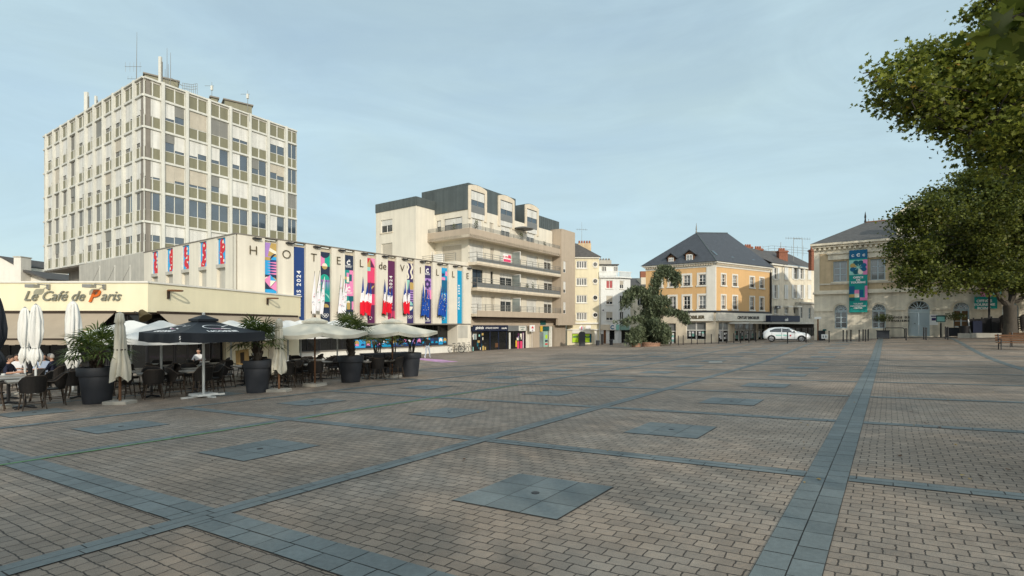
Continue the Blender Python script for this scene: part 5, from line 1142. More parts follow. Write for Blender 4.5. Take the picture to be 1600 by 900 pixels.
W2 = Fr(((936.2-800)/800.*74, 74.06), (1, .02)); f2 = W2.s(966); W2b = Fr(tuple(W2.P(f2, 0))[:2], (.86, .5)); l2 = W2b.s(985)
h2 = thing('white_house', W2.P(2, W2.g(2)), 'white corner house with a balcony under its attic and a teal shop sign', 'house')
zt2 = W2.z(434, 1); za2 = W2.z(413, 1); zs2 = W2.z(505, 1); gb = W2.g(1)
ww = [(W2.s(947), W2.s(957.5), W2.z(b, 1), W2.z(t, 1)) for t, b in ((438, 450.5), (462, 475.5), (487, 500.5))]
wb = [(W2b.s(968.5), W2b.s(974.5), W2b.z(b, .5), W2b.z(t, .5)) for t, b in ((438.5, 451), (462, 475.5), (487, 499))]
shop2 = [(W2.s(943), W2.s(947), gb, 1.0), (W2.s(952), W2.s(961), gb+.5, 1.0)]
mb = MB(); wall(mb, W2, 0, f2, gb-.8, zt2, ww+shop2, 'white_paint', rev=.15); wall(mb, W2b, 0, l2, gb-.8, zt2, wb+[(.6, 2.6, gb, 1.)], 'white_paint', rev=.15)
mb.fbox(W2, .2, f2, zt2, za2, -6, -1.1, 'white_paint'); q = [W2.P(0, 0, -.2), W2.P(f2, 0, -.2), W2b.P(l2, 0, -.2), W2.P(0, 0, -9)]
mb.hexa([Vector((v.x, v.y, gb-.8)) for v in q]+[Vector((v.x, v.y, zt2-.02)) for v in q], 'white_paint'); mb.build('wall', h2)
for i, w in enumerate(ww): window(W2, *w, -.13, h2, nx=2, fw=.06, sill='trim_white', blind=(0, .72, .72)[i], bm='blind_beige', gm='curtain_red' if i == 0 else 'pane_dark')
for i, w in enumerate(wb): window(W2b, *w, -.13, h2, nx=2, fw=.06, sill='trim_white', blind=(.5, 0, 0)[i], bm='blind_beige')
for a, b in ((942.5, 950), (961.5, 968)): window(W2, W2.s(a), W2.s(b), W2.z(424.5, 1), W2.z(414.5, 1), -1.08, h2, nx=2, fw=.06)
mb = MB(); mb.fbox(W2, 0, f2+.3, za2, za2+.15, -6.2, -.8, 'slate_old'); mb.build('roof', h2)
mb = MB()
for F, a, b in ((W2, 0, f2+.2), (W2b, .05, l2)):
    mb.fbox(F, a, b, zt2, zt2+.15, -.3, .32, 'white_paint'); mb.fbox(F, a, b, zt2+.86, zt2+.95, .18, .3, 'white_paint')
    for i in range(int((b-a)/.2)): mb.fbox(F, a+.2*i, a+.2*i+.09, zt2+.15, zt2+.86, .2, .28, 'white_paint')
mb.build('balustrade', h2)
mb = MB(); mb.fbox(W2, .2, W2.s(953), 1.0, 1.78, .02, .18, 'slab_cream'); mb.fbox(W2, W2.s(953), W2.s(962), 1.0, 1.78, .03, .22, 'ink_white'); mb.fbox(W2, W2.s(962), f2+.1, 1.0, 1.78, .03, .22, 'bk_mint'); mb.fbox(W2b, .3, l2-.4, 1.0, 1.7, .03, .2, 'mint'); mb.text('C', FB(W2, W2.s(956), 1.15, .225), .75, 'bk_deep'); mb.build('shop_sign', h2)
mb = MB(); mb.fbox(W2, *shop2[0], -.12, -.08, 'rust'); mb.build('door', h2); window(W2, *shop2[1], -.13, h2, fm='white_frame', nx=1, fw=.06, gm='pane_shop', name='shop_window'); window(W2b, .6, 2.6, gb, 1., -.13, h2, fm='black_metal', nx=2, fw=.05, gm='pane_shop', name='shop_window')
mb = MB(); mb.tube([W2.P(.15, gb, .1), W2.P(.15, zt2, .1)], .06, 'concrete_grey', n=6); mb.build('downpipe', h2)
mb = MB(); p = rp(945, 413, 77); mb.box(p.x-1.2, p.x+1., p.y, p.y+.6, za2+.1, zy(406.5, 77), 'concrete_grey')
for i in range(5): mb.lathe([(.16, 0), (.18, .1), (.1, .3)], Vector((p.x-1+.42*i, p.y+.3, zy(406.5, 77))), 'concrete_dark', n=8)
mb.build('chimney', h2)
# projecting street lantern sign on the white house corner
s = W2.s(941); mb = MB(); mb.fbox(W2, s-.15, s+.2, W2.z(487.5, 1), W2.z(481, 1), .5, .6, 'ink_white'); mb.fpoly(W2, [(s-.12, W2.z(486, 1)), (s+.02, W2.z(483, 1)), (s+.16, W2.z(486, 1))], .605, 'bk_navy'); mb.tube([W2.P(s, W2.z(484, 1), .0), W2.P(s, W2.z(484, 1), .5)], .03, 'rail_grey'); mb.build('projecting_sign', h2)

# house behind the cedar
W3 = Fr(((984-800)/800.*80, 80.), (1, .0)); h3 = thing('slate_house', W3.P(2, W3.g(2)), 'low grey house with a dark slate roof behind the weeping cedar', 'house'); l3 = W3.s(1040); z3 = W3.z(447, 1)
mb = MB(); wall(mb, W3, 0, l3, W3.g(1)-.5, z3, [(1.2, 2.0, z3-3, z3-1.5)], 'limestone', rev=.15); mb.build('wall', h3); window(W3, 1.2, 2., z3-3, z3-1.5, -.13, h3, nx=2)
mb = MB(); zr = W3.z(430, 1); mb.raw([W3.P(-.3, z3-.05, .3), W3.P(l3, z3-.05, .3), W3.P(l3, zr, -5), W3.P(-.3, zr, -5), W3.P(l3, z3, -10), W3.P(-.3, z3, -10)], [(0, 1, 2, 3), (3, 2, 4, 5)], 'slate_old'); r3 = mb.build('roof', h3)
mb = MB(); p = rp(1005, 430, 84); mb.box(p.x-.5, p.x+.5, p.y-.3, p.y+.3, zr-.5, zy(424, 84), 'brick_red'); mb.build('chimney', r3)
mb = MB(); d = W3.s(1009); mb.fbox(W3, d-.5, d+.7, z3+.2, zr-.25, -4.2, -.9, 'slab_cream'); mb.build('roof_dormer', r3)

# ================================================================== ochre corner building
OC = Vector(((1117.5-800)/800.*58, 58.)); OR = Fr(OC, (.825, .566)); OL = Fr(OC-11*Vector((.809, -.588)), (.809, -.588))
aL = OL.s(1009); eR = OR.s(1202.5); zO = lambda y: CAMZ+(508-y)/800.*58
ho = thing('ochre_building', (OC.x, OC.y, gz(OC.x, OC.y)), 'orange rendered corner building with white window surrounds and a hipped slate roof', 'building')
zc0, zc1, zb0_, zb1_ = zO(416.5), zO(408.5), zO(486.5), zO(501.5)
LW = [(OL.s(a)+.22, OL.s(b)-.22) for a, b in ((1025, 1036.5), (1043, 1059), (1065, 1081.5), (1089, 1106))]
RW = [(OR.s(a)+.17, OR.s(b)-.17) for a, b in ((1126, 1135), (1143.8, 1153), (1170.7, 1179.5), (1186, 1194.2))]
rowsO = [(zO(446)+.1, zO(427.5)), (zO(483)+.05, zO(461))]
gO = gz(OC.x, OC.y)-.6
shL = [(OL.s(1034), OL.s(1056), gO, zO(505)), (OL.s(1072), OL.s(1103), gO+.9, zO(503))]
shR = [(OR.s(1123), OR.s(1140), gO+.6, zO(503)), (OR.s(1148), OR.s(1181), gO+.6, zO(503)), (OR.s(1185), OR.s(1198), gO+.6, zO(503))]
mb = MB(); wall(mb, OL, aL, 11, zb0_, zc0, [(a, b, c, d) for a, b in LW for c, d in rowsO], 'orange_wall', rev=.2); wall(mb, OR, 0, eR, zb0_, zc0, [(a, b, c, d) for a, b in RW for c, d in rowsO], 'orange_wall', rev=.2)
wall(mb, OL, aL, 11, gO-.5, zb0_, shL, 'pale_wall' if False else 'slab_cream', rev=.25); wall(mb, OR, 0, eR, gO-.5, zb0_, shR, 'slab_cream', rev=.25)
qa, qb, qc = OL.P(aL, 0, -.4), OC, OR.P(eR, 0, -.4); qb = Vector((qb.x, qb.y, 0))+OL.P(0, 0, -.4)-OL.P(0, 0, 0)+OR.P(0, 0, -.4)-OR.P(0, 0, 0); qd = qa+(qc-qb)
mb.hexa([Vector((v.x, v.y, gO-.5)) for v in (qa, qb, qc, qd)]+[Vector((v.x, v.y, zc1-.1)) for v in (qa, qb, qc, qd)], 'dark_inside'); mb.build('wall', ho)
mb = MB()
for F, a, b in ((OL, aL, 11), (OR, .0, eR)):
    q = .06 if F is OL else .062
    mb.fbox(F, a, b-(0 if F is OR else 0), zc0, zc0+.28, -.05, q, 'trim_white'); mb.fbox(F, a-.1, b+(.12 if F is OL else .1), zc0+.28, zc1-.16, -.05, q+.1, 'trim_white'); mb.fbox(F, a-.3, b+(.35 if F is OL else .3), zc1-.16, zc1, -.05, q+.34, 'trim_white')
    for i in range(int((b-a)/.28)): mb.fbox(F, a+.28*i, a+.28*i+.13, zc1-.36, zc1-.165, q+.1, q+.24, 'slab_cream')
    mb.build('cornice', ho); mb = MB()
mb = MB(); mb.fbox(OL, 11-.95, 11.05, zb0_, zc0, 0, .07, 'trim_white'); mb.fbox(OR, -.05, .12, zb0_, zc0, 0, .07, 'trim_white'); mb.build('corner_pilaster', ho)
mb = MB(); mb.fbox(OL, aL, 11.1, zb0_-.12, zb0_+.1, 0, .14, 'anthracite'); mb.fbox(OR, 0, eR, zb0_-.12, zb0_+.1, 0, .141, 'anthracite'); mb.build('string_course', ho)
mb = MB(); mb.fbox(OL, OL.s(1067), 10.85, zb1_, zb0_-.13, .0, .3, 'trim_white'); mb.text('immo', FB(OL, OL.s(1083), zb1_+.26, .305), .52, 'letter_brown'); mb.build('shop_sign', ho)
mb = MB(); mb.fbox(OR, .1, eR, zb1_, zb0_-.13, .0, .3, 'trim_white'); mb.text('inno', FB(OR, OR.s(1166), zb1_+.26, .305), .46, 'letter_black'); mb.build('shop_sign', ho)
for i, (a, b) in enumerate(LW):
    for j, (c, d) in enumerate(rowsO): window(OL, a, b, c, d, -.16, ho, nx=2, ny=3, fw=.07, surround='trim_white', sur=.22, sill='trim_white', gm='pane_dark' if (i+j) % 2 else 'pane_curtain', rail='black_metal')
for i, (a, b) in enumerate(RW):
    for j, (c, d) in enumerate(rowsO): window(OR, a, b, c, d, -.16, ho, nx=2, ny=3, fw=.06, surround='trim_white', sur=.17, sill='trim_white', gm='pane_curtain' if (i+j) % 2 else 'pane_dark', rail='black_metal')
for F, lst in ((OL, shL), (OR, shR)):
    for a, b, c, d in lst:
        n = max(1, round((b-a)/1.15)); w = (b-a)/n
        for i in range(n):
            window(F, a+w*i+.01, a+w*(i+1)-.01, c, d-.95, -.22, ho, fm='white_frame', gm='pane_shop', nx=1, fw=.05, name='shop_window'); window(F, a+w*i+.01, a+w*(i+1)-.01, d-.94, d, -.22, ho, fm='white_frame', gm='pane_curtain', nx=1, fw=.05, name='shop_window')
            mb = MB(); nc = 2 if w < 1.3 else 3
            for q in range(nc):
                for r in range(5):
                    cx = a+w*i+.2+(w-.4)*(q+.5)/nc; cz = c+.35+r*(d-c-1.5)/5
                    if cz < d-1.3 and rb.random() > .12: mb.fbox(F, cx-.13, cx+.13, cz, cz+.24, -.19, -.18, rb.choice(['ink_white', 'bk_mint', 'ink_white', 'fl_white']))
            if mb.f: mb.build('listing_cards', ho)
ev = zc1+.002; A_, B_, C_ = OL.P(aL-.5, ev, .5), Vector((0, 0, 0)), OR.P(eR+.4, ev, .5)
B_ = OR.P(-.5, ev, .5); D_ = A_+(C_-B_); R1 = rp(1088, 363.5, 62.5); R2 = rp(1136.5, 364, 66.0)
mb = MB(); mb.raw([A_, B_, C_, D_, R1, R2], [(0, 1, 4), (1, 2, 5, 4), (2, 3, 5), (3, 0, 4, 5), (3, 2, 1, 0)], 'slate'); ro = mb.build('roof', ho)
mb = MB(); mb.tube([R1, R2], .07, 'zinc', n=6); mb.tube([B_, R1], .06, 'zinc', n=6); mb.lathe([(.12, 0), (.05, .3), (.09, .4), (.01, 1.2)], R1, 'rail_grey', n=8); mb.build('ridge_and_finial', ro)
nL = (B_-A_).cross(R1-A_).normalized(); nL = nL if nL.z > 0 else -nL
for xa, xb, yt, yb in ((1042.5, 1057, 390, 410), (1070, 1087, 387, 408.5)):
    s0, s1 = OL.s(xa)+.12, OL.s(xb)-.12; m = (s0+s1)/2; z0_ = zO(yb-1); z1_ = zO(yt+7); zt_ = zO(yt+.5); o_ = .22; k = .0
    mb = MB(); mb.fprism(OL, [(s0, z0_), (s1, z0_), (s1, z1_), (m, zt_-.12), (s0, z1_)], -3, o_, 'wood_brown'); mb.fprism(OL, [(s0-.25, z1_-.12), (m, zt_-.02), (s1+.25, z1_-.12), (s1+.25, z1_-.02), (m, zt_+.1), (s0-.25, z1_-.02)][::1], -3, o_+.25, 'slate'); dm = mb.build('roof_dormer', ro)
    mb = MB(); mb.fbox(OL, s0+.14, s1-.14, z0_+.08, z1_-.05, o_, o_+.05, 'white_frame'); mb.fbox(OL, s0+.22, m-.04, z0_+.16, z1_-.14, o_+.05, o_+.055, 'pane_curtain'); mb.fbox(OL, m+.04, s1-.22, z0_+.16, z1_-.14, o_+.05, o_+.055, 'pane_curtain'); mb.fbox(OL, s0+.2, s1-.2, (z0_+z1_)/2-.02, (z0_+z1_)/2+.02, o_+.055, o_+.07, 'white_frame'); mb.build('dormer_window', dm)
nR = (C_-B_).cross(R1-B_).normalized(); nR = nR if nR.z > 0 else -nR
def on_roof(x, y):                                                   # where the sight line meets the right slope
    d = Vector(((x-800)/800., 1, (508-y)/800.)); o = Vector((0, 0, CAMZ)); return o+d*((B_-o).dot(nR)/d.dot(nR))
for x0_, y0_, x1_, y1_ in ((1110, 392, 1121, 400), (1136, 397, 1147, 404), (1130, 368, 1144, 377), (1169, 401.5, 1179, 408), (1155, 385, 1161, 389)):
    a, c = on_roof(x0_, y0_), on_roof(x1_, y1_); up = (R1-B_); up = (up-OR.P(1, 0)*0).normalized(); t_ = (C_-B_).normalized(); w = (c-a).dot(t_); upv = nR.cross(t_).normalized(); upv = upv if upv.z > 0 else -upv; h = abs((c-a).dot(upv)); w = max(.5, abs(w)*.6)
    b0 = a-upv*h; mb = MB(); mb.hexa([b0+nR*.02, b0+t_*w+nR*.02, b0+t_*w+upv*h+nR*.02, b0+upv*h+nR*.02, b0+nR*.09, b0+t_*w+nR*.09, b0+t_*w+upv*h+nR*.09, b0+upv*h+nR*.09], 'zinc'); mb.face([b0+(t_*w*u+upv*h*v)+nR*.095 for u, v in ((.1, .1), (.9, .1), (.9, .9), (.1, .9))], 'pane_sky'); mb.build('skylight', ro)
mb = MB(); mb.tube([OR.P(eR+.1, gO+.5, .15), OR.P(eR+.1, zc0, .15)], .07, 'anthracite', n=6); mb.build('downpipe', ho)

# ================================================================== shuttered house, grey annex, black café front
SH = OR; s0_, s1_ = eR+.25, OR.s(1277); zsT = OR.z(411, s0_)
hs_ = thing('shuttered_house', OR.P(s0_, OR.g(s0_)), 'cream house with white louvred shutters behind the ochre corner', 'house')
cols_ = [(1209, 1214.5, 1), (1225.5, 1231, 0), (1239.5, 1245, 1), (1250, 1255, 1), (1262, 1267, 0)]
rw_ = [(436, 418), (466, 445)]; hol = []
for a, b, op in cols_:
    for yb, yt in rw_: s = OR.s((a+b)/2); hol.append((OR.s(a), OR.s(b), OR.z(yb, s), OR.z(yt, s), op))
    if a < 1245: s = OR.s((a+b)/2); hol.append((OR.s(a)+.1, OR.s(b)+.1, OR.z(490, s), OR.z(480, s), 2))
mb = MB(); wall(mb, OR, s0_, s1_, gO-.3, zsT, [h[:4] for h in hol], 'limestone', rev=.18); mb.fbox(OR, s0_, s1_, gO-.3, zsT, -9, -.4, 'limestone'); mb.build('wall', hs_)
for i, (a, b, c, d, op) in enumerate(hol):
    w = window(OR, a, b, c, d, -.15, hs_, nx=2, ny=2, fw=.06, sill='trim_white', gm='pane_curtain' if i % 3 else 'pane_dark', blind=0)
    if op == 2: 
        mb = MB(); mb.fbox(OR, a-.15, b+.15, d-.02, d+.18, .02, .55, 'trim_white'); mb.build('window_awning', hs_); continue
    h = (b-a)/2
    for sd in (0, 1):
        mb = MB(); x0 = (a-h*1.0 if sd == 0 else b) if op else (a+h*sd); x1 = x0+h; mb.fbox(OR, x0+.01, x1-.01, c, d, .02, .06, 'shutter_grey')
        for q in range(int((d-c)/.12)): mb.fbox(OR, x0+.06, x1-.06, c+.05+.12*q, c+.11+.12*q, .06, .075, 'shutter_grey')
        mb.build('shutter', w)
mb = MB(); zr = OR.z(396, s1_); mb.raw([OR.P(s0_-.2, zsT, .35), OR.P(s1_+.3, zsT, .35), OR.P(s1_+.3, zr+.4, -4.), OR.P(s0_-2, zr+.4, -4.), OR.P(s1_, zsT, -9), OR.P(s0_-2, zsT, -9)], [(0, 1, 2, 3), (3, 2, 4, 5)], 'slate_old'); mb.fbox(OR, s0_-.1, s1_+.1, zsT-.22, zsT-.02, 0, .25, 'trim_white'); rs_ = mb.build('roof', hs_)
for xa, xb, yt, yb, Y in ((1164.5, 1176, 385, 400, 71), (1180.5, 1192, 388, 401, 70), (1217.5, 1231, 391, 410, 68.5), (1268, 1272.5, 389, 414, 66)):
    a, b = rp(xa, yt, Y), rp(xb, yb+8, Y); mb = MB(); mb.box(a.x, b.x, a.y, a.y+.7, b.z, a.z, 'brick_red'); mb.box(a.x-.08, b.x+.08, a.y-.08, a.y+.78, a.z-.25, a.z-.08, 'brick_red')
    for i in range(3 if xb-xa > 6 else 1): mb.lathe([(.13, 0), (.15, .15), (.10, .35)], Vector((a.x+.2+.3*i, a.y+.35, a.z)), 'terracotta', n=8)
    mb.build('chimney', rs_)
mb = MB(); q = [rp(x, 397, 72) for x in (1190, 1264)]
for y in (384, 388, 392): mb.tube([rp(1192, y+2, 72), rp(1206, y, 72), rp(1262, y+4, 72)], .018, 'rail_grey', n=4)
for x in range(1192, 1264, 9): mb.tube([rp(x, 384, 72), rp(x, 400, 72)], .018, 'rail_grey', n=4)
a, b = rp(1194, 394, 73), rp(1222, 404, 73); mb.box(a.x, b.x, a.y, a.y+3, zsT+.5, a.z, 'slab_cream'); mb.box(a.x-.2, b.x+.2, a.y-.2, a.y+3.2, a.z, a.z+.15, 'concrete_dark'); mb.build('roof_terrace', rs_)
for x, y0, n in ((1240, 371, 1), (1253.5, 372, 1), (1220, 378, 0)):
    mb = MB(); p = rp(x, y0, 70); mb.tube([Vector((p.x, p.y, zsT+1)), p], .03, 'rail_grey', n=5)
    if n:
        mb.tube([rp(x-13, y0+1, 70), rp(x+12, y0+1.5, 70)], .02, 'rail_grey', n=4)
        for k in range(7): mb.tube([rp(x-12+4*k, y0-1, 70), rp(x-12+4*k, y0+3, 70)], .014, 'rail_grey', n=4)
    mb.build('aerial', rs_)
# low grey house in front of it, with canopy and dark café front
G1 = OR.moved(out=.5); g0_, g1_ = G1.s(1248), G1.s(1280); zg = G1.z(474, g0_)
hg = thing('grey_annex', G1.P(g0_, G1.g(g0_)), 'small flat grey house with two tall windows beside the tourist office', 'house')
gw = [(G1.s(1251), G1.s(1254), G1.z(497, g0_), G1.z(479, g0_)), (G1.s(1263.5), G1.s(1267), G1.z(498, g0_+1), G1.z(480, g0_+1))]
mb = MB(); wall(mb, G1, g0_, g1_, gO-.2, zg, gw, 'concrete_grey', rev=.12); mb.fbox(G1, g0_, g1_, zg, zg+.2, -.4, .25, 'concrete_grey'); mb.fbox(G1, g0_, g0_+.01, gO, zg, -.5, 0, 'concrete_grey'); mb.build('wall', hg)
for h in gw: window(G1, *h, -.1, hg, fm='concrete_grey', nx=1, ny=2, fw=.05)
K1 = OR.moved(out=.9); k0, k1 = K1.s(1204), K1.s(1250)
hk = thing('black_cafe_front', K1.P(k0, K1.g(k0)), 'dark café front under a thin canopy behind the white car', 'café front')
mb = MB(); mb.fbox(K1, k0, k1, K1.z(502.5, k0), K1.z(492.5, k0), -1.0, 0, 'navy'); mb.text('cafeb', FB(K1, K1.s(1229), K1.z(501, k0), .01), .5, 'ink_white'); mb.build('sign_board', hk)
mb = MB(); c0, c1 = K1.s(1150), K1.s(1277); zc = K1.z(505.5, k0); mb.fbox(K1, c0, c1, zc-.05, zc+.16, -.9, 1.6, 'concrete_light'); mb.build('canopy', hk)
for px in (1163, 1186, 1206, 1252, 1272): mb = MB(); s = K1.s(px); mb.tube([K1.P(s, gO-.2, 1.3), K1.P(s, zc-.05, 1.3)], .05, 'black_metal', n=6); mb.build('canopy_post', hk)
mb = MB(); mb.fbox(K1, k0, c1-.3, gO-.2, zc-.06, -.35, -.3, 'dark_inside'); mb.build('wall', hk); n = 7; w = (c1-.4-k0)/n
for i in range(n): window(K1, k0+w*i+.02, k0+w*(i+1)-.02, gO+.4, zc-.5, -.28, hk, fm='brown_dark', gm='pane_shop', nx=1, fw=.06, name='shop_window')
s = OR.s(1209); mb = MB(); mb.fbox(OR, s-.6, s+.5, OR.z(482.5, s), OR.z(478, s), .5, .6, 'black_plastic'); mb.fbox(OR, s-.02, s+.03, OR.z(480.5, s), OR.z(480, s), 0, .5, 'black_metal'); mb.text('cafeb', FB(OR, s-.05, OR.z(481.3, s), .605), .3, 'ink_white'); mb.build('hanging_sign', hs_)

# ================================================================== tourist office
TO = Fr((.59*52, 52.), (.814, -.581)); LT = TO.s(1680); zT = lambda y, x: TO.z(y, TO.s(x))
gt = TO.g(0)-.2
ht = thing('tourist_office', TO.P(0, TO.g(0)), 'old stone tourist office with arched windows and an ochre upper storey', 'tourist office')
zev = zT(383.5, 1274); zst = zT(457, 1274); zst2 = zT(484.5, 1274)
up = [(TO.s(a), TO.s(b), zT(440, 1312), zT(408, 1312)) for a, b in ((1302, 1323.5), (1360, 1383.5), (1424, 1450), (1498, 1528), (1578, 1610))]
ar = []                                                              # arched openings: s0, s1, z0, spring, kind
for a, b, yb, ysp, kind in ((1304, 1324, 513, 482, 'w'), (1362.5, 1384, 513, 482, 'w'), (1419, 1453, 525, 481, 'd'), (1489.5, 1515, 511, 478, 'b'), (1566, 1592, 511, 476, 'b')):
    s0, s1 = TO.s(a), TO.s(b); m = (a+b)/2; ar.append((s0, s1, zT(yb, m), zT(ysp, m), kind))
mb = MB(); q1 = TO.s(1280.5)
wall(mb, TO, q1, LT, zst, zev-.9, up, 'ochre_stone', rev=.22); wall(mb, TO, 0, q1, zst, zev-.9, [], 'limestone', rev=.2, out=.03); wall(mb, TO, 0, LT, zev-.9, zev, [], 'limestone', out=.02)
hol = [(a, b, c, d) for a, b, c, d, k in ar]; rsz = [(b-a)/2 for a, b, c, d, k in ar]
ztop = max(h[3] for h in hol)
wall(mb, TO, 0, LT, gt-1.2, zst2-.05, [(a, b, c, zst2-.05) for a, b, c, d in hol], 'limestone_dirty', rev=.0)
# arch heads: wall between the springing line and the string course, with round openings
zt_ = zst; S_ = [0.]
for (a, b, c, d), r in zip(hol, rsz):
    m = (a+b)/2; mb.fpoly(TO, [(S_[-1], zst2-.05), (a, zst2-.05), (a, zt_), (S_[-1], zt_)], 0, 'limestone'); n = 12
    arc = [(m-r*math.cos(math.pi*i/n), zst2-.05+r*math.sin(math.pi*i/n)) for i in range(n+1)]
    for i in range(n): mb.fpoly(TO, [arc[i], arc[i+1], (arc[i+1][0], zt_), (arc[i][0], zt_)], 0, 'limestone'); mb.face([TO.P(*arc[i], 0), TO.P(*arc[i+1], 0), TO.P(*arc[i+1], -.3), TO.P(*arc[i], -.3)], 'limestone')
    for x in (a, b): mb.face([TO.P(x, c, 0), TO.P(x, zst2-.05, 0), TO.P(x, zst2-.05, -.3), TO.P(x, c, -.3)], 'limestone')
    mb.face([TO.P(a, c, 0), TO.P(b, c, 0), TO.P(b, c, -.3), TO.P(a, c, -.3)], 'limestone'); S_.append(b)
mb.fpoly(TO, [(S_[-1], zst2-.05), (LT, zst2-.05), (LT, zt_), (S_[-1], zt_)], 0, 'limestone')
lf = TO.side_l(0, 8.5); wall(mb, lf, 0, 8.5, gt-1, zev, [], 'limestone'); mb.build('wall', ht)
mb = MB()
for (a, b, c, d), r in zip(hol, rsz):
    m = (a+b)/2; z = zst2-.05; annulus(mb, TO, (m, z), r+.42, .28, .055, 'limestone', 14, 0, math.pi)
    for i in range(14):
        p, q = math.pi*i/14, math.pi*(i+1)/14; R_ = r+.42; mb.face([TO.P(m+R_*math.cos(p), z+R_*math.sin(p), 0), TO.P(m+R_*math.cos(q), z+R_*math.sin(q), 0), TO.P(m+R_*math.cos(q), z+R_*math.sin(q), .055), TO.P(m+R_*math.cos(p), z+R_*math.sin(p), .055)], 'limestone')
S2 = [0.]+[x for (a, b, c, d), r in zip(hol, rsz) for x in (a-.14, b+.14)]+[LT]
for i in range(0, len(S2), 2): mb.fbox(TO, S2[i], S2[i+1], zst2-.14, zst2+.06, 0, .09, 'limestone')
mb.fbox(TO, -.1, LT, zst-.22, zst+.0, .0, .24, 'limestone'); mb.fbox(TO, 0, LT, zst+.0, zst+.16, 0.03, .12, 'limestone')
mb.fbox(TO, -.15, LT, zev-.32, zev-.12, 0, .35, 'limestone'); mb.fbox(TO, -.3, LT, zev-.12, zev+.08, 0, .55, 'limestone')
for i in range(int(LT/.42)): mb.fbox(TO, .42*i, .42*i+.2, zev-.58, zev-.325, .02, .26, 'limestone')
mb.fbox(TO, q1, LT, zst+.72, zst+.86, 0, .09, 'limestone_dirty')
for a, b, c, d in up: mb.fbox(TO, a-.45, b+.45, d+.16, d+.7, 0, .12, 'limestone'); mb.fbox(TO, a-.55, b+.55, d+.7, d+.86, 0, .26, 'limestone_dirty'); mb.fbox(TO, a-.2, b+.2, c-.18, c-.0, -.2, .14, 'limestone')
mb.build('mouldings', ht)
for a, b, c, d in up: window(TO, a, b, c, d, -.2, ht, nx=2, ny=3, fw=.09, gm='pane_curtain', fm='pale_blue_door')
for (a, b, c, d, k), r in zip(ar, rsz):
    m = (a+b)/2; z = zst2-.05; o = -.28
    if k == 'd':
        mb = MB(); mb.fbox(TO, a, m-.01, c, z-.3, o, o+.06, 'pale_blue_door'); mb.fbox(TO, m+.01, b, c, z-.3, o, o+.06, 'pale_blue_door'); mb.fbox(TO, a, b, z-.29, z, o, o+.12, 'pale_blue_door')
        for u0, u1 in ((a+.15, m-.15), (m+.15, b-.15)): mb.fbox(TO, u0, u1, c+.2, c+.9, o+.06, o+.085, 'pale_blue_door'); mb.fbox(TO, u0, u1, c+1.05, z-.5, o+.06, o+.085, 'pale_blue_door')
        dr = mb.build('door', ht); mb = MB(); mb.fbox(TO, m-.35, m-.25, c+1.15, c+1.2, o+.06, o+.14, 'black_metal'); mb.build('handle', dr); par = dr
    else: par = window(TO, a, b, c, z-.12, o, ht, fm='pale_blue_door', gm='pane_dark' if k == 'w' else 'brown_window', nx=2, ny=3, fw=.09); mb = MB(); mb.fbox(TO, a, b, z-.12, z, o, o+.1, 'pale_blue_door'); mb.build('transom', par)
    mb = MB(); mb.fpoly(TO, disc((m, z), r, 20, 0, math.pi), o+.02, 'pane_dark' if k != 'w' or a > 9 else 'pane_dark'); annulus(mb, TO, (m, z), r, .09, o+.05, 'pale_blue_door', 16, 0, math.pi); annulus(mb, TO, (m, z), .24, .07, o+.05, 'pale_blue_door', 10, 0, math.pi)
    for q in range(1, 7): an = math.pi*q/7; c_, s_ = math.cos(an), math.sin(an); mb.fpoly(TO, [(m+.2*c_+.03*s_, z+.2*s_-.03*c_), (m+r*c_+.03*s_, z+r*s_-.03*c_), (m+r*c_-.03*s_, z+r*s_+.03*c_), (m+.2*c_-.03*s_, z+.2*s_+.03*c_)], o+.052, 'pale_blue_door')
    mb.build('fanlight', par)
m_ = TO.s(1404); mb = MB()
for key, dz in (('offde', .32), ('tour2', .0)): mb.text(key, FB(TO, m_, zT(502.5, 1398)+dz, .03), .235, 'letter_black', depth=.03)
mb.build('lettering', ht)
er, el = TO.P(LT, zev+.09, .55), TO.P(-.3, zev+.09, .55); r1 = rp(1352, 347.5, 56.); r2 = r1+(er-el)*.9; bk = TO.P(-.3, zev+.09, -9.5); bk2 = TO.P(LT, zev+.09, -9.5)
mb = MB(); mb.raw([el, er, bk2, bk, r1, r2], [(0, 1, 5, 4), (3, 0, 4), (2, 3, 4, 5), (1, 2, 5)], 'slate_old'); rt_ = mb.build('roof', ht)
mb = MB(); dr = (r2-r1).normalized(); mb.tube([r1, r2], .1, 'rust', n=6)
for i in range(40): q = r1+dr*(.3+.45*i); mb.tube([q, q+Vector((0, 0, .35))], [.03, .02], 'rust', n=4)
mb.lathe([(.12, 0), (.06, .4), (.1, .6), (.01, 1.2)], r1, 'letter_black', n=8)
mb.build('ridge_crest', rt_)
cs = TO.s(1433); mb = MB(); zc_ = zT(362, 1433); mb.fbox(TO, cs-1.5, cs+1.5, zev, zc_+1.6, -1.2, -.25, 'limestone'); mb.fprism(TO, [(cs-1.8, zc_+1.6), (cs+1.8, zc_+1.6), (cs+1.6, zc_+1.9), (cs, zc_+3.0), (cs-1.6, zc_+1.9)], -1.2, -.05, 'limestone'); mb.fpoly(TO, disc((cs-.1, zc_+.3), .75, 24), -.24, 'ink_white'); annulus(mb, TO, (cs-.1, zc_+.3), .85, .12, -.235, 'letter_black', 24); mb.fbox(TO, cs-.13, cs-.07, zc_+.3, zc_+.85, -.24, -.22, 'letter_black'); mb.fbox(TO, cs-.1, cs+.3, zc_+.27, zc_+.33, -.24, -.22, 'letter_black'); mb.build('clock_gable', rt_)
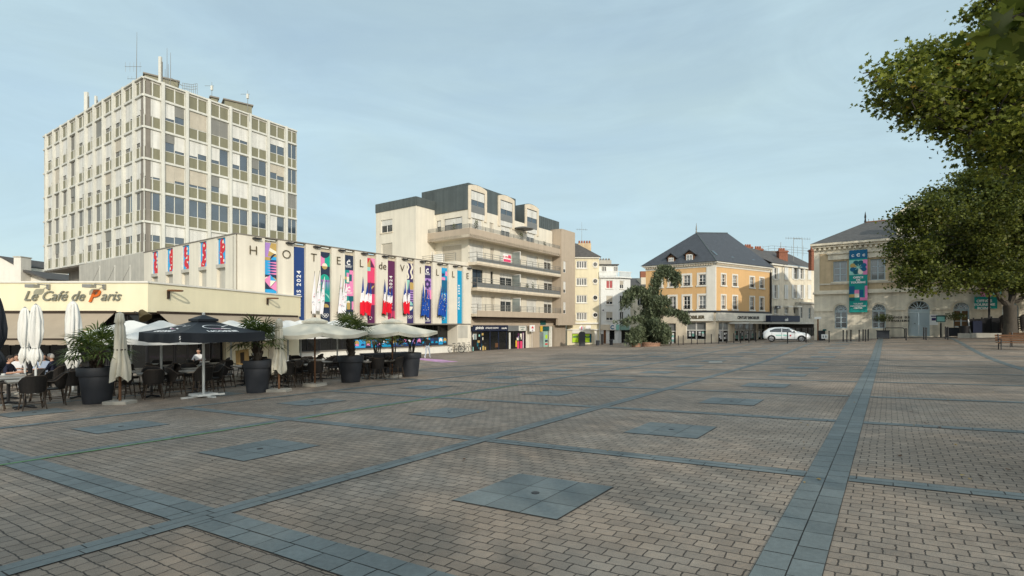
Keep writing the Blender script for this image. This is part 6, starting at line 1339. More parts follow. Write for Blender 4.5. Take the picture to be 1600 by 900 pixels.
# long banner
b0_, b1_ = TO.s(1327), TO.s(1355.5); zA_, zB_ = zT(488, 1340), zT(391, 1340)
b = BN(TO, b0_, b1_, zA_, zB_, 'bk_teal', out=.32)
b.rect(0, .86, 1, 1, 'bk_deep').txt('C', .2, .895, .2).txt('C', .5, .895, .26).txt('C', .8, .895, .2).rect(0, .60, 1, .84, 'bk_mint').rect(.75, .60, 1, .84, 'bk_pink')
for i, a in enumerate(range(0, 360, 45)):
    c, s = math.cos(R(a+22)), math.sin(R(a+22)); k = b.w/b.h; mt = ['bk_deep', 'bk_tealdark', 'bk_tealdark', 'bk_gold', 'bk_deep', 'bk_tealdark', 'bk_cream', 'bk_deep'][i]
    b.circ(.5+.33*c, .72+.33*s*k, .15, mt, n=12); b.poly([(.5+.06*c, .72+.06*s*k), (.5+.36*c-.13*s, .72+(.36*s+.13*c)*k), (.5+.36*c+.13*s, .72+(.36*s-.13*c)*k)][::-1], mt)
b.txt('off', .5, .545, .17).txt('de2', .5, .505, .17).txt('tour', .5, .465, .17)
b.rect(0, .19, 1, .42, 'bk_teal').rect(0, .30, .3, .42, 'bk_deep').rect(.3, .30, .55, .36, 'bk_pink').rect(.55, .24, .78, .36, 'bk_deep').rect(.0, .24, .3, .29, 'bk_gold').rect(.3, .24, .55, .30, 'bk_cream').rect(0, .19, .3, .24, 'bk_tealdark').rect(.86, .19, 1, .42, 'bk_pink').rect(.6, .19, .86, .235, 'bk_pink')
b.txt('tinf', .5, .125, .13).txt('info', .5, .09, .125).txt('cent', .5, .055, .13)
b.mb.build('banner', label='long teal tourist office banner with petals and white lettering', cat='banner')
a, c = TO.s(1521.5), TO.s(1557); z0, z1 = zT(482.5, 1539), zT(463.5, 1539); mb = MB(); mb.fbox(TO, a, c, z0, z1, .3, .36, 'bk_teal'); m = (a+c)/2-.1
mb.text('off', FB(TO, m, z1-.48, .365), .31, 'ink_white'); mb.text('tour', FB(TO, m, z1-.80, .365), .29, 'ink_white'); mb.text('point', FB(TO, m, z1-1.11, .365), .29, 'ink_white'); mb.fbox(TO, a+.4, a+1.1, z1+.003, z1+1.3, .3, .345, 'bk_pink'); mb.fbox(TO, a+1.1, a+1.75, z1+.003, z1+.85, .3, .345, 'bk_mint'); mb.build('banner', label='square teal banner with white lettering behind the lamp post', cat='banner')
# white house with chimney seen above the café roof at the far left
FH = Fr((-76., 70.), (1, 0)); hf = thing('gabled_house', FH.P(0, FH.g(0)), 'pale gabled house with a square chimney above the café roof on the left', 'house')
def fx(x): return (x-800)/800.*70+76
mb = MB(); zf = lambda y: CAMZ+(508-y)/800.*70
mb.fprism(FH, [(fx(-60), -2), (fx(27), -2), (fx(27), zf(416)), (fx(2), zf(402)), (fx(-60), zf(402))], -8, 0, 'trim_white'); mb.fprism(FH, [(fx(27), -2), (fx(62), -2), (fx(62), zf(434)), (fx(27), zf(421))], -8, -1, 'trim_white'); mb.build('wall', hf)
mb = MB(); mb.fprism(FH, [(fx(-60), zf(401.8)), (fx(2), zf(401.8)), (fx(27), zf(415.8)), (fx(27), zf(414)), (fx(2), zf(400)), (fx(-60), zf(400))], -8, .2, 'slate_old'); mb.fprism(FH, [(fx(38), zf(425)), (fx(75), zf(437)), (fx(75), zf(435.5)), (fx(38), zf(421.5))], -8, .2, 'slate_old'); r_ = mb.build('roof', hf)
mb = MB(); mb.fbox(FH, fx(27), fx(38), zf(445), zf(402.5), -1, .5, 'trim_white'); mb.fbox(FH, fx(26.3), fx(38.6), zf(402.5), zf(401), -1.1, .6, 'concrete_grey'); mb.build('chimney', r_)
# ================================================================== trees
leafmat('plane_leaf', (.026, .050, .008), (.235, .262, .040), (.34, .20, .03), trans=.4)
leafmat('plane_leaf_far', (.018, .034, .007), (.140, .162, .028), (.2, .16, .03), trans=.35)
leafmat('cedar_needle', (.045, .066, .036), (.15, .18, .10), trans=.2)
STAR = np.array([(-.05, -.42), (.05, -.42), (.16, -.22), (.46, -.20), (.30, .02), (.44, .30), (.16, .24), (0, .58), (-.16, .24), (-.44, .30), (-.30, .02), (-.46, -.20), (-.16, -.22)])
KITE = np.array([(0, -.5), (.30, -.12), (.42, .22), (0, .5), (-.42, .22), (-.30, -.12)])
def leaves(blobs, size, shape, seed, clump=.38, droop=.25):
    g = np.random.default_rng(seed); C = []
    for c, r, n in blobs:                                            # clumps on and inside each mass, leaves round each clump
        k = max(5, int(n/(26 if n < 1500 else 60))); d = g.normal(size=(k, 3)); d /= np.linalg.norm(d, axis=1)[:, None]; d *= (g.random(k)**.42)[:, None]
        d[:, 2] *= .80; cc = np.array(c)+d*r*np.array([1, 1, .9]); w = g.integers(0, k, n); C.append(cc[w]+g.normal(size=(n, 3))*np.array([1, 1, .55])*clump*(.55+.75*g.random((k, 1))[w]))
    C = np.concatenate(C); n = len(C)
    nrm = g.normal(size=(n, 3))*np.array([.75, .75, .6])+np.array([0, 0, .75]); nrm /= np.linalg.norm(nrm, axis=1)[:, None]
    t = g.normal(size=(n, 3)); t[:, 2] -= droop; a = np.cross(nrm, t); a /= np.linalg.norm(a, axis=1)[:, None]; b = np.cross(nrm, a)
    s = size*(.6+.7*g.random(n)); k = len(shape); P = C[:, None, :]+s[:, None, None]*(shape[None, :, :1]*a[:, None, :]+shape[None, :, 1:]*b[:, None, :])
    P += nrm[:, None, :]*(s[:, None, None]*(.22*np.abs(shape[None, :, :1])-.25*(shape[None, :, 1:])**2))
    return P.reshape(-1, 3), k
def leaf_mesh(name, P, k, mat_, parent):
    n = len(P)//k; o_ = np.array(off(parent)); me = bpy.data.meshes.new(name); me.vertices.add(n*k); me.vertices.foreach_set('co', (P-o_).astype(np.float32).ravel())
    me.loops.add(n*k); me.loops.foreach_set('vertex_index', np.arange(n*k, dtype=np.int32)); me.polygons.add(n); me.polygons.foreach_set('loop_start', np.arange(0, n*k, k, dtype=np.int32)); me.polygons.foreach_set('loop_total', np.full(n, k, dtype=np.int32))
    me.materials.append(MATS[mat_]); me.update(calc_edges=True); me.validate(); o = bpy.data.objects.new(name, me); SC.collection.objects.link(o); o.parent = parent; return o
def limb(mb, a, b, r0, r1, rg_, wig=.4, n=6):
    p = [a+(b-a)*i/n+(Vector((rg_.gauss(0, wig), rg_.gauss(0, wig), rg_.gauss(0, wig*.6))) if 0 < i < n else Vector()) for i in range(n+1)]; mb.tube(p, [r0+(r1-r0)*i/n for i in range(n+1)], 'bark', n=8); return p
def plane_tree(base, th, blobs, size, shape, leafm, label, seed, group=None, tr=.42, clump=.38, extra=()):
    t = thing('plane_tree', base, label, 'tree', group); rg_ = random.Random(seed); fork = base+Vector((0, 0, th)); mb = MB()
    mb.tube([base-Vector((0, 0, .1)), base+Vector((0, 0, .15)), base+Vector((.04, 0, th*.5)), fork], [tr*1.35, tr*1.1, tr*.9, tr*.95], 'bark', n=14); mb.build('trunk', t, smooth=True)
    mb = MB(); big = sorted(blobs, key=lambda q: -q[1])
    mains = []
    for c, r, n in big[:7]:
        c = Vector(c); c = c+(fork-c)*.25+Vector((.3*r, .75*r, 0)); p = limb(mb, fork-Vector((0, 0, .2)), c, tr*.42, .02, rg_, wig=.2); mains.append(p)
    for c, r, n in big[7:]:
        c = Vector(c); q = min((x for p in mains for x in p[1:]), key=lambda x: (x-c).length); limb(mb, q, c, .05, .012, rg_, wig=.12, n=4)
    for c, r, n in blobs:
        c = Vector(c)
        for _ in range(int(3+r*2) if r < 1.2 else 3): d = Vector((rg_.gauss(0, 1), rg_.gauss(0, 1), rg_.gauss(.1, .7))).normalized(); limb(mb, c, c+d*r*.9, .03, .008, rg_, wig=.05, n=3)
    mb.build('limbs', t, smooth=True)
    P, k = leaves(blobs, size, shape, seed, clump); leaf_mesh('crown', P, k, leafm, t); return t
def B_(lst, dens): return [(tuple(rp(x, y, Y)), r, int(dens*r*r)+12) for x, y, Y, r in lst]
# far plane tree before the tourist office
rj = random.Random(4)
far = [(1430, 392, 1.9), (1436, 426, 1.5), (1413, 440, .7), (1420, 352, 1.3), (1455, 335, 2.2), (1480, 310, 1.6), (1480, 395, 2.8), (1470, 428, 1.7), (1514, 282, 1.6), (1525, 335, 3.2), (1540, 412, 3.0), (1510, 437, 1.2), (1490, 450, .6), (1442, 455, .6), (1570, 285, 2.8), (1590, 360, 3.6), (1600, 425, 2.6), (1645, 330, 4.0), (1660, 430, 3.2), (1558, 438, 1.1), (1625, 250, 3.), (1548, 452, .6), (1600, 448, .9), (1700, 300, 3.5)]
far = [(x, y, 37.7+rj.uniform(-2.8, 2.8), r*.867) for x, y, r in far]+[(1490, 370, 41, 2.), (1540, 340, 41.5, 2.4), (1600, 350, 42, 2.8)]
tb = gp(1578, 527); tb = Vector((.9725*39, 39, gz(37.9, 39)))
plane_tree(tb, 2.5, B_(far, 1000), .175, KITE, 'plane_leaf_far', 'broad plane tree with dark trunk in front of the tourist office', 31, tr=.42, clump=.36)
# near plane tree whose trunk stands outside the right edge
near = [(1366, 112, .30), (1380, 128, .36), (1376, 158, .26), (1400, 168, .42), (1418, 178, .38), (1398, 120, .45), (1420, 95, .42), (1424, 140, .6), (1447, 92, .5), (1452, 70, .28), (1455, 132, .75), (1450, 172, .6), (1448, 191, .34), (1475, 96, .6), (1482, 140, .85), (1480, 182, .75), (1474, 202, .36), (1500, 80, .5), (1505, 112, .8), (1512, 165, .95), (1514, 205, .55), (1530, 226, .4), (1540, 95, .8), (1548, 140, 1.05), (1550, 195, 1.1), (1562, 236, .75), (1556, 262, .45), (1585, 110, 1.1), (1590, 170, 1.3), (1600, 225, 1.2), (1590, 265, .7), (1560, 50, .8), (1528, 12, .28), (1545, 0, .3), (1580, 10, .9), (1620, 60, 1.4), (1640, 140, 1.6), (1650, 220, 1.5), (1610, 0, 1.0)]
near = [(x, y, 14.6+rj.uniform(-.9, .9)+.004*(x-1450), r) for x, y, r in near]
nb_ = B_(near, 1150); rr = random.Random(12)
for i in range(26): nb_.append(((20.5+rr.uniform(-4, 7), 13.5+rr.uniform(-5.5, 5), 9.5+rr.uniform(-3.5, 5.2)), 1.9, 420))
nb_ = [q for q in nb_ if not (q[1] == 1.9 and (q[0][0]-1.9)/max(.1, q[0][1]) < .98 and (q[0][2]-1.9-1.7)/q[0][1] < .63)]
plane_tree(Vector((20.5, 13.5, gz(20.5, 13.5))), 4.2, nb_, .135, STAR, 'plane_leaf', 'near plane tree reaching a long leafy branch into the sky at the upper right', 33, tr=.40, clump=.24)
# the trees behind the photographer, which shade the square
mb_tree = [((0+rr.uniform(-1, 1)+5.*math.cos(a)*q, 5.*math.sin(a)*q, 8.6+rr.uniform(-2.6, 4.2)), 2.2, 210) for q in (.35, .75, 1.) for a in [i*2*math.pi/8+q for i in range(8)]]
proto = plane_tree(Vector((0, 0, 0)), 3.6, mb_tree, .34, KITE, 'plane_leaf_far', 'plane tree in the row behind the viewpoint, shading the square', 35, group='plane trees behind the viewpoint', tr=.36, clump=.6)
SH_T = [(9.5, -3.6, .3), (2.5, -11.5, 1.2), (16.5, -16.5, 2.), (5., -20., 4.), (-7., -24., 5.), (26., -7., .8), (-19., -27., 1.), (57., 25., 1.7), (62., 39., 3.3)]
for i, (x, y, a) in enumerate(SH_T):
    o = proto if i == 0 else copy_tree(proto); o.location = (x, y, gz(x, y)); o.rotation_euler = (0, 0, a); s = .92+.16*rr.random(); o.scale = (s, s, s)
    o['label'] = ['plane tree beside the viewpoint', 'plane tree close behind the viewpoint'][i] if i < 2 else 'plane tree in the row behind the viewpoint, shading the square'
# a low twig of the nearest of them hangs into the upper right corner
tw = thing('leafy_twig', rp(1640, -60, 2.7), 'twig of big close leaves hanging into the top right corner', 'branch'); mb = MB()
pts = [Vector((7., -.5, 5.2)), Vector((5., 1.6, 4.6)), rp(1680, -110, 2.8), rp(1610, 20, 2.6), rp(1570, 30, 2.5)]; mb.tube(pts, [.06, .035, .02, .012, .006], 'bark', n=7); mb.build('stem', tw, smooth=True)
bl = [(tuple(rp(x, y, Y)), r, n) for x, y, Y, r, n in ((1560, 55, 2.55, .07, 5), (1585, 35, 2.6, .12, 10), (1600, 75, 2.7, .13, 11), (1620, 10, 2.6, .14, 12), (1640, 60, 2.7, .18, 16), (1660, -30, 2.7, .22, 18), (1590, -5, 2.65, .10, 7))]
P, k = leaves(bl, .125, STAR, 77, .06, droop=1.1); leaf_mesh('leaves', P, k, 'plane_leaf', tw)
M('brick_pale', (.30, .17, .11), var=.25, scale=6, bump=.3)
# weeping cedar
YC = 57.; cb = Vector((rp(1010, 540, YC).x, YC, gz(14.9, YC))); ct = thing('weeping_cedar', cb, 'weeping blue cedar with drooping arms before the ochre building', 'tree'); rc = random.Random(17)
stem = [cb, rp(1008, 520, YC), rp(1016, 490, YC), rp(1022, 455, YC), rp(1026, 430, YC), rp(1032, 418, YC), rp(1042, 416, YC), rp(1052, 424, YC), rp(1058, 434, YC)]
mb = MB(); mb.tube(stem, [.28, .24, .2, .17, .14, .11, .08, .05, .03], 'bark', n=9)
arms = [[rp(1018, 470, YC), rp(1005, 452, YC-1), rp(992, 448, YC-1), rp(981, 458, YC-1), rp(976, 470, YC-1)], [rp(1020, 490, YC), rp(1040, 483, YC-1.5), rp(1056, 486, YC-2), rp(1068, 490, YC-2), rp(1073, 500, YC-2)],
        [rp(1012, 505, YC), rp(1000, 495, YC-2), rp(984, 497, YC-2.5), rp(968, 503, YC-2.5)], [rp(1012, 505, YC), rp(1022, 500, YC-2.5), rp(1036, 508, YC-3), rp(1044, 515, YC-3)], [rp(1014, 500, YC), rp(1006, 488, YC+1.5), rp(1030, 480, YC+1.5)], [rp(1010, 515, YC), rp(996, 512, YC-2.5), rp(985, 522, YC-3)], [rp(1016, 490, YC), rp(1024, 470, YC-1.2), rp(1034, 462, YC-1.2), rp(1044, 470, YC-1.2)], [rp(1020, 460, YC), rp(1010, 455, YC+.8), rp(1004, 470, YC+.8)]]
for a in arms: mb.tube(a, [.12-.1*i/(len(a)-1) for i in range(len(a))], 'bark', n=6)
arms += [[rp(1010, 522, YC), rp(998, 520, YC-2), rp(990, 526, YC-2)], [rp(1010, 520, YC), rp(1026, 518, YC-1.5), rp(1040, 524, YC-1.5)]]
mb.build('trunk', ct, smooth=True)
drops = []
def along(p, n):
    for _ in range(n): i = rc.random()*(len(p)-1); k = int(i); yield p[k]+(p[min(k+1, len(p)-1)]-p[k])*(i-k)
for p, n, hmax, sp in [(stem[3:], 330, 1.4, .28), (stem[1:4], 230, 1.8, .38)]+[(a, n_, h_, .25) for a, n_, h_ in zip(arms, (200, 190, 90, 250, 150, 230, 150, 110, 190, 230), (1.3, .8, .8, 1.8, 1.6, 1.6, 1.2, 1.5, 1.2, 1.3))]:
    for q in along(p, n): drops.append((q+Vector((rc.gauss(0, sp), rc.gauss(0, sp), rc.gauss(0, .1))), hmax*(.25+.75*rc.random())))
V_ = []
for q, h in drops:
    zmin = gz(q.x, q.y)+.12; n = int(9*h)+4; dx, dy = rc.gauss(0, .16), rc.gauss(0, .16)
    for i in range(n):
        f = i/n; c = q+Vector((dx*f+rc.gauss(0, .05), dy*f+rc.gauss(0, .05), .06-h*f))
        if c.z < zmin: break
        a = Vector((rc.gauss(0, .8), rc.gauss(0, .8), -.7)).normalized(); b = a.cross(Vector((rc.gauss(0, 1), rc.gauss(0, 1), rc.gauss(0, 1)))).normalized(); l = .16+.12*rc.random(); w = .055
        V_ += [tuple(c-a*l), tuple(c+b*w), tuple(c+a*l), tuple(c-b*w)]
leaf_mesh('foliage', np.array(V_), 4, 'cedar_needle', ct)
cx = cb.x; 
for i, (xa, xb, Yc, la) in enumerate(((987, 1001, 54.6, 'small round brick planter at the left foot of the weeping cedar'), (1003, 1031, 54.3, 'large round brick planter under the weeping cedar'))):
    x = ((xa+xb)/2-800)/800*Yc; r = (xb-xa)/1600*Yc; p = Vector((x, Yc, gz(x, Yc))); t = thing('brick_planter', p, la, 'planter'); mb = MB(); mb.lathe([(r, -.1), (r, .28), (r-.02, .29), (r+.05, .295), (r+.05, .38), (r-.22, .385), (r-.22, .3)], p, 'brick_pale', n=28); mb.build('brick_ring', t); mb = MB(); mb.lathe([(r-.23, .25), (.05, .3)], p, 'soil', n=20); mb.build('soil_surface', t)
# ================================================================== white hatchback
def make_car(p, rz):
    t = thing('parked_car', (0, 0, 0), 'white hatchback parked in front of the black café front', 'car')
    St = [(-2.05, .45, .78, .84, .62, .66, .45), (-2.0, .33, .90, .99, .78, .79, .52), (-1.88, .27, .93, 1.13, .84, .85, .56), (-1.62, .22, .94, 1.31, .87, .875, .60), (-1.1, .19, .93, 1.41, .885, .89, .63), (-.4, .18, .92, 1.435, .885, .89, .645), (.2, .18, .91, 1.39, .885, .89, .635), (.62, .18, .90, 1.21, .885, .885, .64), (1.02, .19, .92, 1.02, .88, .865, .68), (1.2, .19, .90, .945, .875, .85, .66), (1.55, .21, .84, .885, .85, .80, .58), (1.85, .24, .74, .785, .79, .71, .46), (2.0, .29, .62, .66, .69, .60, .38), (2.06, .38, .52, .55, .54, .48, .3)]
    mb = MB(); k = mb.slot('car_white'); n = 15
    def ring(s): x, zb, zl, zr, wl, wb, wr = s; h = [(0, zb), (wl*.88, zb), (wl, zb+.14), (wl*1.005, (zb+zl)/2), (wb, zl), (wb*.55+wr*.45+.02, zl*.45+zr*.55), (wr, zr-.06), (wr*.72, zr)]; return [(x, y, z) for y, z in h]+[(x, 0, zr+.012)]+[(x, -y, z) for y, z in h[:0:-1]]
    Rg = [ring(s) for s in St]; n = len(Rg[0])
    for r in Rg: mb.v += r
    for j in range(len(St)-1):
        for i in range(n): q = (i+1) % n; mb.f.append((j*n+i, j*n+q, (j+1)*n+q, (j+1)*n+i)); mb.mi.append(k)
    mb.f.append(tuple(range(n))[::-1]); mb.mi.append(k); mb.f.append(tuple((len(St)-1)*n+i for i in range(n))); mb.mi.append(k); mb.build('body', t, smooth=True, ang=60)
    def side(x, f, sg, o=.012):                                      # point on the cabin flank, f from belt to roof edge
        j = max(i for i in range(len(St)) if St[i][0] <= x+1e-6); j = min(j, len(St)-2); u = (x-St[j][0])/(St[j+1][0]-St[j][0]); s = [a+(b-a)*u for a, b in zip(St[j], St[j+1])]
        _, zb, zl, zr, wl, wb, wr = s; z = zl+(zr-.06-zl)*f; k = .55*(zr-zl)/(zr-.06-zl); mid = wb*.55+wr*.45+.02; y = (wb+(mid-wb)*f/k) if f < k else mid+(wr-mid)*(f-k)/(1-k); return Vector((x, sg*(y+o), z))
    for sg in (-1, 1):
        for a, b, fa, fb in ((-1.42, -.42, .62, .9), (-.36, .46, .9, .9)):
            mb = MB(); m = 8; top = lambda x: min(.9, .9-max(0, (-1.0-x)*.9), .9); 
            for i in range(m):
                x0, x1 = a+(b-a)*i/m, a+(b-a)*(i+1)/m; mb.face([side(x0, .08, sg), side(x1, .08, sg), side(x1, .6, sg), side(x0, .6, sg)], 'pane_car'); mb.face([side(x0, .6, sg), side(x1, .6, sg), side(x1, top(x1), sg), side(x0, top(x0), sg)], 'pane_car')
            mb.build('side_window', t)
        mb = MB(); mb.face([side(.50, .08, sg), side(.80, .08, sg), side(.52, .82, sg)], 'pane_car'); mb.build('side_window', t)
        for x0, x1 in ((-.40, .72), (-1.25, -.41)):                  # door outlines and handles
            mb = MB(); q = lambda x, z: Vector((x, sg*(.897), z))
            for a, b in ((q(x0, .30), q(x0, .92)), (q(x1, .30), q(x1, .90)), (q(x0, .30), q(x1, .30))): mb.tube([a, b], .006, 'car_black', n=4)
            d = mb.build('door', t); mb = MB(); mb.box(x0+.06, x0+.24, sg*.897-.012, sg*.897+.012, .80, .835, 'car_white'); mb.build('handle', d)
        mb = MB(); mb.hexa([Vector((x, sg*y, z)) for x, y, z in ((.58, .90, .95), (.74, .90, .95), (.74, 1.06, .96), (.62, 1.06, .96), (.60, .90, 1.07), (.72, .90, 1.07), (.72, 1.04, 1.08), (.64, 1.04, 1.08))], 'car_black'); mb.build('mirror', t)
        for x in (-1.28, 1.30):
            w = MB(); c = Vector((x, sg*.80, .315)); ax = lambda r, y, m_: [(c.x+r*math.cos(2*math.pi*i/24), c.y+sg*y, c.z+r*math.sin(2*math.pi*i/24)) for i in range(24)]
            w.raw(ax(.315, -.12, 0)+ax(.315, .085, 0)+ax(.29, .105, 0)+ax(.215, .10, 0), [(24*j+i, 24*j+(i+1) % 24, 24*(j+1)+(i+1) % 24, 24*(j+1)+i) for j in range(3) for i in range(24)], 'rubber'); wh = w.build('wheel', t, smooth=True)
            w = MB(); w.raw(ax(.21, .07, 0), [tuple(range(24))], 'car_black')
            for q in range(5):
                a = 2*math.pi*q/5; d = Vector((math.cos(a), 0, math.sin(a))); e = Vector((-math.sin(a), 0, math.cos(a))); b = c+Vector((0, sg*.095, 0)); w.face([b+e*.03, b+d*.21+e*.055, b+d*.21-e*.055, b-e*.03], 'alloy')
            w.raw(ax(.218, .1, 0)+ax(.19, .1, 0), [(i, (i+1) % 24, 24+(i+1) % 24, 24+i) for i in range(24)], 'alloy'); w.build('rim', wh)
            w = MB(); n2 = 16; pts = [Vector((x+.365*math.cos(math.pi*i/n2), sg*.893, .30+.365*math.sin(math.pi*i/n2))) for i in range(n2+1)]; pin = [Vector((x+.0*i, 0, 0)) for i in range(0)]
            for i in range(n2): w.face([pts[i], pts[i+1], Vector((x+.30*math.cos(math.pi*(i+1)/n2), sg*.893, .30+.30*math.sin(math.pi*(i+1)/n2))), Vector((x+.30*math.cos(math.pi*i/n2), sg*.893, .30+.30*math.sin(math.pi*i/n2)))], 'car_black')
            w.build('wheel_arch', t)
        mb = MB(); mb.hexa([Vector((x, sg*y, z)) for x, y, z in ((1.62, .835, .66), (1.97, .70, .58), (1.97, .55, .58), (1.62, .72, .66), (1.62, .80, .80), (1.93, .66, .68), (1.90, .5, .70), (1.62, .68, .81))], 'lamp_clear'); mb.build('headlight', t)
        mb = MB(); mb.hexa([Vector((x, sg*y, z)) for x, y, z in ((-2.03, .55, .76), (-1.80, .865, .78), (-1.80, .8, .78), (-2.0, .5, .76), (-2.02, .55, .90), (-1.82, .862, .93), (-1.82, .8, .93), (-2.0, .5, .90))], 'lamp_red'); mb.build('tail_lamp', t)
        mb = MB(); mb.hexa([Vector((x, sg*y, z)) for x, y, z in ((-.95, .80, .19), (.95, .80, .19), (.95, .893, .19), (-.95, .893, .19), (-.95, .80, .27), (.95, .80, .27), (.95, .896, .27), (-.95, .896, .27))], 'car_black'); mb.build('sill', t)
    def top(x, y, o=.01):
        j = max(i for i in range(len(St)) if St[i][0] <= x+1e-6); j = min(j, len(St)-2); u = (x-St[j][0])/(St[j+1][0]-St[j][0]); s = [a+(b-a)*u for a, b in zip(St[j], St[j+1])]; return Vector((x, y*s[6], s[3]+o+.006*(1-abs(y))-(.055*max(0, abs(y)-.72)/.28)))
    for nm, xs_ in (('windscreen', (.30, .45, .62, .8, .98)), ('rear_window', (-1.93, -1.85, -1.72, -1.60))):
        mb = MB(); ys_ = (-.96, -.7, -.35, 0, .35, .7, .96)
        for a, b in zip(xs_[:-1], xs_[1:]):
            for c, d in zip(ys_[:-1], ys_[1:]): mb.face([top(a, c), top(b, c), top(b, d), top(a, d)], 'pane_car')
        mb.build(nm, t)
    mb = MB(); mb.hexa([Vector(q) for q in ((2.0, -.5, .34), (2.075, -.35, .34), (2.075, .35, .34), (2.0, .5, .34), (1.97, -.5, .50), (2.07, -.3, .47), (2.07, .3, .47), (1.97, .5, .50))], 'car_black'); mb.build('grille', t)
    mb = MB(); mb.box(-.9, -.35, -.905, -.900, .60, .70, 'bk_mint'); mb.build('door_lettering', t); mb = MB(); mb.box(-.25, .1, -.905, -.900, .58, .72, 'bk_mint'); mb.build('door_lettering', t); mb = MB(); mb.box(.3, .42, -.905, -.9, .56, .70, 'bk_red'); mb.build('door_lettering', t)
    t.location = p; t.rotation_euler = (0, 0, rz); return t
X = (1229-800)/800*50.5; make_car(Vector((X, 50.5, gz(X, 50.5))), math.atan2(-.50, .866))

# ================================================================== bicycles
def make_bike():
    t = thing('bicycle', (0, 0, 0)); 
    for x in (-.52, .52):
        mb = MB(); c = Vector((x, 0, .34)); mb.tube([c+Vector((.325*math.cos(a), 0, .325*math.sin(a))) for a in [2*math.pi*i/22 for i in range(23)]], .02, 'rubber', n=6, cap=False); w = mb.build('wheel', t)
        mb = MB()
        for i in range(10): a = math.pi*i/10; d = Vector((.31*math.cos(a), 0, .31*math.sin(a))); mb.tube([c-d, c+d], .004, 'steel_grey', n=3)
        mb.tube([c+Vector((0, -.05, 0)), c+Vector((0, .05, 0))], .025, 'steel_grey', n=6); mb.build('spokes', w)
    a, b, c, d, e = Vector((-.52, 0, .34)), Vector((-.08, 0, .30)), Vector((-.2, 0, .78)), Vector((.36, 0, .82)), Vector((.52, 0, .34)); mb = MB()
    for p, q in ((a, b), (a, c), (b, c), (c, d), (b, d), (d, e)): mb.tube([p, q], .018, 'black_metal', n=6)
    mb.build('frame', t); mb = MB(); mb.tube([c, c+Vector((-.04, 0, .14))], .014, 'steel_grey', n=5); mb.hexa([c+Vector(q) for q in ((-.2, -.09, .14), (.12, -.03, .15), (.12, .03, .15), (-.2, .09, .14), (-.2, -.09, .19), (.12, -.03, .19), (.12, .03, .19), (-.2, .09, .19))], 'black_plastic'); mb.build('saddle', t)
    mb = MB(); mb.tube([d, d+Vector((-.03, 0, .18))], .014, 'steel_grey', n=5); mb.tube([d+Vector((-.16, -.28, .2)), d+Vector((-.02, -.2, .19)), d+Vector((-.03, 0, .18)), d+Vector((-.02, .2, .19)), d+Vector((-.16, .28, .2))], .013, 'black_metal', n=5); mb.build('handlebar', t)
    mb = MB(); mb.tube([b+Vector((-.02, -.1, -.1)), b+Vector((0, -.07, 0)), b+Vector((0, .07, 0)), b+Vector((.02, .1, .1))], .012, 'steel_grey', n=5); mb.lathe([(.001, 0), (.09, .0), (.09, .01), (.001, .01)], b, 'steel_grey', n=12); mb.build('crank', t); return t
bk = make_bike()
for i, (px, Y, a, la) in enumerate(((713, 51.5, .25, 'leftmost of the dark bicycles leaning by the town hall corner'), (720, 52.2, .55, 'middle one of the dark bicycles by the town hall corner'), (728.5, 52.8, -.1, 'rightmost of the dark bicycles, next to the navy shopfront'))):
    o = bk if i == 0 else copy_tree(bk); x = (px-800)/800*Y; o.location = (x, Y, gz(x, Y)); o.rotation_euler = (R(6), 0, a); tags(o, la, 'bicycle', 'bicycles by the town hall corner')
mb = MB(); x = (719-800)/800*52.4
F = Fr((x, 52.6), (1, .2)); z = gz(x, 52.5)
for s in (-.6, 0, .6): mb.tube([F.P(s, z, 0), F.P(s, z+.7, 0), F.P(s+.4, z+.7, 0), F.P(s+.4, z, 0)], .02, 'steel_grey', n=5)
mb.build('bicycle_rack', label='low grey steel rack between the bicycles', cat='rack')

# ================================================================== posts and small furniture
def post(px, py, h, r, label, group, name='bollard', cat='bollard', Y=None, m='black_metal'):
    p = gp(px, py) if Y is None else Vector(((px-800)/800*Y, Y, gz((px-800)/800*Y, Y))); mb = MB(); mb.lathe([(r, 0), (r, h-.06), (r*1.25, h-.055), (r*1.25, h-.03), (r*.9, h), (r*.3, h+.02)], p, m, n=10); return mb.build(name, label=label, cat=cat, group=group, smooth=True)
ORD2 = ORD+['thirteenth', 'fourteenth', 'fifteenth', 'sixteenth', 'seventeenth', 'eighteenth']
for i, px in enumerate((1047, 1060, 1067.5, 1080.5, 1089.5, 1101.5, 1111.5, 1123, 1135, 1146.5, 1157, 1170, 1181)): post(px, 0, 1.0, .045, 'thin black bollard, %s from the left before the ochre building' % ORD2[i], 'thin bollards before the ochre building', Y=54.2-.13*i+(1.2 if i % 3 == 0 else 0))
for i, px in enumerate((1230.5, 1259.5, 1295.5, 1317.5, 1323.2, 1329.5, 1342.5, 1348.6, 1352.3, 1356.6, 1416, 1443.5, 1447, 1477.3, 1481.2)): post(px, 0, 1.0, .05, 'thin black post, %s from the left between the car and the tourist office door' % ORD2[i], 'thin posts before the tourist office', Y=46.2-.024*(px-1230)+(1.1 if i % 2 else 0))
for i, px in enumerate((934, 955, 977)):
    Y = 66.; x = (px-800)/800*Y; p = Vector((x, Y, gz(x, Y))); mb = MB(); mb.lathe([(.22, 0), (.22, .5), (.25, .52), (.25, .62), (.2, .66)], p, 'anthracite', n=12); mb.build('short_bollard', label='short thick dark bollard, %s of three before the white houses' % ['left', 'middle', 'right'][i], cat='bollard', group='short bollards before the white houses', smooth=True)
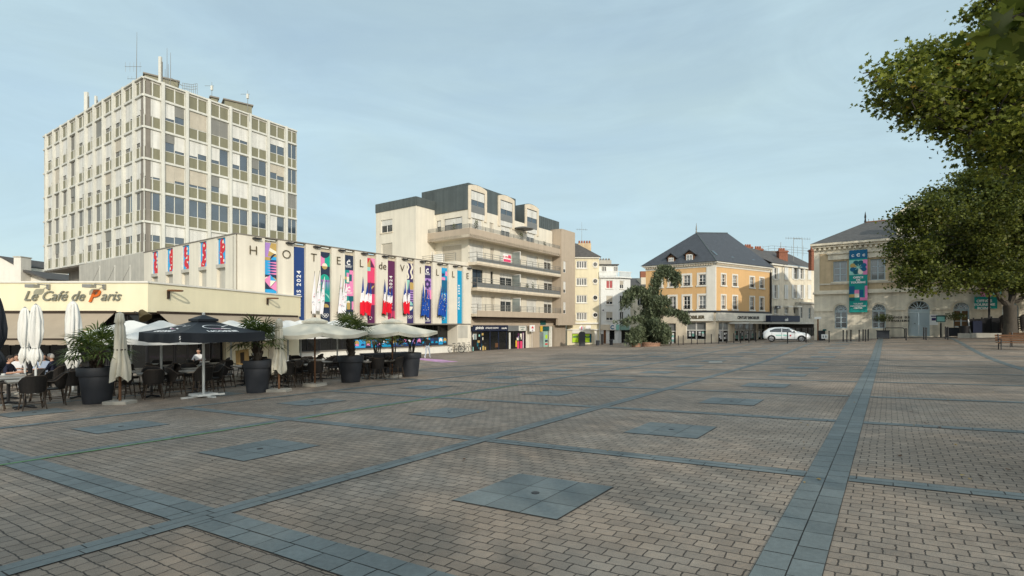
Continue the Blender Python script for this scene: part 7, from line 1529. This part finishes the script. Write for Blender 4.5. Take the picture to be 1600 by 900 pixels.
Y = 66.; x = (909.5-800)/800*Y; p = Vector((x, Y, gz(x, Y))); t = thing('totem', p, 'dark parking totem with a round white no entry disc on top', 'totem'); mb = MB(); mb.box(p.x-.38, p.x+.38, p.y-.2, p.y+.2, p.z, p.z+1.75, 'anthracite'); mb.box(p.x-.30, p.x+.30, p.y-.16, p.y+.16, p.z+1.75, p.z+1.85, 'black_metal'); mb.build('cabinet', t); mb = MB(); F = Fr((p.x-.05, p.y), (1, 0)); zc = CAMZ+(508-514)/800*Y+.1; mb.tube([F.P(0, p.z+1.8), F.P(0, zc)], .04, 'steel_grey', n=6); mb.fprism(F, disc((0, zc), .38, 20), .0, .05, 'ink_white'); annulus(mb, F, (0, zc), .38, .05, .052, 'bk_cream', 20); mb.fpoly(F, [(-.06, zc-.25), (.08, zc-.2), (.06, zc+.25), (-.08, zc+.2)], .054, 'bk_rose'); mb.build('disc', t)
post(941, 0, 1.45, .16, 'plain black post before the doorway of the white house', None, name='post', cat='post', Y=70)
post(926.5, 0, 1.2, .04, 'slim grey post right of the lime window', None, name='post', cat='post', Y=70, m='steel_grey')
# ---- beside the tourist office
TG = TO.moved(out=1.3)
def tg(px, out=0.): F = TO.moved(out=1.3+out); s = F.s(px); p = F.P(s, 0); p.z = gz(p.x, p.y); return F, s, p
F, s, p = tg(1278, .6); t = thing('sign_post', p, 'rusty post with a white plate at the left corner of the tourist office', 'sign'); mb = MB(); mb.fbox(F, s-.06, s+.06, p.z, p.z+2.1, -.06, .06, 'rust'); mb.build('post', t); mb = MB(); mb.fbox(F, s-.3, s+.28, p.z+2.1, p.z+2.32, -.08, .08, 'ink_white'); mb.build('plate', t)
F, s, p = tg(1283, .5); t = thing('waste_bin', p, 'dark bin against the stone wall beside the rusty post', 'bin'); mb = MB(); mb.lathe([(.24, 0), (.3, .85), (.32, .86), (.32, .95), (.2, .97)], p, 'anthracite', n=14); mb.build('body', t, smooth=True)
F, s, p = tg(1288.5, 1.0); t = thing('waste_bin', p, 'small bin with a white notice and green rim on a post', 'bin'); mb = MB(); mb.tube([p, p+Vector((0, 0, 1.05))], .05, 'anthracite', n=6); mb.lathe([(.16, .95), (.18, 1.05), (.1, 1.1)], p, 'teal_sign', n=12); mb.build('post', t); mb = MB(); mb.fbox(F, s-.26, s+.26, p.z+.18, p.z+.6, .04, .08, 'ink_white'); mb.fbox(F, s-.16, s-.06, p.z+.28, p.z+.48, .08, .083, 'panel_grey'); mb.fbox(F, s+.06, s+.16, p.z+.28, p.z+.48, .08, .083, 'panel_grey'); mb.build('notice', t)
def box_planter(px, out, w, h, label, lab2, rad, top):
    F, s, p = tg(px, out); t = thing('box_planter', p, label, 'planter'); mb = MB(); mb.fbox(F, s-w/2, s+w/2, p.z+.08, p.z+h, -.45, .45, 'anthracite'); mb.fbox(F, s-w/2-.04, s+w/2+.04, p.z+h, p.z+h+.07, -.49, .49, 'black_metal'); mb.build('box', t)
    mb = MB()
    for a in (-w/2+.06, w/2-.06):
        for o in (-.42, .42): mb = MB(); mb.fbox(F, s+a-.05, s+a+.05, p.z, p.z+.08, o-.05, o+.05, 'black_metal'); mb.build('foot', t)
    shrub(p+Vector((0, 0, h)), 1, top, rad, lab2, n=900, size=.055, name='clipped_tree', cat='shrub')
box_planter(1379.5, .4, .95, .72, 'square dark planter box below the words OFFICE DE TOURISME', 'small round bay tree in the planter below OFFICE DE TOURISME', (.9, .8, .42), 1.2)
box_planter(1492.5, .5, 1.2, .75, 'low dark planter box before the brown window', 'flat-topped green shrub before the brown window', (.9, .8, .4), 1.05)
F, s, p = tg(1507, 2.6); t = thing('waste_bin', p, 'dark tapered bin on a pale slab by the black screens', 'bin'); mb = MB(); mb.lathe([(.26, .06), (.36, .9), (.38, .91), (.38, .97), (.3, .98)], p, 'black_plastic', n=14); mb.build('body', t, smooth=True); mb = MB(); mb.fbox(F, s-.35, s+.7, p.z, p.z+.06, -.3, .4, 'base_stone'); mb.build('slab', t)
F, s, p = tg(1470, .1); t = thing('info_panel', p, 'small green framed notice on a post beside the blue door', 'notice'); mb = MB(); mb.fbox(F, s-.06, s+.06, p.z, p.z+1.25, -.05, .05, 'black_metal'); mb.build('post', t); mb = MB(); mb.fbox(F, s-.32, s+.32, p.z+1.35, p.z+1.95, -.04, .05, 'teal_sign'); mb.fbox(F, s-.26, s+.26, p.z+1.41, p.z+1.82, .05, .055, 'bk_mint'); mb.fbox(F, s-.02, s+.02, p.z+1.25, p.z+1.35, -.03, .03, 'black_metal'); mb.build('frame', t)
s = TO.s(1459); z = TO.z(500, s); mb = MB(); mb.fbox(TO, s-.3, s+.3, z-.45, z+.5, .0, .03, 'ink_white'); mb.fbox(TO, s-.2, s+.2, z+.3, z+.4, .03, .034, 'bk_purple'); mb.fbox(TO, s-.15, s+.15, z-.05, z+.2, .03, .034, 'bk_purple'); mb.build('poster', label='white poster with purple print on the wall right of the blue door', cat='poster')
F, s, p = tg(1545.5, 1.6); t = thing('street_lamp', p, 'dark lamp post in front of the square teal banner', 'street lamp'); mb = MB(); mb.tube([p, p+Vector((0, 0, .9)), p+Vector((0, 0, .95)), p+Vector((0, 0, 4.4))], [.14, .12, .08, .06], 'black_metal', n=10); mb.build('post', t, smooth=True); mb = MB(); mb.lathe([(.06, 4.4), (.2, 4.5), (.26, 4.95), (.3, 5.0), (.05, 5.3)], p, 'black_metal', n=8); mb.build('lantern', t)
mb = MB(); F, s0, p = tg(1404, -.6); q = F.s(1413.5); mb.tube([F.P(s0-1.0, p.z+.95), F.P(q-.15, p.z+.95), F.P(q, p.z+.85), F.P(q, p.z)], .04, 'black_metal', n=6); mb.tube([F.P(s0-1.0, p.z+.95), F.P(s0-1.0, p.z)], .04, 'black_metal', n=6); mb.build('handrail', label='black handrail beside the step of the blue door', cat='handrail')
F, s, p = tg(1400, -.9); mb = MB(); mb.fbox(F, F.s(1392), F.s(1500), p.z-.5, p.z+.12, -.35, .3, 'concrete_dark'); mb.build('stone_step', label='long low stone step in front of the blue door', cat='step')
# folded terrace screens, stacked chairs and kerb round the tree
for i, (px, w, h, o, m) in enumerate(((1521, .75, 1.5, 2.2, 'black_plastic'), (1527, .55, 1.35, 2.6, 'navy'), (1534, .8, 1.5, 2.2, 'black_plastic'), (1549, .9, 1.55, 2.2, 'black_plastic'), (1562, 1.0, 1.5, 2.4, 'black_plastic'))):
    F, s, p = tg(px, o); t = thing('folded_screen', p, 'dark folded terrace screen, %s from the left beside the plane trunk' % ORD[i], 'screen', 'folded terrace screens under the plane tree'); mb = MB(); mb.fbox(F, s-w/2, s+w/2, p.z+.1, p.z+h, -.2, .2, m); mb.build('panel', t); mb = MB(); mb.fbox(F, s-w/2-.03, s+w/2+.03, p.z, p.z+.1, -.25, .25, 'black_metal'); mb.fbox(F, s-.05, s+.05, p.z+h, p.z+h+.12, -.04, .04, 'black_metal'); mb.build('foot', t)
for i, (px, o, l) in enumerate(((1530, 3.1, 2.6), (1549, 3.2, 2.4))):
    F, s, p = tg(px, o); mb = MB(); mb.fbox(F, s-l/2, s+l/2, p.z-.1, p.z+.34, -.2, .2, 'concrete_grey'); mb.build('stone_block', label='%s low stone block under the folded screens' % ['left', 'right'][i], cat='kerb', group='stone blocks by the plane tree')
mb = MB(); F, s, p = tg(1515.5, 2.5); mb.tube([F.P(s-.1, p.z+1.5), F.P(s+.08, p.z)], .04, 'ink_white', n=6); mb.build('white_post', label='leaning white post at the left of the folded screens', cat='post')
for k_, px in enumerate((1571, 1599)):
    F, s, p = tg(px, 3.2)
    for i in range(6):
        o = copy_tree(CH0); o.location = p+Vector((.0, .02*i, .17*i)); o.rotation_euler = (0, 0, 2.6+k_*.6); tags(o, 'wicker chair, %s from the bottom of the stack %s of the plane trunk' % (ORD[i], ['left', 'right'][k_]), 'chair', 'stacked chairs by the plane trunk')
def bench(px, py, rz, label):
    p = gp(px, py); t = thing('park_bench', (0, 0, 0), label, 'bench', 'wooden benches at the right edge')
    mb = MB(); [mb.box(-.9, .9, -.25+.13*i, -.14+.13*i, .42, .46, 'wood_brown') for i in range(4)]; mb.build('seat', t); mb = MB()
    for i in range(3): mb.hexa([Vector((x, .29+.05*i+y, .52+.14*i+z)) for z in (0, .11) for x, y in ((-.9, .0), (.9, .0), (.9, .035), (-.9, .035))], 'wood_brown')
    mb.build('backrest', t)
    for x in (-.75, .75):
        mb = MB(); mb.tube([Vector((x, -.27, 0)), Vector((x, -.24, .25)), Vector((x, -.27, .62)), Vector((x, .1, .66)), Vector((x, .3, .6))], .03, 'black_metal', n=6); mb.tube([Vector((x, .32, 0)), Vector((x, .24, .4)), Vector((x, .42, .95))], .03, 'black_metal', n=6); mb.tube([Vector((x, -.25, .40)), Vector((x, .26, .40))], .025, 'black_metal', n=6); mb.build('leg', t)
    t.location = p; t.rotation_euler = (0, 0, rz)
bench(1589, 547, -.55, 'slatted wooden bench with iron legs at the right edge'); bench(1606, 543, -.9, 'second wooden bench cut off by the right edge')

# ================================================================== people
def grow(jobs):                                                      # one skinned surface per body
    objs = []
    for pts, edges, rad in jobs:
        me = bpy.data.meshes.new('person'); me.from_pydata(pts, edges, []); o = bpy.data.objects.new('person', me); SC.collection.objects.link(o); sk = o.modifiers.new('s', 'SKIN'); sk.use_smooth_shade = True
        for i, r in enumerate(rad): me.skin_vertices[0].data[i].radius = (r, r) if not hasattr(r, '__len__') else r
        me.skin_vertices[0].data[0].use_root = True; o.modifiers.new('u', 'SUBSURF').levels = 2; objs.append(o)
    dg = bpy.context.evaluated_depsgraph_get(); out_ = []
    for o in objs: e = o.evaluated_get(dg); m = e.to_mesh(); out_.append(([tuple(v.co) for v in m.vertices], [tuple(p.vertices) for p in m.polygons])); e.to_mesh_clear()
    for o in objs: bpy.data.objects.remove(o)
    return out_
def skeleton(pose):
    J = dict(pel=(0, 0, .95), spn=(0, -.01, 1.15), che=(0, .01, 1.36), nek=(0, .015, 1.49), hed=(0, -.005, 1.56))
    for s, k in ((-1, 'l'), (1, 'r')):
        J['sh'+k] = (s*.165, .015, 1.41); J['hp'+k] = (s*.095, 0, .90)
    if pose == 'walk':
        J.update(ell=(-.25, .05, 1.14), wrl=(-.22, -.12, .95), elr=(.25, .10, 1.15), wrr=(.25, .10, .90), knl=(-.10, -.16, .50), anl=(-.10, -.24, .09), tol=(-.10, -.38, .05), knr=(.10, .02, .49), anr=(.10, .30, .14), tor=(.10, .22, .03))
    else:
        dz = -.42
        for q in ('pel', 'spn', 'che', 'nek', 'hed', 'shl', 'shr', 'hpl', 'hpr'): x, y, z = J[q]; J[q] = (x, y-(.05*(z-.9)/.5 if z > 1.1 else 0), z+dz)
        J.update(ell=(-.27, -.10, .76), wrl=(-.16, -.36, .78), elr=(.27, -.12, .77), wrr=(.13, -.38, .80), knl=(-.13, -.45, .50), anl=(-.13, -.42, .09), tol=(-.14, -.57, .04), knr=(.13, -.46, .50), anr=(.14, -.36, .09), tor=(.15, -.50, .04))
    names = list(J); I = {n: i for i, n in enumerate(names)}
    E = [('pel', 'spn'), ('spn', 'che'), ('che', 'nek'), ('nek', 'hed'), ('che', 'shl'), ('che', 'shr'), ('pel', 'hpl'), ('pel', 'hpr')]+[(a+k, b+k) for k in 'lr' for a, b in (('sh', 'el'), ('el', 'wr'), ('hp', 'kn'), ('kn', 'an'), ('an', 'to'))]
    rad = {'pel': (.15, .11), 'spn': (.135, .10), 'che': (.155, .11), 'nek': .052, 'hed': .055, 'sh': .062, 'el': .043, 'wr': .03, 'hp': .088, 'kn': .057, 'an': .04, 'to': .038}
    return J, [J[n] for n in names], [(I[a], I[b]) for a, b in E], [rad.get(n, rad.get(n[:2], .05)) for n in names], E
def person(p, rz, pose, label, top, legs, shoe, hair, seat=False, long_=True):
    J, pts, ed, rad, E = skeleton(pose); (v, f), = grow([(pts, ed, rad)]); mb = MB(); V3 = [Vector(q) for q in v]
    for q in f:
        c = sum((V3[i] for i in q), Vector())/len(q); best = None
        for a, b in E:
            A, B = Vector(J[a]), Vector(J[b]); t_ = max(0, min(1, (c-A).dot(B-A)/(B-A).length_squared)); d = (c-(A+(B-A)*t_)).length
            if best is None or d < best[0]: best = (d, a, b, t_)
        a, b, t_ = best[1:]
        m = 'skin' if b in ('hed',) or a == 'nek' else top
        if a[:2] == 'el' and (not long_ or t_ > .9): m = 'skin'
        if a[:2] in ('hp',) or a[:2] == 'kn' or b[:2] == 'hp': m = legs
        if a[:2] == 'an' or (a[:2] == 'kn' and t_ > .93): m = shoe
        mb.face([V3[i] for i in q], m)
    o_ = MB(); H = Vector(J['hed'])+Vector((0, -.015, .075)); n, k = 14, 10; sk = mb.slot('skin'); i0 = len(mb.v)
    for j in range(k+1):
        th = math.pi*j/k
        for i in range(n): a = 2*math.pi*i/n; r = math.sin(th); x, y, z = .076*r*math.cos(a), .095*r*math.sin(a), .118*math.cos(th); x *= 1-.25*max(0, -z/.118); mb.v.append(tuple(H+Vector((x, y-.012*max(0, -z/.118), z))))
    for j in range(k):
        for i in range(n): q = (i+1) % n; mb.f.append((i0+j*n+i, i0+j*n+q, i0+(j+1)*n+q, i0+(j+1)*n+i)); mb.mi.append(sk)
    mb.tube([H+Vector((0, -.09, .025)), H+Vector((0, -.118, -.02)), H+Vector((0, -.095, -.028))], [.008, .016, .010], 'skin', n=6)
    for s in (-1, 1): mb.lathe([(.012, -.01), (.02, .01), (.012, .03)], H+Vector((s*.074, .0, -.01)), 'skin', n=8); mb.lathe([(.002, -.008), (.011, 0), (.002, .008)], H+Vector((s*.03, -.083, .015)), 'hair_dark', n=8)
    mb.box(H.x-.022, H.x+.022, H.y-.098, H.y-.08, H.z-.062, H.z-.054, 'terracotta')
    for kx in 'lr':                                                  # hands: palm, four fingers of different length, thumb on the inner side
        w, e = Vector(J['wr'+kx]), Vector(J['el'+kx]); d = (w-e).normalized(); sd_ = d.cross(Vector((0, 0, 1))).normalized() if abs(d.z) < .8 else Vector((0, 1, 0)); up = sd_.cross(d); s = -1 if kx == 'l' else 1
        mb.tube([w-d*.02, w+d*.045, w+d*.085], [.028, .036, .030], 'skin', n=8)
        for q, l in zip((-.026, -.009, .009, .026), (.062, .075, .07, .055)): b = w+d*.085+sd_*q; mb.tube([b-d*.02, b+d*l*.5-up*.006, b+d*l*.85-up*.028], [.009, .008, .006], 'skin', n=6)
        b = w+d*.03-sd_*s*.028; mb.tube([b, b+d*.03-sd_*s*.022, b+d*.06-sd_*s*.024-up*.012], [.011, .010, .007], 'skin', n=6)
    X = Matrix.Translation(p) @ Matrix.Rotation(rz, 4, 'Z'); mb.v = [tuple(X @ Vector(q)) for q in mb.v]
    o = mb.build('person', smooth=True, label=label, cat='person', ang=70); hb = MB(); i0 = 0; ks = hb.slot(hair); n, k = 16, 8
    for j in range(k+1):
        th = math.pi*.58*j/k
        for i in range(n):
            a = 2*math.pi*i/n; r = math.sin(th); fr = max(0, -math.sin(a)); z = .127*math.cos(th*(1-.42*fr)); hb.v.append(tuple(X @ (H+Vector((.084*r*math.cos(a), .104*r*math.sin(a)+.006, z+.004)))))
    for j in range(k):
        for i in range(n): q = (i+1) % n; hb.f.append((j*n+i, j*n+q, (j+1)*n+q, (j+1)*n+i)); hb.mi.append(ks)
    hb.v = [tuple(Vector(q)-Vector(o.location)) for q in hb.v]; h_ = hb.build('hair', None, smooth=True); lo = Vector(h_.location); h_.parent = o; h_.location = lo; return o
p = gp(668, 560); person(p, math.pi*.93, 'walk', 'person in a dark jacket and pale jeans walking past the town hall', 'cloth_black', 'cloth_jean', 'shoe_white', 'hair_dark')
SEATED = [(11, 17.0, 1.9, 'person in a navy shirt sitting at the far left table', 'cloth_navy', 'hair_dark', False), (28, 19.4, .5, 'dark haired person in a white shirt sitting behind the navy one', 'cloth_white', 'hair_dark', False), (67, 19.2, .9, 'person in a pale blue shirt sitting behind the pair of tied parasols', 'cloth_blue', 'hair_dark', False), (84, 18.6, -1.2, 'grey haired person in a dark jacket seen from the side at a table', 'cloth_navy', 'hair_grey', True), (-2, 20.5, 1.2, 'person in an orange top cut off by the left edge', 'cloth_orange', 'hair_dark', True), (311, 24.5, .3, 'person in white among the far tables under the black parasol', 'cloth_white', 'hair_dark', False)]
for x, Y, a, la, top, hr, lg in SEATED:
    X_ = (x-800)/800*Y; p = Vector((X_, Y, gz(X_, Y)))
    person(p, a, 'sit', la, top, 'cloth_jean' if lg is False and top != 'cloth_navy' else 'cloth_black', 'black_plastic', hr, long_=lg)
    q = Vector((X_, Y, 0)); q.z = gz(q.x, q.y); place(0, q+Vector((-.03*math.sin(a), .03*math.cos(a), 0)), a, 'black wicker armchair under the '+la.replace('person in ', '').replace('person ', '')[:48].rsplit(' ', 1)[0], 'chair', 'wicker chairs on the terrace')
mb = MB(); q_ = [gp(x, y) for x, y in ((1107, 567.3), (1129, 567), (1128, 565), (1108, 565.2))]; mb.face([v+Vector((0, 0, .014)) for v in q_], 'base_stone'); mb.build('pale_slab', kind='structure')
# fallen leaves and scraps
mb = MB(); rl = random.Random(2)
for _ in range(34):
    px, py = rl.uniform(20, 1590), rl.uniform(590, 760)
    if rl.random() < .6: px = rl.uniform(1250, 1590)
    c = gp(px, py)+Vector((0, 0, .012)); a = rl.random()*6.28; r = .014+.022*rl.random(); mb.face([c+Vector((r*math.cos(a+k*1.05)*(1 if k % 2 else .55), r*math.sin(a+k*1.05)*(1 if k % 2 else .55), .006*(k % 3))) for k in range(6)], rl.choice(['wood_pale', 'wood_brown', 'lime' if False else 'bk_gold', 'brown_dark']))
mb.build('fallen_leaves', kind='stuff')
